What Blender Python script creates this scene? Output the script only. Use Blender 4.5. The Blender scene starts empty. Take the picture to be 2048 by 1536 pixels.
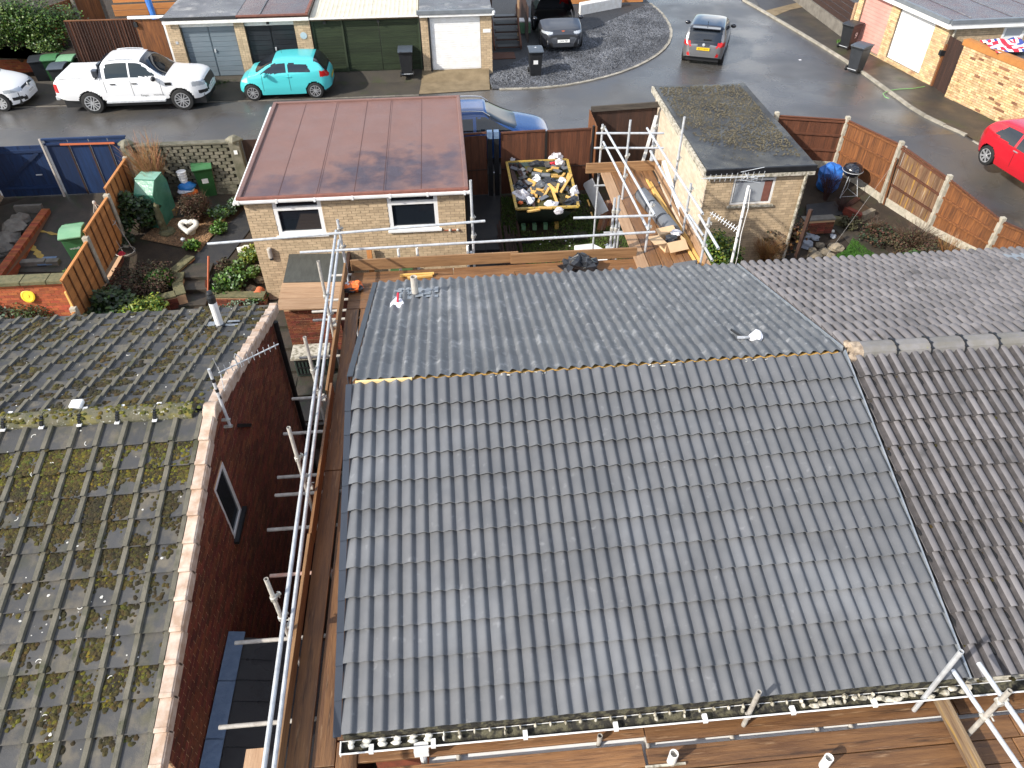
import bpy, bmesh, math, random
import numpy as np
from mathutils import Vector, Matrix, noise as mnoise

rnd = random.Random(7)
sc = bpy.context.scene
COL = sc.collection

# ------------------------------------------------------------------ camera, world, sun, exposure
H = 10.8                       # camera height above the street
FPX = 1476.117                 # focal length for a 2048 px wide frame
CR = Vector((0.9961070, -0.0880641, -0.0039344)); CU = Vector((0.0618240, 0.6660929, 0.7433021)); CF = Vector((0.0628376, 0.7406517, -0.6689443))
cam_d = bpy.data.cameras.new('camera'); cam = bpy.data.objects.new('camera', cam_d); COL.objects.link(cam)
cam_d.sensor_width = 36.0; cam_d.lens = 36.0 * FPX / 2048.0
cam_d.clip_start = 0.05; cam_d.clip_end = 500
cm = Matrix.Identity(4)
for i in range(3):
    cm[i][0] = CR[i]; cm[i][1] = CU[i]; cm[i][2] = -CF[i]
cm[2][3] = H
cam.matrix_world = cm
sc.camera = cam

SUN_EL = math.radians(35.0)
SDIR = Vector((0.88, 0.475, 0)).normalized()          # the way the light travels over the ground
W = bpy.data.worlds.new('World'); sc.world = W; W.use_nodes = True
wn = W.node_tree.nodes; wl = W.node_tree.links
for n in list(wn): wn.remove(n)
sky = wn.new('ShaderNodeTexSky'); sky.sky_type = 'NISHITA'; sky.sun_disc = False
sky.sun_elevation = SUN_EL
sky.sun_rotation = math.atan2(-SDIR.x, -SDIR.y)
sky.air_density = 1.0; sky.dust_density = 1.2; sky.ozone_density = 1.0
bg = wn.new('ShaderNodeBackground'); bg.inputs['Strength'].default_value = 0.135
wo = wn.new('ShaderNodeOutputWorld')
# broken cloud over the whole sky, the same in every direction
tc = wn.new('ShaderNodeTexCoord'); cn = wn.new('ShaderNodeTexNoise')
cn.inputs['Scale'].default_value = 3.2; cn.inputs['Detail'].default_value = 7; cn.inputs['Roughness'].default_value = 0.55
cr = wn.new('ShaderNodeValToRGB'); cr.color_ramp.elements[0].position = 0.46; cr.color_ramp.elements[1].position = 0.66
cmx = wn.new('ShaderNodeMix'); cmx.data_type = 'RGBA'
wl.new(tc.outputs['Generated'], cn.inputs['Vector']); wl.new(cn.outputs['Fac'], cr.inputs['Fac'])
wl.new(cr.outputs['Color'], cmx.inputs['Factor']); wl.new(sky.outputs['Color'], cmx.inputs[6])
cmx.inputs[7].default_value = (8.4, 8.3, 8.2, 1)
wl.new(cmx.outputs[2], bg.inputs['Color']); wl.new(bg.outputs['Background'], wo.inputs['Surface'])

sun_d = bpy.data.lights.new('sun', 'SUN'); sun = bpy.data.objects.new('sun', sun_d); COL.objects.link(sun)
sun_d.energy = 3.3; sun_d.angle = math.radians(1.0); sun_d.color = (1.0, 0.95, 0.87)
ld = Vector((SDIR.x * math.cos(SUN_EL), SDIR.y * math.cos(SUN_EL), -math.sin(SUN_EL)))
sun.rotation_euler = ld.to_track_quat('-Z', 'Y').to_euler(); sun.location = (-20, -10, 30)

sc.render.engine = 'CYCLES'
sc.view_settings.view_transform = 'Standard'; sc.view_settings.look = 'None'
sc.view_settings.gamma = 1.0; sc.view_settings.use_curve_mapping = False
sc.view_settings.exposure = 0.88

# ------------------------------------------------------------------ placing: a picture point onto a real plane
def ray(px, py): return (px - 1024) * CR - (py - 768) * CU + FPX * CF
def G(px, py, z):
    d = ray(px, py); t = (z - H) / d.z
    return Vector((t * d.x, t * d.y, z))
def GY(px, py, y):
    d = ray(px, py); t = y / d.y
    return Vector((t * d.x, y, H + t * d.z))
def GX(px, py, x):
    d = ray(px, py); t = x / d.x
    return Vector((x, t * d.y, H + t * d.z))
ZY = [-50, 12.4, 12.5, 13, 17, 23.5, 200]; ZZ = [-2.1, -2.1, -1.42, -1.4, -0.9, 0, 0]
def zg(y): return float(np.interp(y, ZY, ZZ))
def GT(px, py, h=0.0):
    d = ray(px, py); a, b = 0.0, (H + 3) / -d.z
    for _ in range(50):
        m = (a + b) / 2
        if H + m * d.z - h - zg(m * d.y) > 0: a = m
        else: b = m
    return Vector((a * d.x, a * d.y, H + a * d.z))

# ------------------------------------------------------------------ things and parts
WM = {}
def tag(o, label=None, cat=None, group=None, kind=None):
    if label: o['label'] = label
    if cat: o['category'] = cat
    if group: o['group'] = group
    if kind: o['kind'] = kind
    return o
def T(name, label, cat, loc=(0, 0, 0), rz=0.0, group=None):
    o = bpy.data.objects.new(name, None); COL.objects.link(o); o.empty_display_size = 0.2
    M = Matrix.Translation(Vector(loc)) @ Matrix.Rotation(rz, 4, 'Z')
    o.matrix_world = M; WM[o] = M
    return tag(o, label, cat, group)
def inst(name, mesh, M, parent, mat=None):
    """another object on shared mesh data, M its place in the world"""
    o = bpy.data.objects.new(name, mesh); COL.objects.link(o)
    if parent:
        o.parent = parent; o.matrix_basis = WM[parent].inverted() @ M
    else: o.matrix_basis = M
    WM[o] = M.copy()
    return o
def copy_tree(src, M, label=None, group=None):
    r = src.copy(); COL.objects.link(r); r.matrix_basis = M; WM[r] = M.copy()
    if label: r['label'] = label
    if group: r['group'] = group
    def rec(s, d):
        for ch in list(s.children):
            c = ch.copy(); COL.objects.link(c); c.parent = d; WM[c] = WM[d] @ ch.matrix_basis
            rec(ch, c)
    rec(src, r)
    return r

class MB:
    def __init__(s): s.v = []; s.f = []; s.m = []
    def add(s, vs, fs, mi=0):
        b = len(s.v); s.v += [tuple(x) for x in vs]
        for f in fs: s.f.append(tuple(i + b for i in f)); s.m.append(mi)
        return s
    def obox(s, o, a, b, c, mi=0):
        o, a, b, c = Vector(o), Vector(a), Vector(b), Vector(c)
        if a.cross(b).dot(c) < 0: a, b = b, a
        vs = [o, o + a, o + a + b, o + b, o + c, o + a + c, o + a + b + c, o + b + c]
        return s.add(vs, [(3, 2, 1, 0), (4, 5, 6, 7), (0, 1, 5, 4), (1, 2, 6, 5), (2, 3, 7, 6), (3, 0, 4, 7)], mi)
    def box(s, p0, p1, mi=0):
        lo = [min(p0[i], p1[i]) for i in range(3)]; hi = [max(p0[i], p1[i]) for i in range(3)]
        return s.obox(lo, (hi[0] - lo[0], 0, 0), (0, hi[1] - lo[1], 0), (0, 0, hi[2] - lo[2]), mi)
    def beam(s, p, q, w, t, up=(0, 0, 1), mi=0):
        p, q = Vector(p), Vector(q); d = (q - p).normalized(); up = Vector(up)
        sd = d.cross(up)
        if sd.length < 1e-4: sd = d.cross(Vector((1, 0, 0)))
        sd.normalize(); u = sd.cross(d).normalized()
        return s.obox(p - sd * w / 2 - u * t / 2, q - p, sd * w, u * t, mi)
    def tube(s, p, q, r, n=8, mi=0, r2=None, caps=True, hollow=False):
        p, q = Vector(p), Vector(q); d = (q - p).normalized(); r2 = r if r2 is None else r2
        a = d.orthogonal().normalized(); b = d.cross(a)
        vs = []
        for P, R_ in ((p, r), (q, r2)):
            for i in range(n):
                t = 2 * math.pi * i / n; vs.append(P + (a * math.cos(t) + b * math.sin(t)) * R_)
        fs = [(i, (i + 1) % n, n + (i + 1) % n, n + i) for i in range(n)]
        if hollow:
            k = len(vs)
            for P, R_, e in ((p, r, d), (q, r2, -d)):
                for i in range(n):
                    t = 2 * math.pi * i / n; vs.append(P + (a * math.cos(t) + b * math.sin(t)) * R_ * 0.8)
            for P, R_, e in ((p, r, d), (q, r2, -d)):
                for i in range(n):
                    t = 2 * math.pi * i / n; vs.append(P + e * R_ * 2.5 + (a * math.cos(t) + b * math.sin(t)) * R_ * 0.8)
            for e in range(2):
                for i in range(n):
                    j = (i + 1) % n
                    o1, o2 = e * n + i, e * n + j; i1, i2 = k + e * n + i, k + e * n + j
                    b1, b2 = k + 2 * n + e * n + i, k + 2 * n + e * n + j
                    if e == 0: fs += [(o2, o1, i1, i2), (i2, i1, b1, b2)]
                    else: fs += [(o1, o2, i2, i1), (i1, i2, b2, b1)]
                fs.append(tuple(k + 2 * n + e * n + i for i in (range(n) if e else reversed(range(n)))))
        elif caps:
            fs += [tuple(reversed(range(n))), tuple(range(n, 2 * n))]
        return s.add(vs, fs, mi)
    def path(s, pts, r, n=6, mi=0):
        pts = [Vector(p) for p in pts]; rings = []; vs = []
        for k, P in enumerate(pts):
            d = (pts[min(k + 1, len(pts) - 1)] - pts[max(k - 1, 0)]).normalized()
            a = d.orthogonal().normalized() if k == 0 else (a0 - d * a0.dot(d)).normalized()
            a0 = a; b = d.cross(a); R_ = r[k] if isinstance(r, (list, tuple)) else r
            for i in range(n):
                t = 2 * math.pi * i / n; vs.append(P + (a * math.cos(t) + b * math.sin(t)) * R_)
        fs = []
        for k in range(len(pts) - 1):
            for i in range(n):
                j = (i + 1) % n; fs.append((k * n + i, k * n + j, (k + 1) * n + j, (k + 1) * n + i))
        fs += [tuple(reversed(range(n))), tuple(range((len(pts) - 1) * n, len(pts) * n))]
        return s.add(vs, fs, mi)
    def blob(s, c, r, seg=6, rings=4, amp=0.0, mi=0, seed=None, flat=None):
        """uneven lump; flat clips the underside"""
        c = Vector(c); r = Vector(r) if not isinstance(r, (int, float)) else Vector((r, r, r))
        sd = rnd.random() * 100 if seed is None else seed
        vs = []
        for i in range(rings + 1):
            th = math.pi * i / rings
            for j in range(seg):
                ph = 2 * math.pi * (j + 0.5 * (i % 2)) / seg
                d = Vector((math.sin(th) * math.cos(ph), math.sin(th) * math.sin(ph), math.cos(th)))
                k = 1 + amp * mnoise.noise(d * 1.7 + Vector((sd, sd * 1.3, -sd)))
                P = Vector((d.x * r.x, d.y * r.y, d.z * r.z)) * k
                if flat is not None and P.z < flat: P.z = flat
                vs.append(c + P)
        fs = []
        for i in range(rings):
            for j in range(seg):
                k = (j + 1) % seg
                fs.append((i * seg + j, (i + 1) * seg + j, (i + 1) * seg + k, i * seg + k))
        return s.add(vs, fs, mi)
    def lathe(s, prof, c, n=16, mi=0, ax=None, caps=True):
        """prof = [(radius, height)], closed at both ends"""
        c = Vector(c); Rm = Matrix.Identity(3) if ax is None else Vector((0, 0, 1)).rotation_difference(Vector(ax)).to_matrix()
        vs = []
        for (r, h) in prof:
            for i in range(n):
                t = 2 * math.pi * i / n; vs.append(c + Rm @ Vector((r * math.cos(t), r * math.sin(t), h)))
        fs = []
        for k in range(len(prof) - 1):
            for i in range(n):
                j = (i + 1) % n; fs.append((k * n + i, k * n + j, (k + 1) * n + j, (k + 1) * n + i))
        if caps: fs += [tuple(reversed(range(n))), tuple(range((len(prof) - 1) * n, len(prof) * n))]
        return s.add(vs, fs, mi)
    def prism(s, poly, vec, mi=0):
        """poly = list of 3-D points in one plane, pushed along vec"""
        vec = Vector(vec); P = [Vector(p) for p in poly]; n = len(P)
        nrm = Vector((0, 0, 0))
        for i in range(n): nrm += P[i].cross(P[(i + 1) % n])
        if nrm.dot(vec) < 0: P.reverse()
        vs = P + [p + vec for p in P]
        fs = [tuple(reversed(range(n))), tuple(range(n, 2 * n))] + [(i, (i + 1) % n, n + (i + 1) % n, n + i) for i in range(n)]
        return s.add(vs, fs, mi)
    def mesh(s, name, mats, Mi=None, smooth=False):
        me = bpy.data.meshes.new(name)
        vs = s.v if Mi is None else [tuple(Mi @ Vector(x)) for x in s.v]
        me.from_pydata(vs, [], s.f)
        for m in (mats if isinstance(mats, (list, tuple)) else [mats]): me.materials.append(m)
        me.polygons.foreach_set('material_index', s.m)
        if smooth: me.polygons.foreach_set('use_smooth', [True] * len(me.polygons))
        me.update()
        return me
    def build(s, name, mats, parent=None, smooth=False, bevel=0.0):
        Mi = WM[parent].inverted() if parent else None
        me = s.mesh(name, mats, Mi, smooth)
        o = bpy.data.objects.new(name, me); COL.objects.link(o)
        if parent: o.parent = parent; WM[o] = WM[parent].copy()
        else: WM[o] = Matrix.Identity(4)
        if bevel:
            b = o.modifiers.new('bevel', 'BEVEL'); b.width = bevel; b.segments = 2; b.limit_method = 'ANGLE'
        return o

# ------------------------------------------------------------------ materials
def S(r, g, b, k=1.0):
    f = lambda c: ((c / 255 + 0.055) / 1.055) ** 2.4 if c > 10 else c / 255 / 12.92
    return (f(r) * k, f(g) * k, f(b) * k)
def mat(name, c1, c2=None, scale=6.0, rough=0.7, isl=0.0, bump=0.0, bscale=40.0, stretch=(1, 1, 1), metal=0.0,
        spots=None, spec=0.5, lo=0.35, hi=0.65, rough2=None, detail=5.0, hue=0.0, coat=0.0, extra=None, local=False):
    m = bpy.data.materials.new(name); m.use_nodes = True
    N, L = m.node_tree.nodes, m.node_tree.links
    b = N['Principled BSDF']; b.inputs['Roughness'].default_value = rough; b.inputs['Metallic'].default_value = metal
    b.inputs['Specular IOR Level'].default_value = spec
    if coat: b.inputs['Coat Weight'].default_value = coat; b.inputs['Coat Roughness'].default_value = 0.05
    if local: pos = N.new('ShaderNodeTexCoord').outputs['Object']
    else: pos = N.new('ShaderNodeNewGeometry').outputs['Position']
    mp = N.new('ShaderNodeMapping'); mp.inputs['Scale'].default_value = stretch; L.new(pos, mp.inputs['Vector'])
    geo = N.new('ShaderNodeNewGeometry'); oi = N.new('ShaderNodeObjectInfo')
    ad = N.new('ShaderNodeMath'); ad.operation = 'ADD'; L.new(geo.outputs['Random Per Island'], ad.inputs[0]); L.new(oi.outputs['Random'], ad.inputs[1])
    fr = N.new('ShaderNodeMath'); fr.operation = 'FRACT'; L.new(ad.outputs[0], fr.inputs[0])
    def noise_f(sc_, det=detail, vec=mp.outputs['Vector']):
        n = N.new('ShaderNodeTexNoise'); n.inputs['Scale'].default_value = sc_; n.inputs['Detail'].default_value = det
        n.inputs['Roughness'].default_value = 0.6
        L.new(vec, n.inputs['Vector']); return n.outputs['Fac']
    def mapr(val, a, b_, c=0.0, d=1.0):
        r = N.new('ShaderNodeMapRange'); L.new(val, r.inputs['Value'])
        r.inputs['From Min'].default_value = a; r.inputs['From Max'].default_value = b_
        r.inputs['To Min'].default_value = c; r.inputs['To Max'].default_value = d; return r.outputs['Result']
    def mix(fac, A, B, blend='MIX'):
        x = N.new('ShaderNodeMix'); x.data_type = 'RGBA'; x.blend_type = blend
        if isinstance(fac, float): x.inputs['Factor'].default_value = fac
        else: L.new(fac, x.inputs['Factor'])
        for k, v in ((6, A), (7, B)):
            if isinstance(v, tuple): x.inputs[k].default_value = (*v[:3], 1)
            else: L.new(v, x.inputs[k])
        return x.outputs[2]
    col = tuple(c1)
    nf = noise_f(scale)
    if c2: col = mix(mapr(nf, lo, hi), tuple(c1), tuple(c2))
    if spots:                                   # [(colour, scale, low, high, amount)]
        for (sc_c, s_s, a, b_, amt) in spots:
            col = mix(mapr(noise_f(s_s, 4.0), a, b_, 0.0, amt), col, tuple(sc_c))
    for (cx, cy, rx, ry, sc_c, amt) in (extra or ()):   # one stain with its own place and soft uneven edge
        m2 = N.new('ShaderNodeMapping'); m2.vector_type = 'POINT'
        m2.inputs['Location'].default_value = (-cx / rx, -cy / ry, 0); m2.inputs['Scale'].default_value = (1 / rx, 1 / ry, 0)
        L.new(pos, m2.inputs['Vector']); ln = N.new('ShaderNodeVectorMath'); ln.operation = 'LENGTH'; L.new(m2.outputs['Vector'], ln.inputs[0])
        a2 = N.new('ShaderNodeMath'); a2.operation = 'ADD'; L.new(ln.outputs['Value'], a2.inputs[0]); L.new(mapr(noise_f(2.2, 4.0), 0.3, 0.7, -0.55, 0.55), a2.inputs[1])
        col = mix(mapr(a2.outputs[0], 1.25, 0.2, 0.0, amt), col, tuple(sc_c))
    if isl:
        hsv = N.new('ShaderNodeHueSaturation')
        if isinstance(col, tuple): hsv.inputs['Color'].default_value = (*col, 1)
        else: L.new(col, hsv.inputs['Color'])
        L.new(mapr(fr.outputs[0], 0, 1, 1 - isl, 1 + isl), hsv.inputs['Value'])
        if hue:
            wn_ = N.new('ShaderNodeTexWhiteNoise'); wn_.noise_dimensions = '1D'; L.new(fr.outputs[0], wn_.inputs['W'])
            L.new(mapr(wn_.outputs['Value'], 0, 1, 0.5 - hue, 0.5 + hue), hsv.inputs['Hue'])
        col = hsv.outputs['Color']
    if isinstance(col, tuple): b.inputs['Base Color'].default_value = (*col, 1)
    else: L.new(col, b.inputs['Base Color'])
    if rough2 is not None: L.new(mapr(noise_f(scale * 0.5, 3.0), 0.4, 0.62, rough, rough2), b.inputs['Roughness'])
    if bump:
        bp = N.new('ShaderNodeBump'); bp.inputs['Strength'].default_value = min(1.0, bump); bp.inputs['Distance'].default_value = 0.02 * max(1, bump)
        L.new(noise_f(bscale, 4.0), bp.inputs['Height']); L.new(bp.outputs['Normal'], b.inputs['Normal'])
    return m

MT = {}
def defmat(key, *a, **k): MT[key] = mat(key, *a, **k)
defmat('new_tile', (0.092, 0.095, 0.100), (0.112, 0.114, 0.119), 2.5, rough=0.36, isl=0.045, bump=0.12, bscale=160, spec=0.5, rough2=0.5,
       spots=[((0.19, 0.2, 0.215), 0.55, 0.5, 0.68, 0.5), ((0.34, 0.34, 0.35), 9.0, 0.62, 0.8, 0.35)])
defmat('new_tile_dusty', (0.085, 0.09, 0.098), (0.12, 0.125, 0.13), 2.5, rough=0.42, isl=0.12, bump=0.12, bscale=160, rough2=0.55,
       spots=[((0.42, 0.42, 0.42), 7.0, 0.56, 0.78, 0.5), ((0.6, 0.6, 0.6), 22.0, 0.66, 0.78, 0.6)],
       extra=[(-.35, 9.75, .55, .7, (.42, .42, .43), .2), (.15, 8.9, .35, 1.1, (.4, .4, .41), .16)])
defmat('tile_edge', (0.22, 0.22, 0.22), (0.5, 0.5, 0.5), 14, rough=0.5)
defmat('lap_shade_dirt', (0.012, 0.012, 0.013), rough=0.9)  # near-black that paints lap shade under tile lips; also colours the dirt
defmat('verge_slate', (0.03, 0.037, 0.05), (0.036, 0.043, 0.056), 5, rough=0.4, isl=0.08)
defmat('right_tile', (0.13, 0.121, 0.123), (0.175, 0.162, 0.162), 3.0, rough=0.75, isl=0.15, bump=0.35, bscale=110,
       spots=[((0.03, 0.028, 0.025), 3.4, 0.56, 0.74, 0.6), ((0.11, 0.10, 0.02), 11, 0.68, 0.76, 0.6)])
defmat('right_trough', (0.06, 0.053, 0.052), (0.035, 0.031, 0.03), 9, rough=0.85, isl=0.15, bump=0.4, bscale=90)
defmat('left_rib', (0.15, 0.135, 0.10), (0.095, 0.088, 0.065), 6, rough=0.85, isl=0.1, bump=0.5, bscale=90, spots=[((0.05, 0.055, 0.02), 3.0, 0.56, 0.7, 0.7)])
defmat('right_ridge', (0.2, 0.19, 0.19), (0.16, 0.15, 0.13), 6, rough=0.8, isl=0.08, bump=0.3, bscale=90, spots=[((0.2, 0.19, 0.06), 14, 0.66, 0.76, 0.7)])
defmat('mortar', S(178, 160, 138), S(120, 105, 90), 14, rough=0.9, bump=0.6, bscale=60)
defmat('left_tile', (0.044, 0.045, 0.048), (0.066, 0.062, 0.056), 4, rough=0.72, isl=0.14, bump=0.3, bscale=120,
       spots=[((0.15, 0.125, 0.085), 4.0, 0.5, 0.68, 0.65), ((0.04, 0.042, 0.018), 2.4, 0.54, 0.72, 0.6), ((0.5, 0.5, 0.46), 19, 0.74, 0.79, 0.8)])
defmat('left_ridge', (0.13, 0.115, 0.075), (0.075, 0.075, 0.04), 8, rough=0.9, isl=0.1, bump=0.6, bscale=60,
       spots=[((0.19, 0.16, 0.02), 5, 0.5, 0.66, 0.8), ((0.5, 0.5, 0.45), 22, 0.6, 0.7, 0.8)])
defmat('moss', (0.026, 0.021, 0.007), (0.075, 0.055, 0.008), 3.2, rough=0.95, isl=0.5, bump=0.9, bscale=120, hue=0.03)
defmat('moss_bright', (0.14, 0.11, 0.006), (0.06, 0.07, 0.008), 5, rough=0.95, isl=0.35, bump=0.9, bscale=120, hue=0.03)
defmat('lichen', (0.62, 0.6, 0.54), rough=0.9)
defmat('verge_cream', S(196, 178, 162), S(165, 138, 116), 7, rough=0.7, isl=0.07, bump=0.15, spots=[((0.2, 0.15, 0.06), 9, 0.62, 0.78, 0.6)])
defmat('red_brick', (0.20, 0.05, 0.022), (0.12, 0.034, 0.017), 9, rough=0.85, isl=0.35, bump=0.4, bscale=90, hue=0.012)
defmat('red_mortar', (0.52, 0.32, 0.18), rough=0.95)
defmat('orange_brick', (0.40, 0.105, 0.035), (0.29, 0.075, 0.03), 7, rough=0.85, isl=0.25, bump=0.4, bscale=90, hue=0.012)
defmat('orange_mortar', (0.23, 0.12, 0.07), rough=0.95)
defmat('buff_brick', (0.53, 0.40, 0.255), (0.43, 0.32, 0.2), 5, rough=0.85, isl=0.14, bump=0.35, bscale=90,
       spots=[((0.16, 0.12, 0.08), 1.3, 0.6, 0.78, 0.45)])
defmat('buff_mortar', (0.28, 0.215, 0.145), rough=0.95, c2=(0.17, 0.13, 0.09), scale=3)
defmat('sunlit_buff_brick', (0.64, 0.54, 0.42), (0.56, 0.45, 0.33), 3, rough=0.85, isl=0.1, bump=0.3, bscale=90, spots=[((0.45, 0.3, 0.15), 1.2, 0.56, 0.75, 0.6)])  # buff brick lightened: sunlight on the side wall put into the colour
defmat('yellow_brick', (0.60, 0.43, 0.24), (0.50, 0.33, 0.16), 6, rough=0.85, isl=0.28, bump=0.4, bscale=90, hue=0.012,
       spots=[((0.3, 0.13, 0.05), 1.6, 0.55, 0.7, 0.7)])
defmat('yellow_mortar', (0.26, 0.15, 0.07), rough=0.95)
defmat('burnt_brick', (0.26, 0.12, 0.06), (0.18, 0.08, 0.045), 8, rough=0.85, isl=0.3)
defmat('trim_grey', (0.13, 0.145, 0.16), (0.17, 0.185, 0.2), 4, rough=0.4)
defmat('screen_block', (0.19, 0.172, 0.128), (0.10, 0.096, 0.064), 5, rough=0.9, isl=0.15, bump=0.4, bscale=70, spots=[((0.09, 0.09, 0.05), 2.2, 0.5, 0.7, 0.6)])
defmat('concrete', (0.5, 0.45, 0.36), (0.33, 0.30, 0.23), 7, rough=0.9, bump=0.4, bscale=60, isl=0.08, spots=[((0.1, 0.1, 0.05), 6, 0.6, 0.75, 0.6)])
defmat('grey_concrete', (0.19, 0.17, 0.14), (0.12, 0.105, 0.085), 4, rough=0.85, bump=0.4, bscale=50, isl=0.15)
defmat('dark_slab', (0.018, 0.018, 0.02), (0.03, 0.028, 0.026), 4, rough=0.5, bump=0.3, bscale=50, isl=0.2)
defmat('brown_slab', (0.055, 0.043, 0.03), (0.03, 0.026, 0.02), 3, rough=0.6, bump=0.4, bscale=40, isl=0.2, spots=[((0.04, 0.05, 0.015), 3, 0.55, 0.7, 0.6)])
defmat('felt_red', (0.195, 0.105, 0.085), (0.17, 0.09, 0.073), 3, rough=0.6, isl=0.05, bump=0.35, bscale=220, rough2=0.42,
       spots=[((0.27, 0.14, 0.115), 40, 0.55, 0.7, 0.5)],
       extra=[(-4.55, 17.35, .75, .8, (.075, .052, .068), .75), (-3.45, 17.5, .8, .8, (.07, .05, .065), .75), (-2.5, 17.9, .65, 1.1, (.05, .038, .055), .9), (-1.55, 18.0, .7, 1.4, (.05, .038, .055), .95), (-.7, 18.1, .6, 1.2, (.055, .042, .06), .85), (.0, 18.4, .35, 1.3, (.06, .048, .066), .75)])
defmat('felt_lap', (0.07, 0.03, 0.025), rough=0.8)
defmat('felt_edge', (0.22, 0.085, 0.06), (0.16, 0.062, 0.045), 8, rough=0.8, bump=0.35, bscale=120)
defmat('felt_dark', (0.03, 0.03, 0.032), (0.018, 0.018, 0.02), 2.5, rough=0.45, bump=0.4, bscale=120, rough2=0.22, isl=0.05)
defmat('felt_moss', (0.026, 0.026, 0.027), (0.05, 0.045, 0.035), 1.6, rough=0.5, bump=0.5, bscale=60, rough2=0.16, lo=0.42, hi=0.6,
       spots=[((0.09, 0.08, 0.055), 16, 0.56, 0.68, 0.6)])
defmat('roof_moss', (0.10, 0.085, 0.055), (0.06, 0.052, 0.032), 3, rough=0.95, isl=0.5)
defmat('felt_grey', (0.14, 0.14, 0.15), (0.08, 0.08, 0.085), 3, rough=0.5, bump=0.4, bscale=120, rough2=0.25, spots=[((0.5, 0.48, 0.44), 1.2, 0.55, 0.7, 0.5)])
defmat('felt_green', (0.075, 0.078, 0.068), (0.055, 0.057, 0.05), 3, rough=0.75, bump=0.5, bscale=150, stretch=(4, 1, 1))
defmat('felt_wine', (0.09, 0.03, 0.02), (0.05, 0.02, 0.016), 2, rough=0.25, bump=0.2, bscale=80, rough2=0.12)
defmat('cream_sheet', (0.66, 0.61, 0.48), (0.55, 0.5, 0.38), 2, rough=0.6, isl=0.06)
defmat('upvc', (0.82, 0.82, 0.82), rough=0.35, c2=(0.74, 0.73, 0.70), scale=4)
defmat('white_paint', (0.8, 0.79, 0.76), (0.68, 0.65, 0.6), 6, rough=0.5)
defmat('old_white', (0.5, 0.46, 0.38), (0.2, 0.18, 0.13), 12, rough=0.8, lo=0.42, hi=0.6)
defmat('black_grime', (0.02, 0.018, 0.014), (0.11, 0.10, 0.06), 12, rough=0.8, bump=0.6, lo=0.45, hi=0.6, bscale=50)
defmat('galv', (0.56, 0.58, 0.6), (0.42, 0.43, 0.44), 12, rough=0.42, metal=0.25, spots=[((0.62, 0.6, 0.55), 9, 0.6, 0.7, 0.6)], isl=0.1)
defmat('galv_dirty', (0.50, 0.47, 0.42), (0.34, 0.31, 0.27), 14, rough=0.6, metal=0.15, isl=0.15)
defmat('galv_rust', (0.42, 0.22, 0.16), (0.48, 0.36, 0.3), 10, rough=0.65, isl=0.1)
defmat('coupler', (0.55, 0.54, 0.5), (0.3, 0.27, 0.22), 25, rough=0.5, metal=0.3)
WG = dict(rough=0.75, bump=0.35)
for nm, st in (('x', (0.6, 9, 9)), ('y', (9, 0.6, 9)), ('z', (9, 9, 0.6))):
    defmat('board_' + nm, (0.225, 0.11, 0.043), (0.13, 0.062, 0.028), 3.0, stretch=st, bscale=14, isl=0.22, rough=0.6, bump=0.35,
           spots=[((0.035, 0.02, 0.012), 2.6, 0.58, 0.70, 0.8), ((0.42, 0.27, 0.15), 4.5, 0.6, 0.72, 0.6)], rough2=0.4)
    defmat('pale_board_' + nm, (0.42, 0.27, 0.16), (0.32, 0.19, 0.105), 3.0, stretch=st, bscale=14, isl=0.15, rough=0.75, bump=0.3)
    defmat('toe_' + nm, (0.36, 0.2, 0.09), (0.22, 0.115, 0.05), 3.0, stretch=st, bscale=14, isl=0.15, rough=0.7, bump=0.3,
           spots=[((0.1, 0.085, 0.07), 1.2, 0.6, 0.72, 0.5)])
    defmat('fence_' + nm, (0.23, 0.085, 0.024), (0.10, 0.036, 0.013), 2.6, stretch=st, bscale=16, isl=0.25, rough=0.8, bump=0.4,
           spots=[((0.05, 0.022, 0.012), 0.8, 0.56, 0.72, 0.5)])
    defmat('brown_fence_' + nm, (0.125, 0.042, 0.018), (0.075, 0.027, 0.013), 2.6, stretch=st, bscale=16, isl=0.3, rough=0.75, bump=0.4)
    defmat('dark_wood_' + nm, (0.052, 0.022, 0.013), (0.028, 0.014, 0.010), 2.6, stretch=st, bscale=16, isl=0.3, rough=0.7, bump=0.4)
    defmat('streaky_' + nm, (0.10, 0.045, 0.022), (0.2, 0.12, 0.065), 2.2, stretch=st, bscale=16, isl=0.3, rough=0.8, bump=0.4, spots=[((0.36, 0.2, 0.03), 1.4, 0.58, 0.66, 0.7), ((0.4, 0.34, 0.26), 1.9, 0.62, 0.72, 0.6)])
    defmat('orange_fence_' + nm, (0.52, 0.22, 0.065), (0.42, 0.165, 0.048), 2.6, stretch=st, bscale=16, isl=0.15, rough=0.8, bump=0.4)
    defmat('weathered_' + nm, (0.12, 0.07, 0.04), (0.27, 0.19, 0.11), 2.6, stretch=st, bscale=16, isl=0.3, rough=0.8, bump=0.4,
           spots=[((0.5, 0.3, 0.03), 1.7, 0.55, 0.66, 0.6)])
    defmat('batten_' + nm, (0.74, 0.47, 0.15), (0.64, 0.36, 0.09), 3, stretch=st, rough=0.65, isl=0.15, bscale=18, bump=0.2)
    defmat('blue_wood_' + nm, (0.006, 0.026, 0.085), (0.004, 0.015, 0.05), 2.4, stretch=st, bscale=16, isl=0.25, rough=0.6, bump=0.3)
    defmat('green_wood_' + nm, (0.028, 0.042, 0.018), (0.018, 0.028, 0.013), 2.4, stretch=st, bscale=16, isl=0.2, rough=0.7, bump=0.3)
defmat('cream_batten', (0.8, 0.6, 0.3), (0.74, 0.52, 0.22), 4, rough=0.7)
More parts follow.
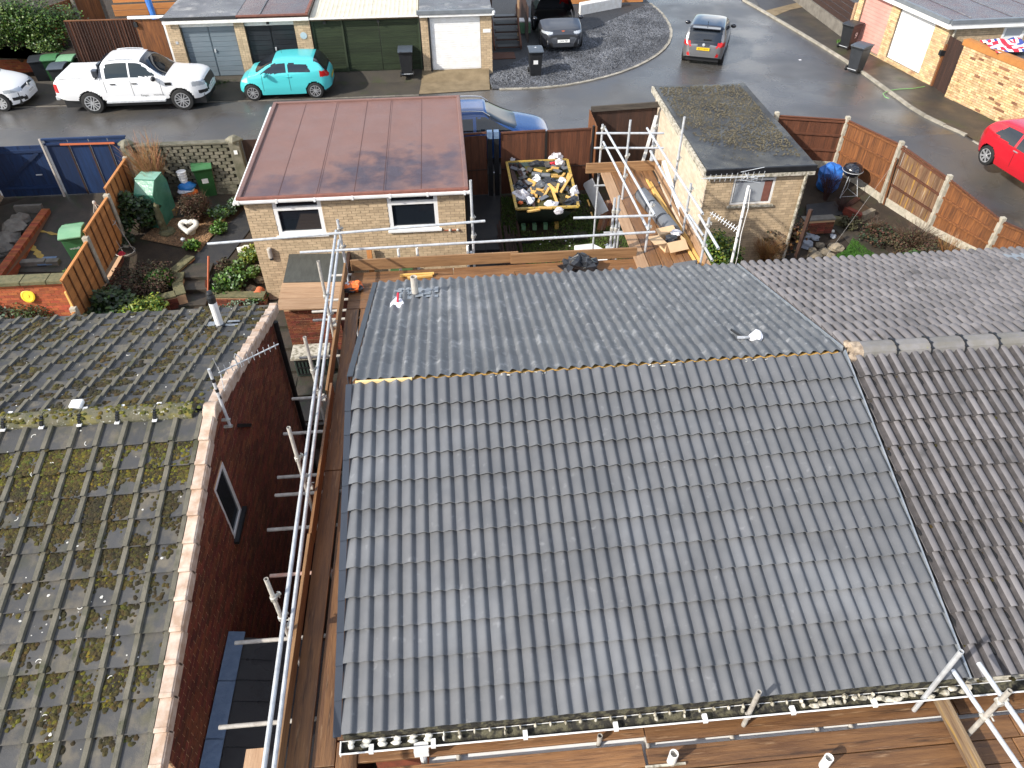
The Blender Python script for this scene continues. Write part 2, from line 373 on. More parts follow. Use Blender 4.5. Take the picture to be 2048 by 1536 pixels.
defmat('asphalt', (0.062, 0.063, 0.068), (0.085, 0.077, 0.066), 0.45, rough=0.42, bump=0.2, bscale=70, rough2=0.14, spec=0.6,
       spots=[((0.045, 0.033, 0.024), 0.7, 0.55, 0.7, 0.6), ((0.15, 0.11, 0.08), 1.6, 0.64, 0.76, 0.5)])
defmat('pavement', (0.035, 0.031, 0.026), (0.06, 0.047, 0.034), 1.1, rough=0.6, bump=0.5, bscale=60, rough2=0.35, spots=[((0.045, 0.055, 0.014), 1.2, 0.55, 0.7, 0.6)])
defmat('drive', (0.038, 0.033, 0.028), (0.06, 0.05, 0.036), 0.9, rough=0.7, bump=0.5, bscale=60, spots=[((0.035, 0.045, 0.012), 1.4, 0.58, 0.7, 0.7)])
defmat('tan_drive', (0.22, 0.165, 0.095), (0.15, 0.11, 0.06), 2.5, rough=0.9, bump=0.6, bscale=50)
defmat('soil', (0.024, 0.016, 0.010), (0.045, 0.03, 0.017), 2, rough=0.95, bump=0.9, bscale=25, spots=[((0.03, 0.045, 0.01), 1.5, 0.56, 0.7, 0.5)])
defmat('gravel_bed', (0.022, 0.023, 0.026), (0.035, 0.036, 0.04), 9, rough=0.7, bump=1.0, bscale=40)
defmat('gravel', (0.095, 0.10, 0.112), (0.04, 0.043, 0.05), 0.8, rough=0.55, isl=0.75, lo=0.4, hi=0.6)
defmat('chippings', (0.26, 0.15, 0.07), (0.16, 0.09, 0.045), 3, rough=0.85, isl=0.5)
defmat('kerb', (0.36, 0.33, 0.27), (0.22, 0.2, 0.16), 3, rough=0.85, isl=0.15, bump=0.3)
defmat('block_paver', (0.045, 0.045, 0.05), (0.06, 0.058, 0.058), 3, rough=0.6, isl=0.25)
defmat('grass', (0.05, 0.09, 0.012), (0.085, 0.12, 0.018), 2.2, rough=0.8, isl=0.4, hue=0.02)
defmat('lawn', (0.035, 0.115, 0.008), (0.05, 0.14, 0.012), 3, rough=0.8, isl=0.35)
def leafmat(key, a, b, isl=0.45, hue=0.03, rough=0.5):
    MT[key] = mat(key, a, b, 3.0, rough=rough, isl=isl, hue=hue)
leafmat('leaf_ivy', (0.05, 0.095, 0.014), (0.085, 0.13, 0.02))
leafmat('leaf_dark', (0.018, 0.034, 0.012), (0.032, 0.05, 0.02))
leafmat('leaf_mid', (0.03, 0.06, 0.014), (0.05, 0.09, 0.02))
leafmat('leaf_lime', (0.16, 0.2, 0.018), (0.22, 0.25, 0.03), isl=0.3)
leafmat('leaf_green', (0.055, 0.13, 0.014), (0.08, 0.16, 0.02))
leafmat('leaf_sage', (0.13, 0.18, 0.12), (0.09, 0.14, 0.085), isl=0.3)
leafmat('leaf_brown', (0.08, 0.038, 0.018), (0.045, 0.023, 0.013), isl=0.5, rough=.85)
leafmat('leaf_wine', (0.055, 0.02, 0.016), (0.035, 0.014, 0.012), isl=0.5, rough=.8)
leafmat('leaf_olive', (0.055, 0.045, 0.018), (0.04, 0.04, 0.016), isl=0.5, rough=.8)
leafmat('twig', (0.36, 0.2, 0.09), (0.27, 0.14, 0.06), isl=0.3)
leafmat('twig_dark', (0.10, 0.06, 0.035), (0.07, 0.04, 0.025), isl=0.3)
leafmat('straw', (0.30, 0.16, 0.06), (0.22, 0.11, 0.04), isl=0.4)
defmat('bark', (0.10, 0.075, 0.04), (0.06, 0.045, 0.025), 12, rough=0.9, bump=0.6)
defmat('black_plastic', (0.012, 0.013, 0.015), (0.018, 0.019, 0.021), 6, rough=0.42)
defmat('grey_bin', (0.02, 0.023, 0.027), (0.03, 0.033, 0.038), 6, rough=0.45)
defmat('grey_lid', (0.055, 0.07, 0.09), (0.07, 0.085, 0.105), 6, rough=0.45)
defmat('green_bin', (0.022, 0.085, 0.026), (0.03, 0.10, 0.032), 3, rough=0.42)
defmat('green_lid', (0.05, 0.16, 0.06), (0.06, 0.18, 0.075), 3, rough=0.42)
defmat('pale_green_lid', (0.16, 0.34, 0.19), (0.2, 0.38, 0.22), 3, rough=0.45)
defmat('rubber', (0.012, 0.012, 0.012), rough=0.75)
defmat('dark_trim', (0.015, 0.015, 0.016), rough=0.4)
defmat('alloy', (0.62, 0.62, 0.62), rough=0.28, metal=0.7)
defmat('alloy_dark', (0.05, 0.05, 0.055), rough=0.35, metal=0.4)
defmat('glass', (0.012, 0.016, 0.022), rough=0.04, spec=0.7)
defmat('glass_teal', (0.012, 0.02, 0.021), rough=0.05, spec=0.7)
defmat('glass_pale', (0.13, 0.16, 0.165), rough=0.06, spec=0.9)  # sky reflection and grey interior painted into the windscreen's base colour
defmat('grey_rail', (0.09, 0.075, 0.06), (0.05, 0.042, 0.035), 3, rough=0.85, bump=0.5, stretch=(.6, 9, 9))
defmat('car_white', (0.78, 0.78, 0.78), rough=0.25, coat=0.6)
defmat('car_teal', (0.075, 0.52, 0.54), rough=0.3, coat=0.6)
defmat('car_grey', (0.055, 0.06, 0.072), rough=0.28, metal=0.45, coat=0.8)
defmat('car_silver', (0.19, 0.19, 0.195), rough=0.3, metal=0.5, coat=0.7)
defmat('car_black', (0.012, 0.013, 0.018), rough=0.12, coat=0.8)
defmat('car_blue', (0.012, 0.06, 0.21), rough=0.22, metal=0.3, coat=0.9)
defmat('car_red', (0.5, 0.008, 0.018), rough=0.25, coat=0.8)
defmat('lamp_red', (0.42, 0.012, 0.012), rough=0.15)
defmat('lamp_clear', (0.5, 0.53, 0.56), rough=0.1, metal=0.3)
defmat('plate_yellow', (0.8, 0.5, 0.02), rough=0.4)
defmat('plate_white', (0.8, 0.8, 0.78), rough=0.4)
defmat('ink', (0.01, 0.01, 0.01), rough=0.6)
defmat('white_ink', (0.8, 0.8, 0.8), rough=0.6)
defmat('copper', (0.42, 0.12, 0.06), rough=0.4, metal=0.4)
defmat('door_grey', (0.13, 0.165, 0.19), (0.16, 0.19, 0.215), 2, rough=0.55, isl=0.06, stretch=(1, 1, 8))
defmat('door_black', (0.012, 0.014, 0.018), (0.018, 0.02, 0.024), 2, rough=0.4, isl=0.2)
defmat('door_pink', (0.62, 0.31, 0.25), (0.55, 0.24, 0.2), 1.5, rough=0.7, spots=[((0.42, 0.12, 0.11), 2.6, 0.62, 0.74, 0.5)])
defmat('skip_green', (0.022, 0.04, 0.033), (0.03, 0.05, 0.04), 4, rough=0.6, spots=[((0.2, 0.06, 0.02), 3, 0.62, 0.72, 0.7), ((0.02, 0.02, 0.02), 5, 0.6, 0.7, 0.6)])
defmat('skip_yellow', (0.5, 0.33, 0.05), (0.35, 0.24, 0.08), 8, rough=0.7, spots=[((0.12, 0.07, 0.03), 14, 0.56, 0.66, 0.8)])
defmat('polythene', (0.62, 0.6, 0.62), (0.5, 0.48, 0.5), 8, rough=0.3)
defmat('black_poly', (0.022, 0.024, 0.028), (0.035, 0.038, 0.045), 8, rough=0.14)
defmat('pvc_grey', (0.10, 0.108, 0.12), (0.13, 0.138, 0.15), 4, rough=0.45)
defmat('pale_pipe', (0.5, 0.46, 0.4), (0.42, 0.38, 0.33), 10, rough=0.6)
defmat('lead', (0.22, 0.25, 0.28), (0.32, 0.34, 0.36), 9, rough=0.45, metal=0.3, bump=0.4, bscale=30)
defmat('blue_flash', (0.10, 0.16, 0.26), (0.15, 0.22, 0.33), 9, rough=0.6, bump=0.5, bscale=30)
defmat('card', (0.62, 0.43, 0.25), (0.55, 0.37, 0.21), 3, rough=0.8)
defmat('bag_orange', (0.75, 0.16, 0.03), rough=0.35)
defmat('bag_blue', (0.02, 0.18, 0.5), rough=0.35)
defmat('bag_white', (0.72, 0.72, 0.75), rough=0.35)
defmat('bag_green', (0.05, 0.2, 0.06), rough=0.4)
defmat('tarp_blue', (0.03, 0.16, 0.5), (0.02, 0.11, 0.38), 5, rough=0.45)
defmat('stone', (0.27, 0.22, 0.15), (0.18, 0.15, 0.11), 8, rough=0.9, isl=0.3, bump=0.4)
defmat('stone_grey', (0.3, 0.32, 0.35), (0.2, 0.21, 0.23), 8, rough=0.85, isl=0.25, bump=0.3)
defmat('white_stone', (0.66, 0.63, 0.56), (0.5, 0.48, 0.42), 10, rough=0.8, bump=0.3)
defmat('mossy_stone', (0.16, 0.14, 0.07), (0.09, 0.09, 0.045), 9, rough=0.95, bump=0.6)
defmat('green_cover', (0.06, 0.19, 0.12), (0.09, 0.26, 0.17), 3, rough=0.25, bump=0.3, bscale=10)
defmat('cover_pale', (0.25, 0.45, 0.36), (0.18, 0.36, 0.28), 3, rough=0.25, bump=0.3, bscale=10)
defmat('membrane', (0.05, 0.052, 0.056), rough=0.6)
defmat('terracotta', (0.5, 0.13, 0.05), rough=0.8)
defmat('air_brick', (0.34, 0.07, 0.03), rough=0.8)
defmat('flag_red', (0.55, 0.02, 0.04), rough=0.6); defmat('flag_blue', (0.03, 0.05, 0.22), rough=0.6); defmat('flag_white', (0.75, 0.75, 0.78), rough=0.6)
defmat('yellow_plate', (0.75, 0.55, 0.03), rough=0.5)
defmat('yellow_paint', (0.42, 0.27, 0.05), (0.3, 0.2, 0.05), 9, rough=0.7)
defmat('oak', (0.42, 0.18, 0.045), (0.35, 0.14, 0.035), 3, rough=0.7)
defmat('roof_sheet_dark', (0.10, 0.10, 0.105), (0.075, 0.075, 0.08), 2, rough=0.5)
defmat('green_hose', (0.2, 0.5, 0.15), rough=0.4)

# ------------------------------------------------------------------ ground, road, drives
def sheet(name, poly, m, lift, kind='structure', follow=True, z=0.0, ramp=None):
    bm = bmesh.new(); vs = [bm.verts.new((x, y, 0)) for x, y in poly]; bm.faces.new(vs)
    if follow:
        for yc in (12.4, 12.5, 13, 17, 23.5):
            bmesh.ops.bisect_plane(bm, geom=bm.verts[:] + bm.edges[:] + bm.faces[:], plane_co=(0, yc, 0), plane_no=(0, 1, 0))
    if ramp: bmesh.ops.bisect_plane(bm, geom=bm.verts[:] + bm.edges[:] + bm.faces[:], plane_co=(0, ramp[0], 0), plane_no=(0, 1, 0))
    bmesh.ops.triangulate(bm, faces=bm.faces[:])
    bmesh.ops.recalc_face_normals(bm, faces=bm.faces[:])
    if sum(f.normal.z for f in bm.faces) < 0: bmesh.ops.reverse_faces(bm, faces=bm.faces[:])
    for v in bm.verts: v.co.z = (zg(v.co.y) if follow else z) + lift + (float(np.interp(v.co.y, ramp[:2], (0, ramp[2]))) if ramp else 0)
    me = bpy.data.meshes.new(name); bm.to_mesh(me); bm.free(); me.materials.append(MT[m])
    o = bpy.data.objects.new(name, me); COL.objects.link(o); WM[o] = Matrix.Identity(4)
    return tag(o, kind=kind)
def xy(v): return (v.x, v.y)

g = MB(); ys = [-60, -20, 12.4, 12.5, 13, 17, 23.5, 40, 120, 300]
for i in range(len(ys) - 1):
    g.add([(-250, ys[i], zg(ys[i])), (250, ys[i], zg(ys[i])), (250, ys[i + 1], zg(ys[i + 1])), (-250, ys[i + 1], zg(ys[i + 1]))], [(0, 1, 2, 3)])
tag(g.build('ground', MT['soil']), kind='structure')

KERB_R = [xy(GT(2300, 530)), xy(GT(2048, 345)), xy(GT(1860, 240)), xy(GT(1780, 187)), xy(GT(1700, 130)), xy(GT(1590, 62)), xy(GT(1480, -2)), (13.2, 60)]
CURVE = [xy(GT(*q)) for q in ((1300, 8), (1325, 30), (1341, 58), (1340, 80), (1327, 100), (1300, 120), (1256, 141), (1200, 158), (1130, 172), (1060, 178), (985, 180))]
road = [(-60, 22.4), (0, 22.3), (6.2, 22.3), (11.0, 22.35), (12.7, 22.05), (13.5, 19.95), (14.25, 18.55), (15.3, 17.3), (18.0, 13.0)] + \
       [KERB_R[0]] + KERB_R[1:] + [(9.8, 60)] + CURVE + [(-5.6, 28.95), (-16.8, 29.25), (-60, 30)]
sheet('road', road, 'asphalt', 0.012)
sheet('driveway', [(-60, 30.0), (-16.8, 29.25), (-5.6, 28.95), xy(GT(838, 190)), (-0.95, 31.1), (-60, 31.4)], 'drive', 0.03, ramp=(30.35, 31.0, .235))
sheet('tan_driveway', [xy(GT(838, 190)), xy(GT(980, 181)), (1.75, 31.1), (-0.95, 31.1)], 'tan_drive', 0.034, ramp=(30.2, 31.0, .235))
gp = [(1.72, 30.95), xy(GT(985, 180))] + CURVE[::-1][1:] + [(10.2, 46), (1.9, 46)]
sheet('gravel_drive', gp, 'gravel_bed', 0.03)
pv = KERB_R[:-1] + [(13.2, 60), (30, 60), (30, 8)]
sheet('pavement', pv, 'pavement', 0.05)
# path through the right garden, back yard surfaces
sheet('side_path', [xy(GT(*q)) for q in ((936, 600), (1000, 600), (1000, 392), (934, 372))], 'dark_slab', 0.02)
sheet('passage_paving', [(-5.2, 12.5), (-1.2, 12.5), (-1.2, 16.9), (-5.2, 16.9)], 'brown_slab', 0.03)
sheet('garden_path', [xy(GT(*q)) for q in ((1640, 430), (1700, 455), (1800, 520), (1850, 560), (1770, 560), (1690, 480))], 'brown_slab', 0.02)
sheet('patio', [xy(GT(*q)) for q in ((-20, 545), (160, 545), (210, 420), (245, 372), (60, 395), (-20, 420))], 'brown_slab', 0.02)
sheet('paved_corner', [xy(GT(*q)) for q in ((330, 432), (365, 380), (480, 395), (478, 420), (420, 440), (345, 452))], 'brown_slab', 0.025)
sheet('bark_bed', [xy(GT(*q)) for q in ((280, 480), (330, 440), (440, 430), (480, 405), (400, 506), (380, 500))], 'chippings', 0.04)
sheet('sloping_path', [xy(GT(*q)) for q in ((392, 510), (490, 420), (505, 455), (455, 520), (410, 545), (365, 535))], 'dark_slab', 0.03)

# stones of the gravel drive and the bark bed (nobody could count them)
def in_poly(x, y, P):
    c = False; j = len(P) - 1
    for i in range(len(P)):
        if (P[i][1] > y) != (P[j][1] > y) and x < (P[j][0] - P[i][0]) * (y - P[i][1]) / (P[j][1] - P[i][1]) + P[i][0]: c = not c
        j = i
    return c
def scatter(name, poly, n, size, m, lift, flat=0.6):
    x0, x1 = min(p[0] for p in poly), max(p[0] for p in poly); y0, y1 = min(p[1] for p in poly), max(p[1] for p in poly)
    k = MB(); c = 0
    while c < n:
        x, y = rnd.uniform(x0, x1), rnd.uniform(y0, y1)
        if not in_poly(x, y, poly): continue
        c += 1; s = size * rnd.uniform(0.6, 1.4); a = rnd.uniform(0, 6.28); z = zg(y) + lift
        u = Vector((math.cos(a), math.sin(a), rnd.uniform(-.4, .4))) * s; v = Vector((-math.sin(a), math.cos(a), rnd.uniform(-.4, .4))) * s * 0.7
        w = Vector((0, 0, s * flat)); o = Vector((x, y, z))
        k.add([o + u, o + v, o - u, o - v, o + w], [(0, 1, 4), (1, 2, 4), (2, 3, 4), (3, 0, 4)])
    return tag(k.build(name, MT[m]), kind='stuff')
scatter('gravel_stones', [p for p in gp if p[1] < 41] , 26000, 0.045, 'gravel', 0.03)
scatter('bark_chippings', [xy(GT(*q)) for q in ((285, 480), (332, 442), (440, 432), (478, 407), (400, 503), (380, 498))], 3500, 0.035, 'chippings', 0.045)
def blades(name, poly, n, h, m, lift=0.0, w=0.012, kind='stuff'):
    x0, x1 = min(p[0] for p in poly), max(p[0] for p in poly); y0, y1 = min(p[1] for p in poly), max(p[1] for p in poly)
    k = MB(); c = 0; t = 0
    while c < n and t < n * 20:
        t += 1
        x, y = rnd.uniform(x0, x1), rnd.uniform(y0, y1)
        if not in_poly(x, y, poly): continue
        if mnoise.noise(Vector((x * 0.8, y * 0.8, 3.0))) + rnd.uniform(-.3, .3) < -0.12 and name == 'grass': continue
        c += 1; a = rnd.uniform(0, 6.28); hh = h * rnd.uniform(0.5, 1.3); z = zg(y) + lift
        d = Vector((math.cos(a), math.sin(a), 0)) * w; l = Vector((rnd.uniform(-1, 1), rnd.uniform(-1, 1), 0)) * hh * 0.7
        o = Vector((x, y, z)); k.add([o - d, o + d, o + l + Vector((0, 0, hh))], [(0, 1, 2)])
    return tag(k.build(name, MT[m]), kind=kind)
yard = [xy(GT(*q)) for q in ((1003, 575), (1003, 395), (1185, 390), (1240, 420), (1330, 560), (1200, 590))]
blades('grass', yard, 26000, 0.06, 'grass', 0.0, 0.02)
lawnp = [xy(GT(*q)) for q in ((1580, 570), (1650, 522), (1690, 502), (1705, 478), (1760, 520), (1830, 575), (1640, 580))]
sheet('lawn_base', lawnp, 'lawn', 0.015)
blades('lawn', lawnp, 12000, 0.05, 'lawn', 0.015)

# kerbs: single kerb stones, pale edging along the gravel and block pavers
def resample(P, step):
    out = [Vector((*P[0], 0))]; acc = 0.0
    for a, b in zip(P[:-1], P[1:]):
        a, b = Vector((*a, 0)), Vector((*b, 0)); L = (b - a).length; t = step - acc
        while t <= L: out.append(a + (b - a) * (t / L)); t += step
        acc = (acc + L) % step
    return out
def smooth_curve(P, n=8):
    out = []
    for i in range(len(P) - 1):
        p0, p1, p2, p3 = (Vector((*P[max(0, min(len(P) - 1, k))], 0)) for k in (i - 1, i, i + 1, i + 2))
        for t in np.linspace(0, 1, n, endpoint=False):
            out.append(0.5 * ((2 * p1) + (p2 - p0) * t + (2 * p0 - 5 * p1 + 4 * p2 - p3) * t * t + (3 * p1 - p0 - 3 * p2 + p3) * t ** 3))
    out.append(Vector((*P[-1], 0))); return [(v.x, v.y) for v in out]
def stones(root, name, line, step, w, h, m, off=0.0, gap=0.012):
    R = resample(line, step)
    for a, b in zip(R[:-1], R[1:]):
        d = (b - a).normalized(); s = Vector((-d.y, d.x, 0))
        z = zg(a.y) - 0.06
        MB().obox(Vector((a.x, a.y, z)) + s * (off - w / 2) + d * gap / 2, (b - a) - d * gap, s * w, (0, 0, h + 0.06)).build(name, MT[m], root)
kr = tag(MB().beam((KERB_R[1][0], KERB_R[1][1], -0.1), (KERB_R[1][0] + 0.05, KERB_R[1][1] + 1, -0.1), 0.1, 0.05).build('kerb', MT['kerb']), kind='structure')
stones(kr, 'kerb_stone', smooth_curve(KERB_R[:-1]), 0.9, 0.14, 0.085, 'kerb')
kl = tag(MB().beam((5, 29.6, -0.1), (5.8, 29.6, -0.1), 0.1, 0.05).build('drive_edging', MT['kerb']), kind='structure')
CS = smooth_curve(CURVE)
stones(kl, 'kerb_stone', CS, 0.9, 0.13, 0.05, 'kerb', 0.0)
stones(kl, 'block_paver', CS, 0.21, 0.30, 0.045, 'block_paver', -0.24)
kk = tag(MB().beam((-9, 28.95, -0.1), (-8, 28.95, -0.1), 0.1, 0.05).build('flush_kerb', MT['kerb']), kind='structure')
stones(kk, 'kerb_stone', [xy(GT(838, 191)), (-5.6, 28.97), (-16.8, 29.27), (-24, 29.4)], 0.9, 0.13, 0.03, 'grey_concrete')
# three steps down into the passage between the houses
st = tag(MB().box((-3.2, 12.05, -2.1), (-1.4, 12.49, -1.6)).build('passage_steps', MT['brown_slab']), kind='structure')
MB().box((-3.2, 11.6, -2.1), (-1.4, 12.04, -1.8)).build('step', MT['brown_slab'], st)
MB().box((-3.2, 11.1, -2.1), (-1.4, 11.59, -1.98)).build('step', MT['brown_slab'], st)
for (x, y) in [(xx, yy) for xx in (-4.9, -4.1, -3.3, -2.5) for yy in (12.6, 13.4, 14.2, 15.0, 15.8)]:
    MB().box((x, y, zg(y) + 0.0), (x + .78, y + .78, zg(y + .39) + 0.06 + rnd.uniform(0, .008))).build('paving_slab', MT['brown_slab'], bpy.data.objects['passage_paving'])
for (px, py, w) in ((1047, 478, .55), (1010, 520, .6), (1065, 512, .6), (1165, 500, .5), (1160, 470, .4)):
    P = GT(px, py); MB().box((P.x - w / 2, P.y - .25, P.z - .05), (P.x + w / 2, P.y + .25, P.z + .035)).build('stepping_slab', MT['brown_slab' if py != 478 else 'dark_slab'], bpy.data.objects['ground'])
for k in range(6):
    y = 13.2 + k * 1.05
    for j in range(2): MB().box((0.42 + j * .42, y, zg(y) - .1), (0.82 + j * .42, y + 1.03, zg(y + .5) + 0.045)).build('path_slab', MT['dark_slab'], bpy.data.objects['side_path'])

# ------------------------------------------------------------------ roof tiles
def tile_mesh(name, prof, width, length, thick, mats, nlen=1, lift=0.02, edge=None, smooth=True, lip=.007, alt=None, altm=None):
    """local x across, y down the slope, z up off the roof; prof = [(x, z)]"""
    n = len(prof); vs = []; fs = []
    for j in range(nlen + 1):
        t = j / nlen
        for (x, z) in prof: vs.append((x, t * length, z + lift * t))
    for j in range(nlen):
        for i in range(n - 1): fs.append((j * n + i, j * n + i + 1, (j + 1) * n + i + 1, (j + 1) * n + i))
    o = nlen * n; t_ = len(vs)
    for (x, z) in prof: vs.append((x, length, z + lift))
    b = len(vs)
    for (x, z) in prof: vs.append((x, length - 0.001, z + lift - lip))
    for i in range(n - 1): fs.append((t_ + i, t_ + i + 1, b + i + 1, b + i))
    c1 = len(vs)
    for (x, z) in prof: vs.append((x, length - 0.012, z + lift - lip - .001))
    c2 = len(vs)
    for (x, z) in prof: vs.append((x, length - 0.014, min(z, .004) - .004))
    for i in range(n - 1): fs += [(b + i, b + i + 1, c1 + i + 1, c1 + i), (c1 + i, c1 + i + 1, c2 + i + 1, c2 + i)]
    vs += [(prof[0][0], 0, prof[0][1] - thick), (prof[-1][0], 0, prof[-1][1] - thick)]
    k0 = len(vs); vs += [vs[0], vs[t_], vs[b], vs[n - 1], vs[t_ + n - 1], vs[b + n - 1]]
    fs += [(k0, k0 + 1, k0 + 2, k0 - 2), (k0 + 3, k0 - 1, k0 + 5, k0 + 4)]
    me = bpy.data.meshes.new(name); me.from_pydata(vs, [], fs); me.materials.append(mats)
    if edge: me.materials.append(edge); me.polygons.foreach_set('material_index', [0] * (n - 1) * nlen + [1] * (n - 1) + [2] * 2 * (n - 1) + [0] * 2); me.materials.append(MT['lap_shade_dirt'])
    if alt:
        me.materials.append(altm)
        for j in range(nlen):
            for i in range(n - 1):
                if alt((prof[i][0] + prof[i + 1][0]) / 2): me.polygons[j * (n - 1) + i].material_index = 3
    me.polygons.foreach_set('use_smooth', [smooth] * (n - 1) * nlen + [False] * (n - 1) * 3 + [False] * 2); me.update()
    return me
def sm(t): t = max(0, min(1, t)); return t * t * (3 - 2 * t)
def pan(u):                     # pantile wave, steep on the left of the roll, easing away to the right
    if u < 0.32: return 0.042 * sm(u / 0.32)
    return 0.042 * (1 - sm((u - 0.32) / 0.68))
def roll(u):                    # old double roll tile
    return float(np.interp(u, [0, .04, .13, .38, .64, .74, .80, 1], [0, .008, .036, .046, .036, .008, 0, 0]))
US = [0, .08, .16, .24, .32, .42, .55, .7, .85]
P_NEW = [(0.15 * (k + u), pan(u)) for k in (0, 1) for u in US] + [(0.30, 0)]
UR = [0, .04, .13, .25, .38, .52, .64, .74, .80]
P_OLD = [(0.15 * (k + u), roll(u)) for k in (0, 1) for u in UR] + [(0.30, 0)]
P_LEFT = [(0.0, 0.0), (0.010, 0.034), (0.060, 0.036), (0.072, 0.004), (0.15, 0.0), (0.297, 0.0)]
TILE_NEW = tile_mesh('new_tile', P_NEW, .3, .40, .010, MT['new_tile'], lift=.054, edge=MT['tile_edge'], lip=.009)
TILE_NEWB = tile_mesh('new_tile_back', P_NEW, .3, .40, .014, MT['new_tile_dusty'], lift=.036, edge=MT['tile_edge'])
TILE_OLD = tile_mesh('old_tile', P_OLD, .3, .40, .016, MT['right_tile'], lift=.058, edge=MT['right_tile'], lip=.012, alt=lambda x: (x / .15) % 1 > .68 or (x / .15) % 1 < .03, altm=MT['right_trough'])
TILE_LEFT = tile_mesh('left_tile', P_LEFT, .3, .42, .016, MT['left_tile'], lift=.05, smooth=False, edge=MT['left_tile'], lip=.012, alt=lambda x: x < .062, altm=MT['left_rib'])

class Slope:
    """one roof face: ridge line at (y, z), eaves at (y, z); s counts down the slope"""
    def __init__(s, yr, zr, ye, ze):
        s.r = Vector((0, yr, zr)); e = Vector((0, ye, ze)); s.L = (e - s.r).length; s.d = (e - s.r) / s.L
        s.front = ye < yr
        s.n = Vector((0, -s.d.z, s.d.y)) if not s.front else Vector((0, s.d.z, -s.d.y))
        if s.n.z < 0: s.n = -s.n
        s.u = Vector((-1, 0, 0)) if s.front else Vector((1, 0, 0))
    def P(s, x, t, h=0.0): return Vector((x, 0, 0)) + s.r + s.d * t + s.n * h
    def M(s, x, t, h=0.0):
        # local origin at the tile's head corner; for the front face local x runs to the left
        m = Matrix.Identity(4); o = s.P(x, t, h)
        for i in range(3): m[i][0] = s.u[i]; m[i][1] = s.d[i]; m[i][2] = s.n[i]; m[i][3] = o[i]
        return m
def lay_tiles(parent, slope, x0, cols, rows, gauge, mesh, singles, mat_, t0=0.02, h=0.02, jit=0.003, name='roof_tile', width=.3, rest=None):
    """singles(c, r) tells which tiles are objects; the others go into rest (an MB)"""
    for r in range(rows):
        for c in range(cols):
            x = x0 + c * width
            xo = x + width if slope.front else x
            M = slope.M(xo, t0 + r * gauge + rnd.uniform(-jit, jit), h + rnd.uniform(-jit, jit) * 0.5) @ Matrix.Rotation(rnd.uniform(-.006, .006), 4, 'Z')
            if singles(c, r): inst(name, mesh, M, parent)
            elif rest is not None:
                b0 = len(rest.m); rest.add([M @ v.co for v in mesh.vertices], [tuple(p.vertices) for p in mesh.polygons]); rest.m[b0:] = [p.material_index for p in mesh.polygons]
def deck(parent, slope, x0, x1, m, name='roof_deck', th=0.12):
    a = slope.P(x0, 0.03, 0); return MB().obox(a, (x1 - x0, 0, 0), slope.d * (slope.L - 0.05), slope.n * -th).build(name, MT[m], parent)

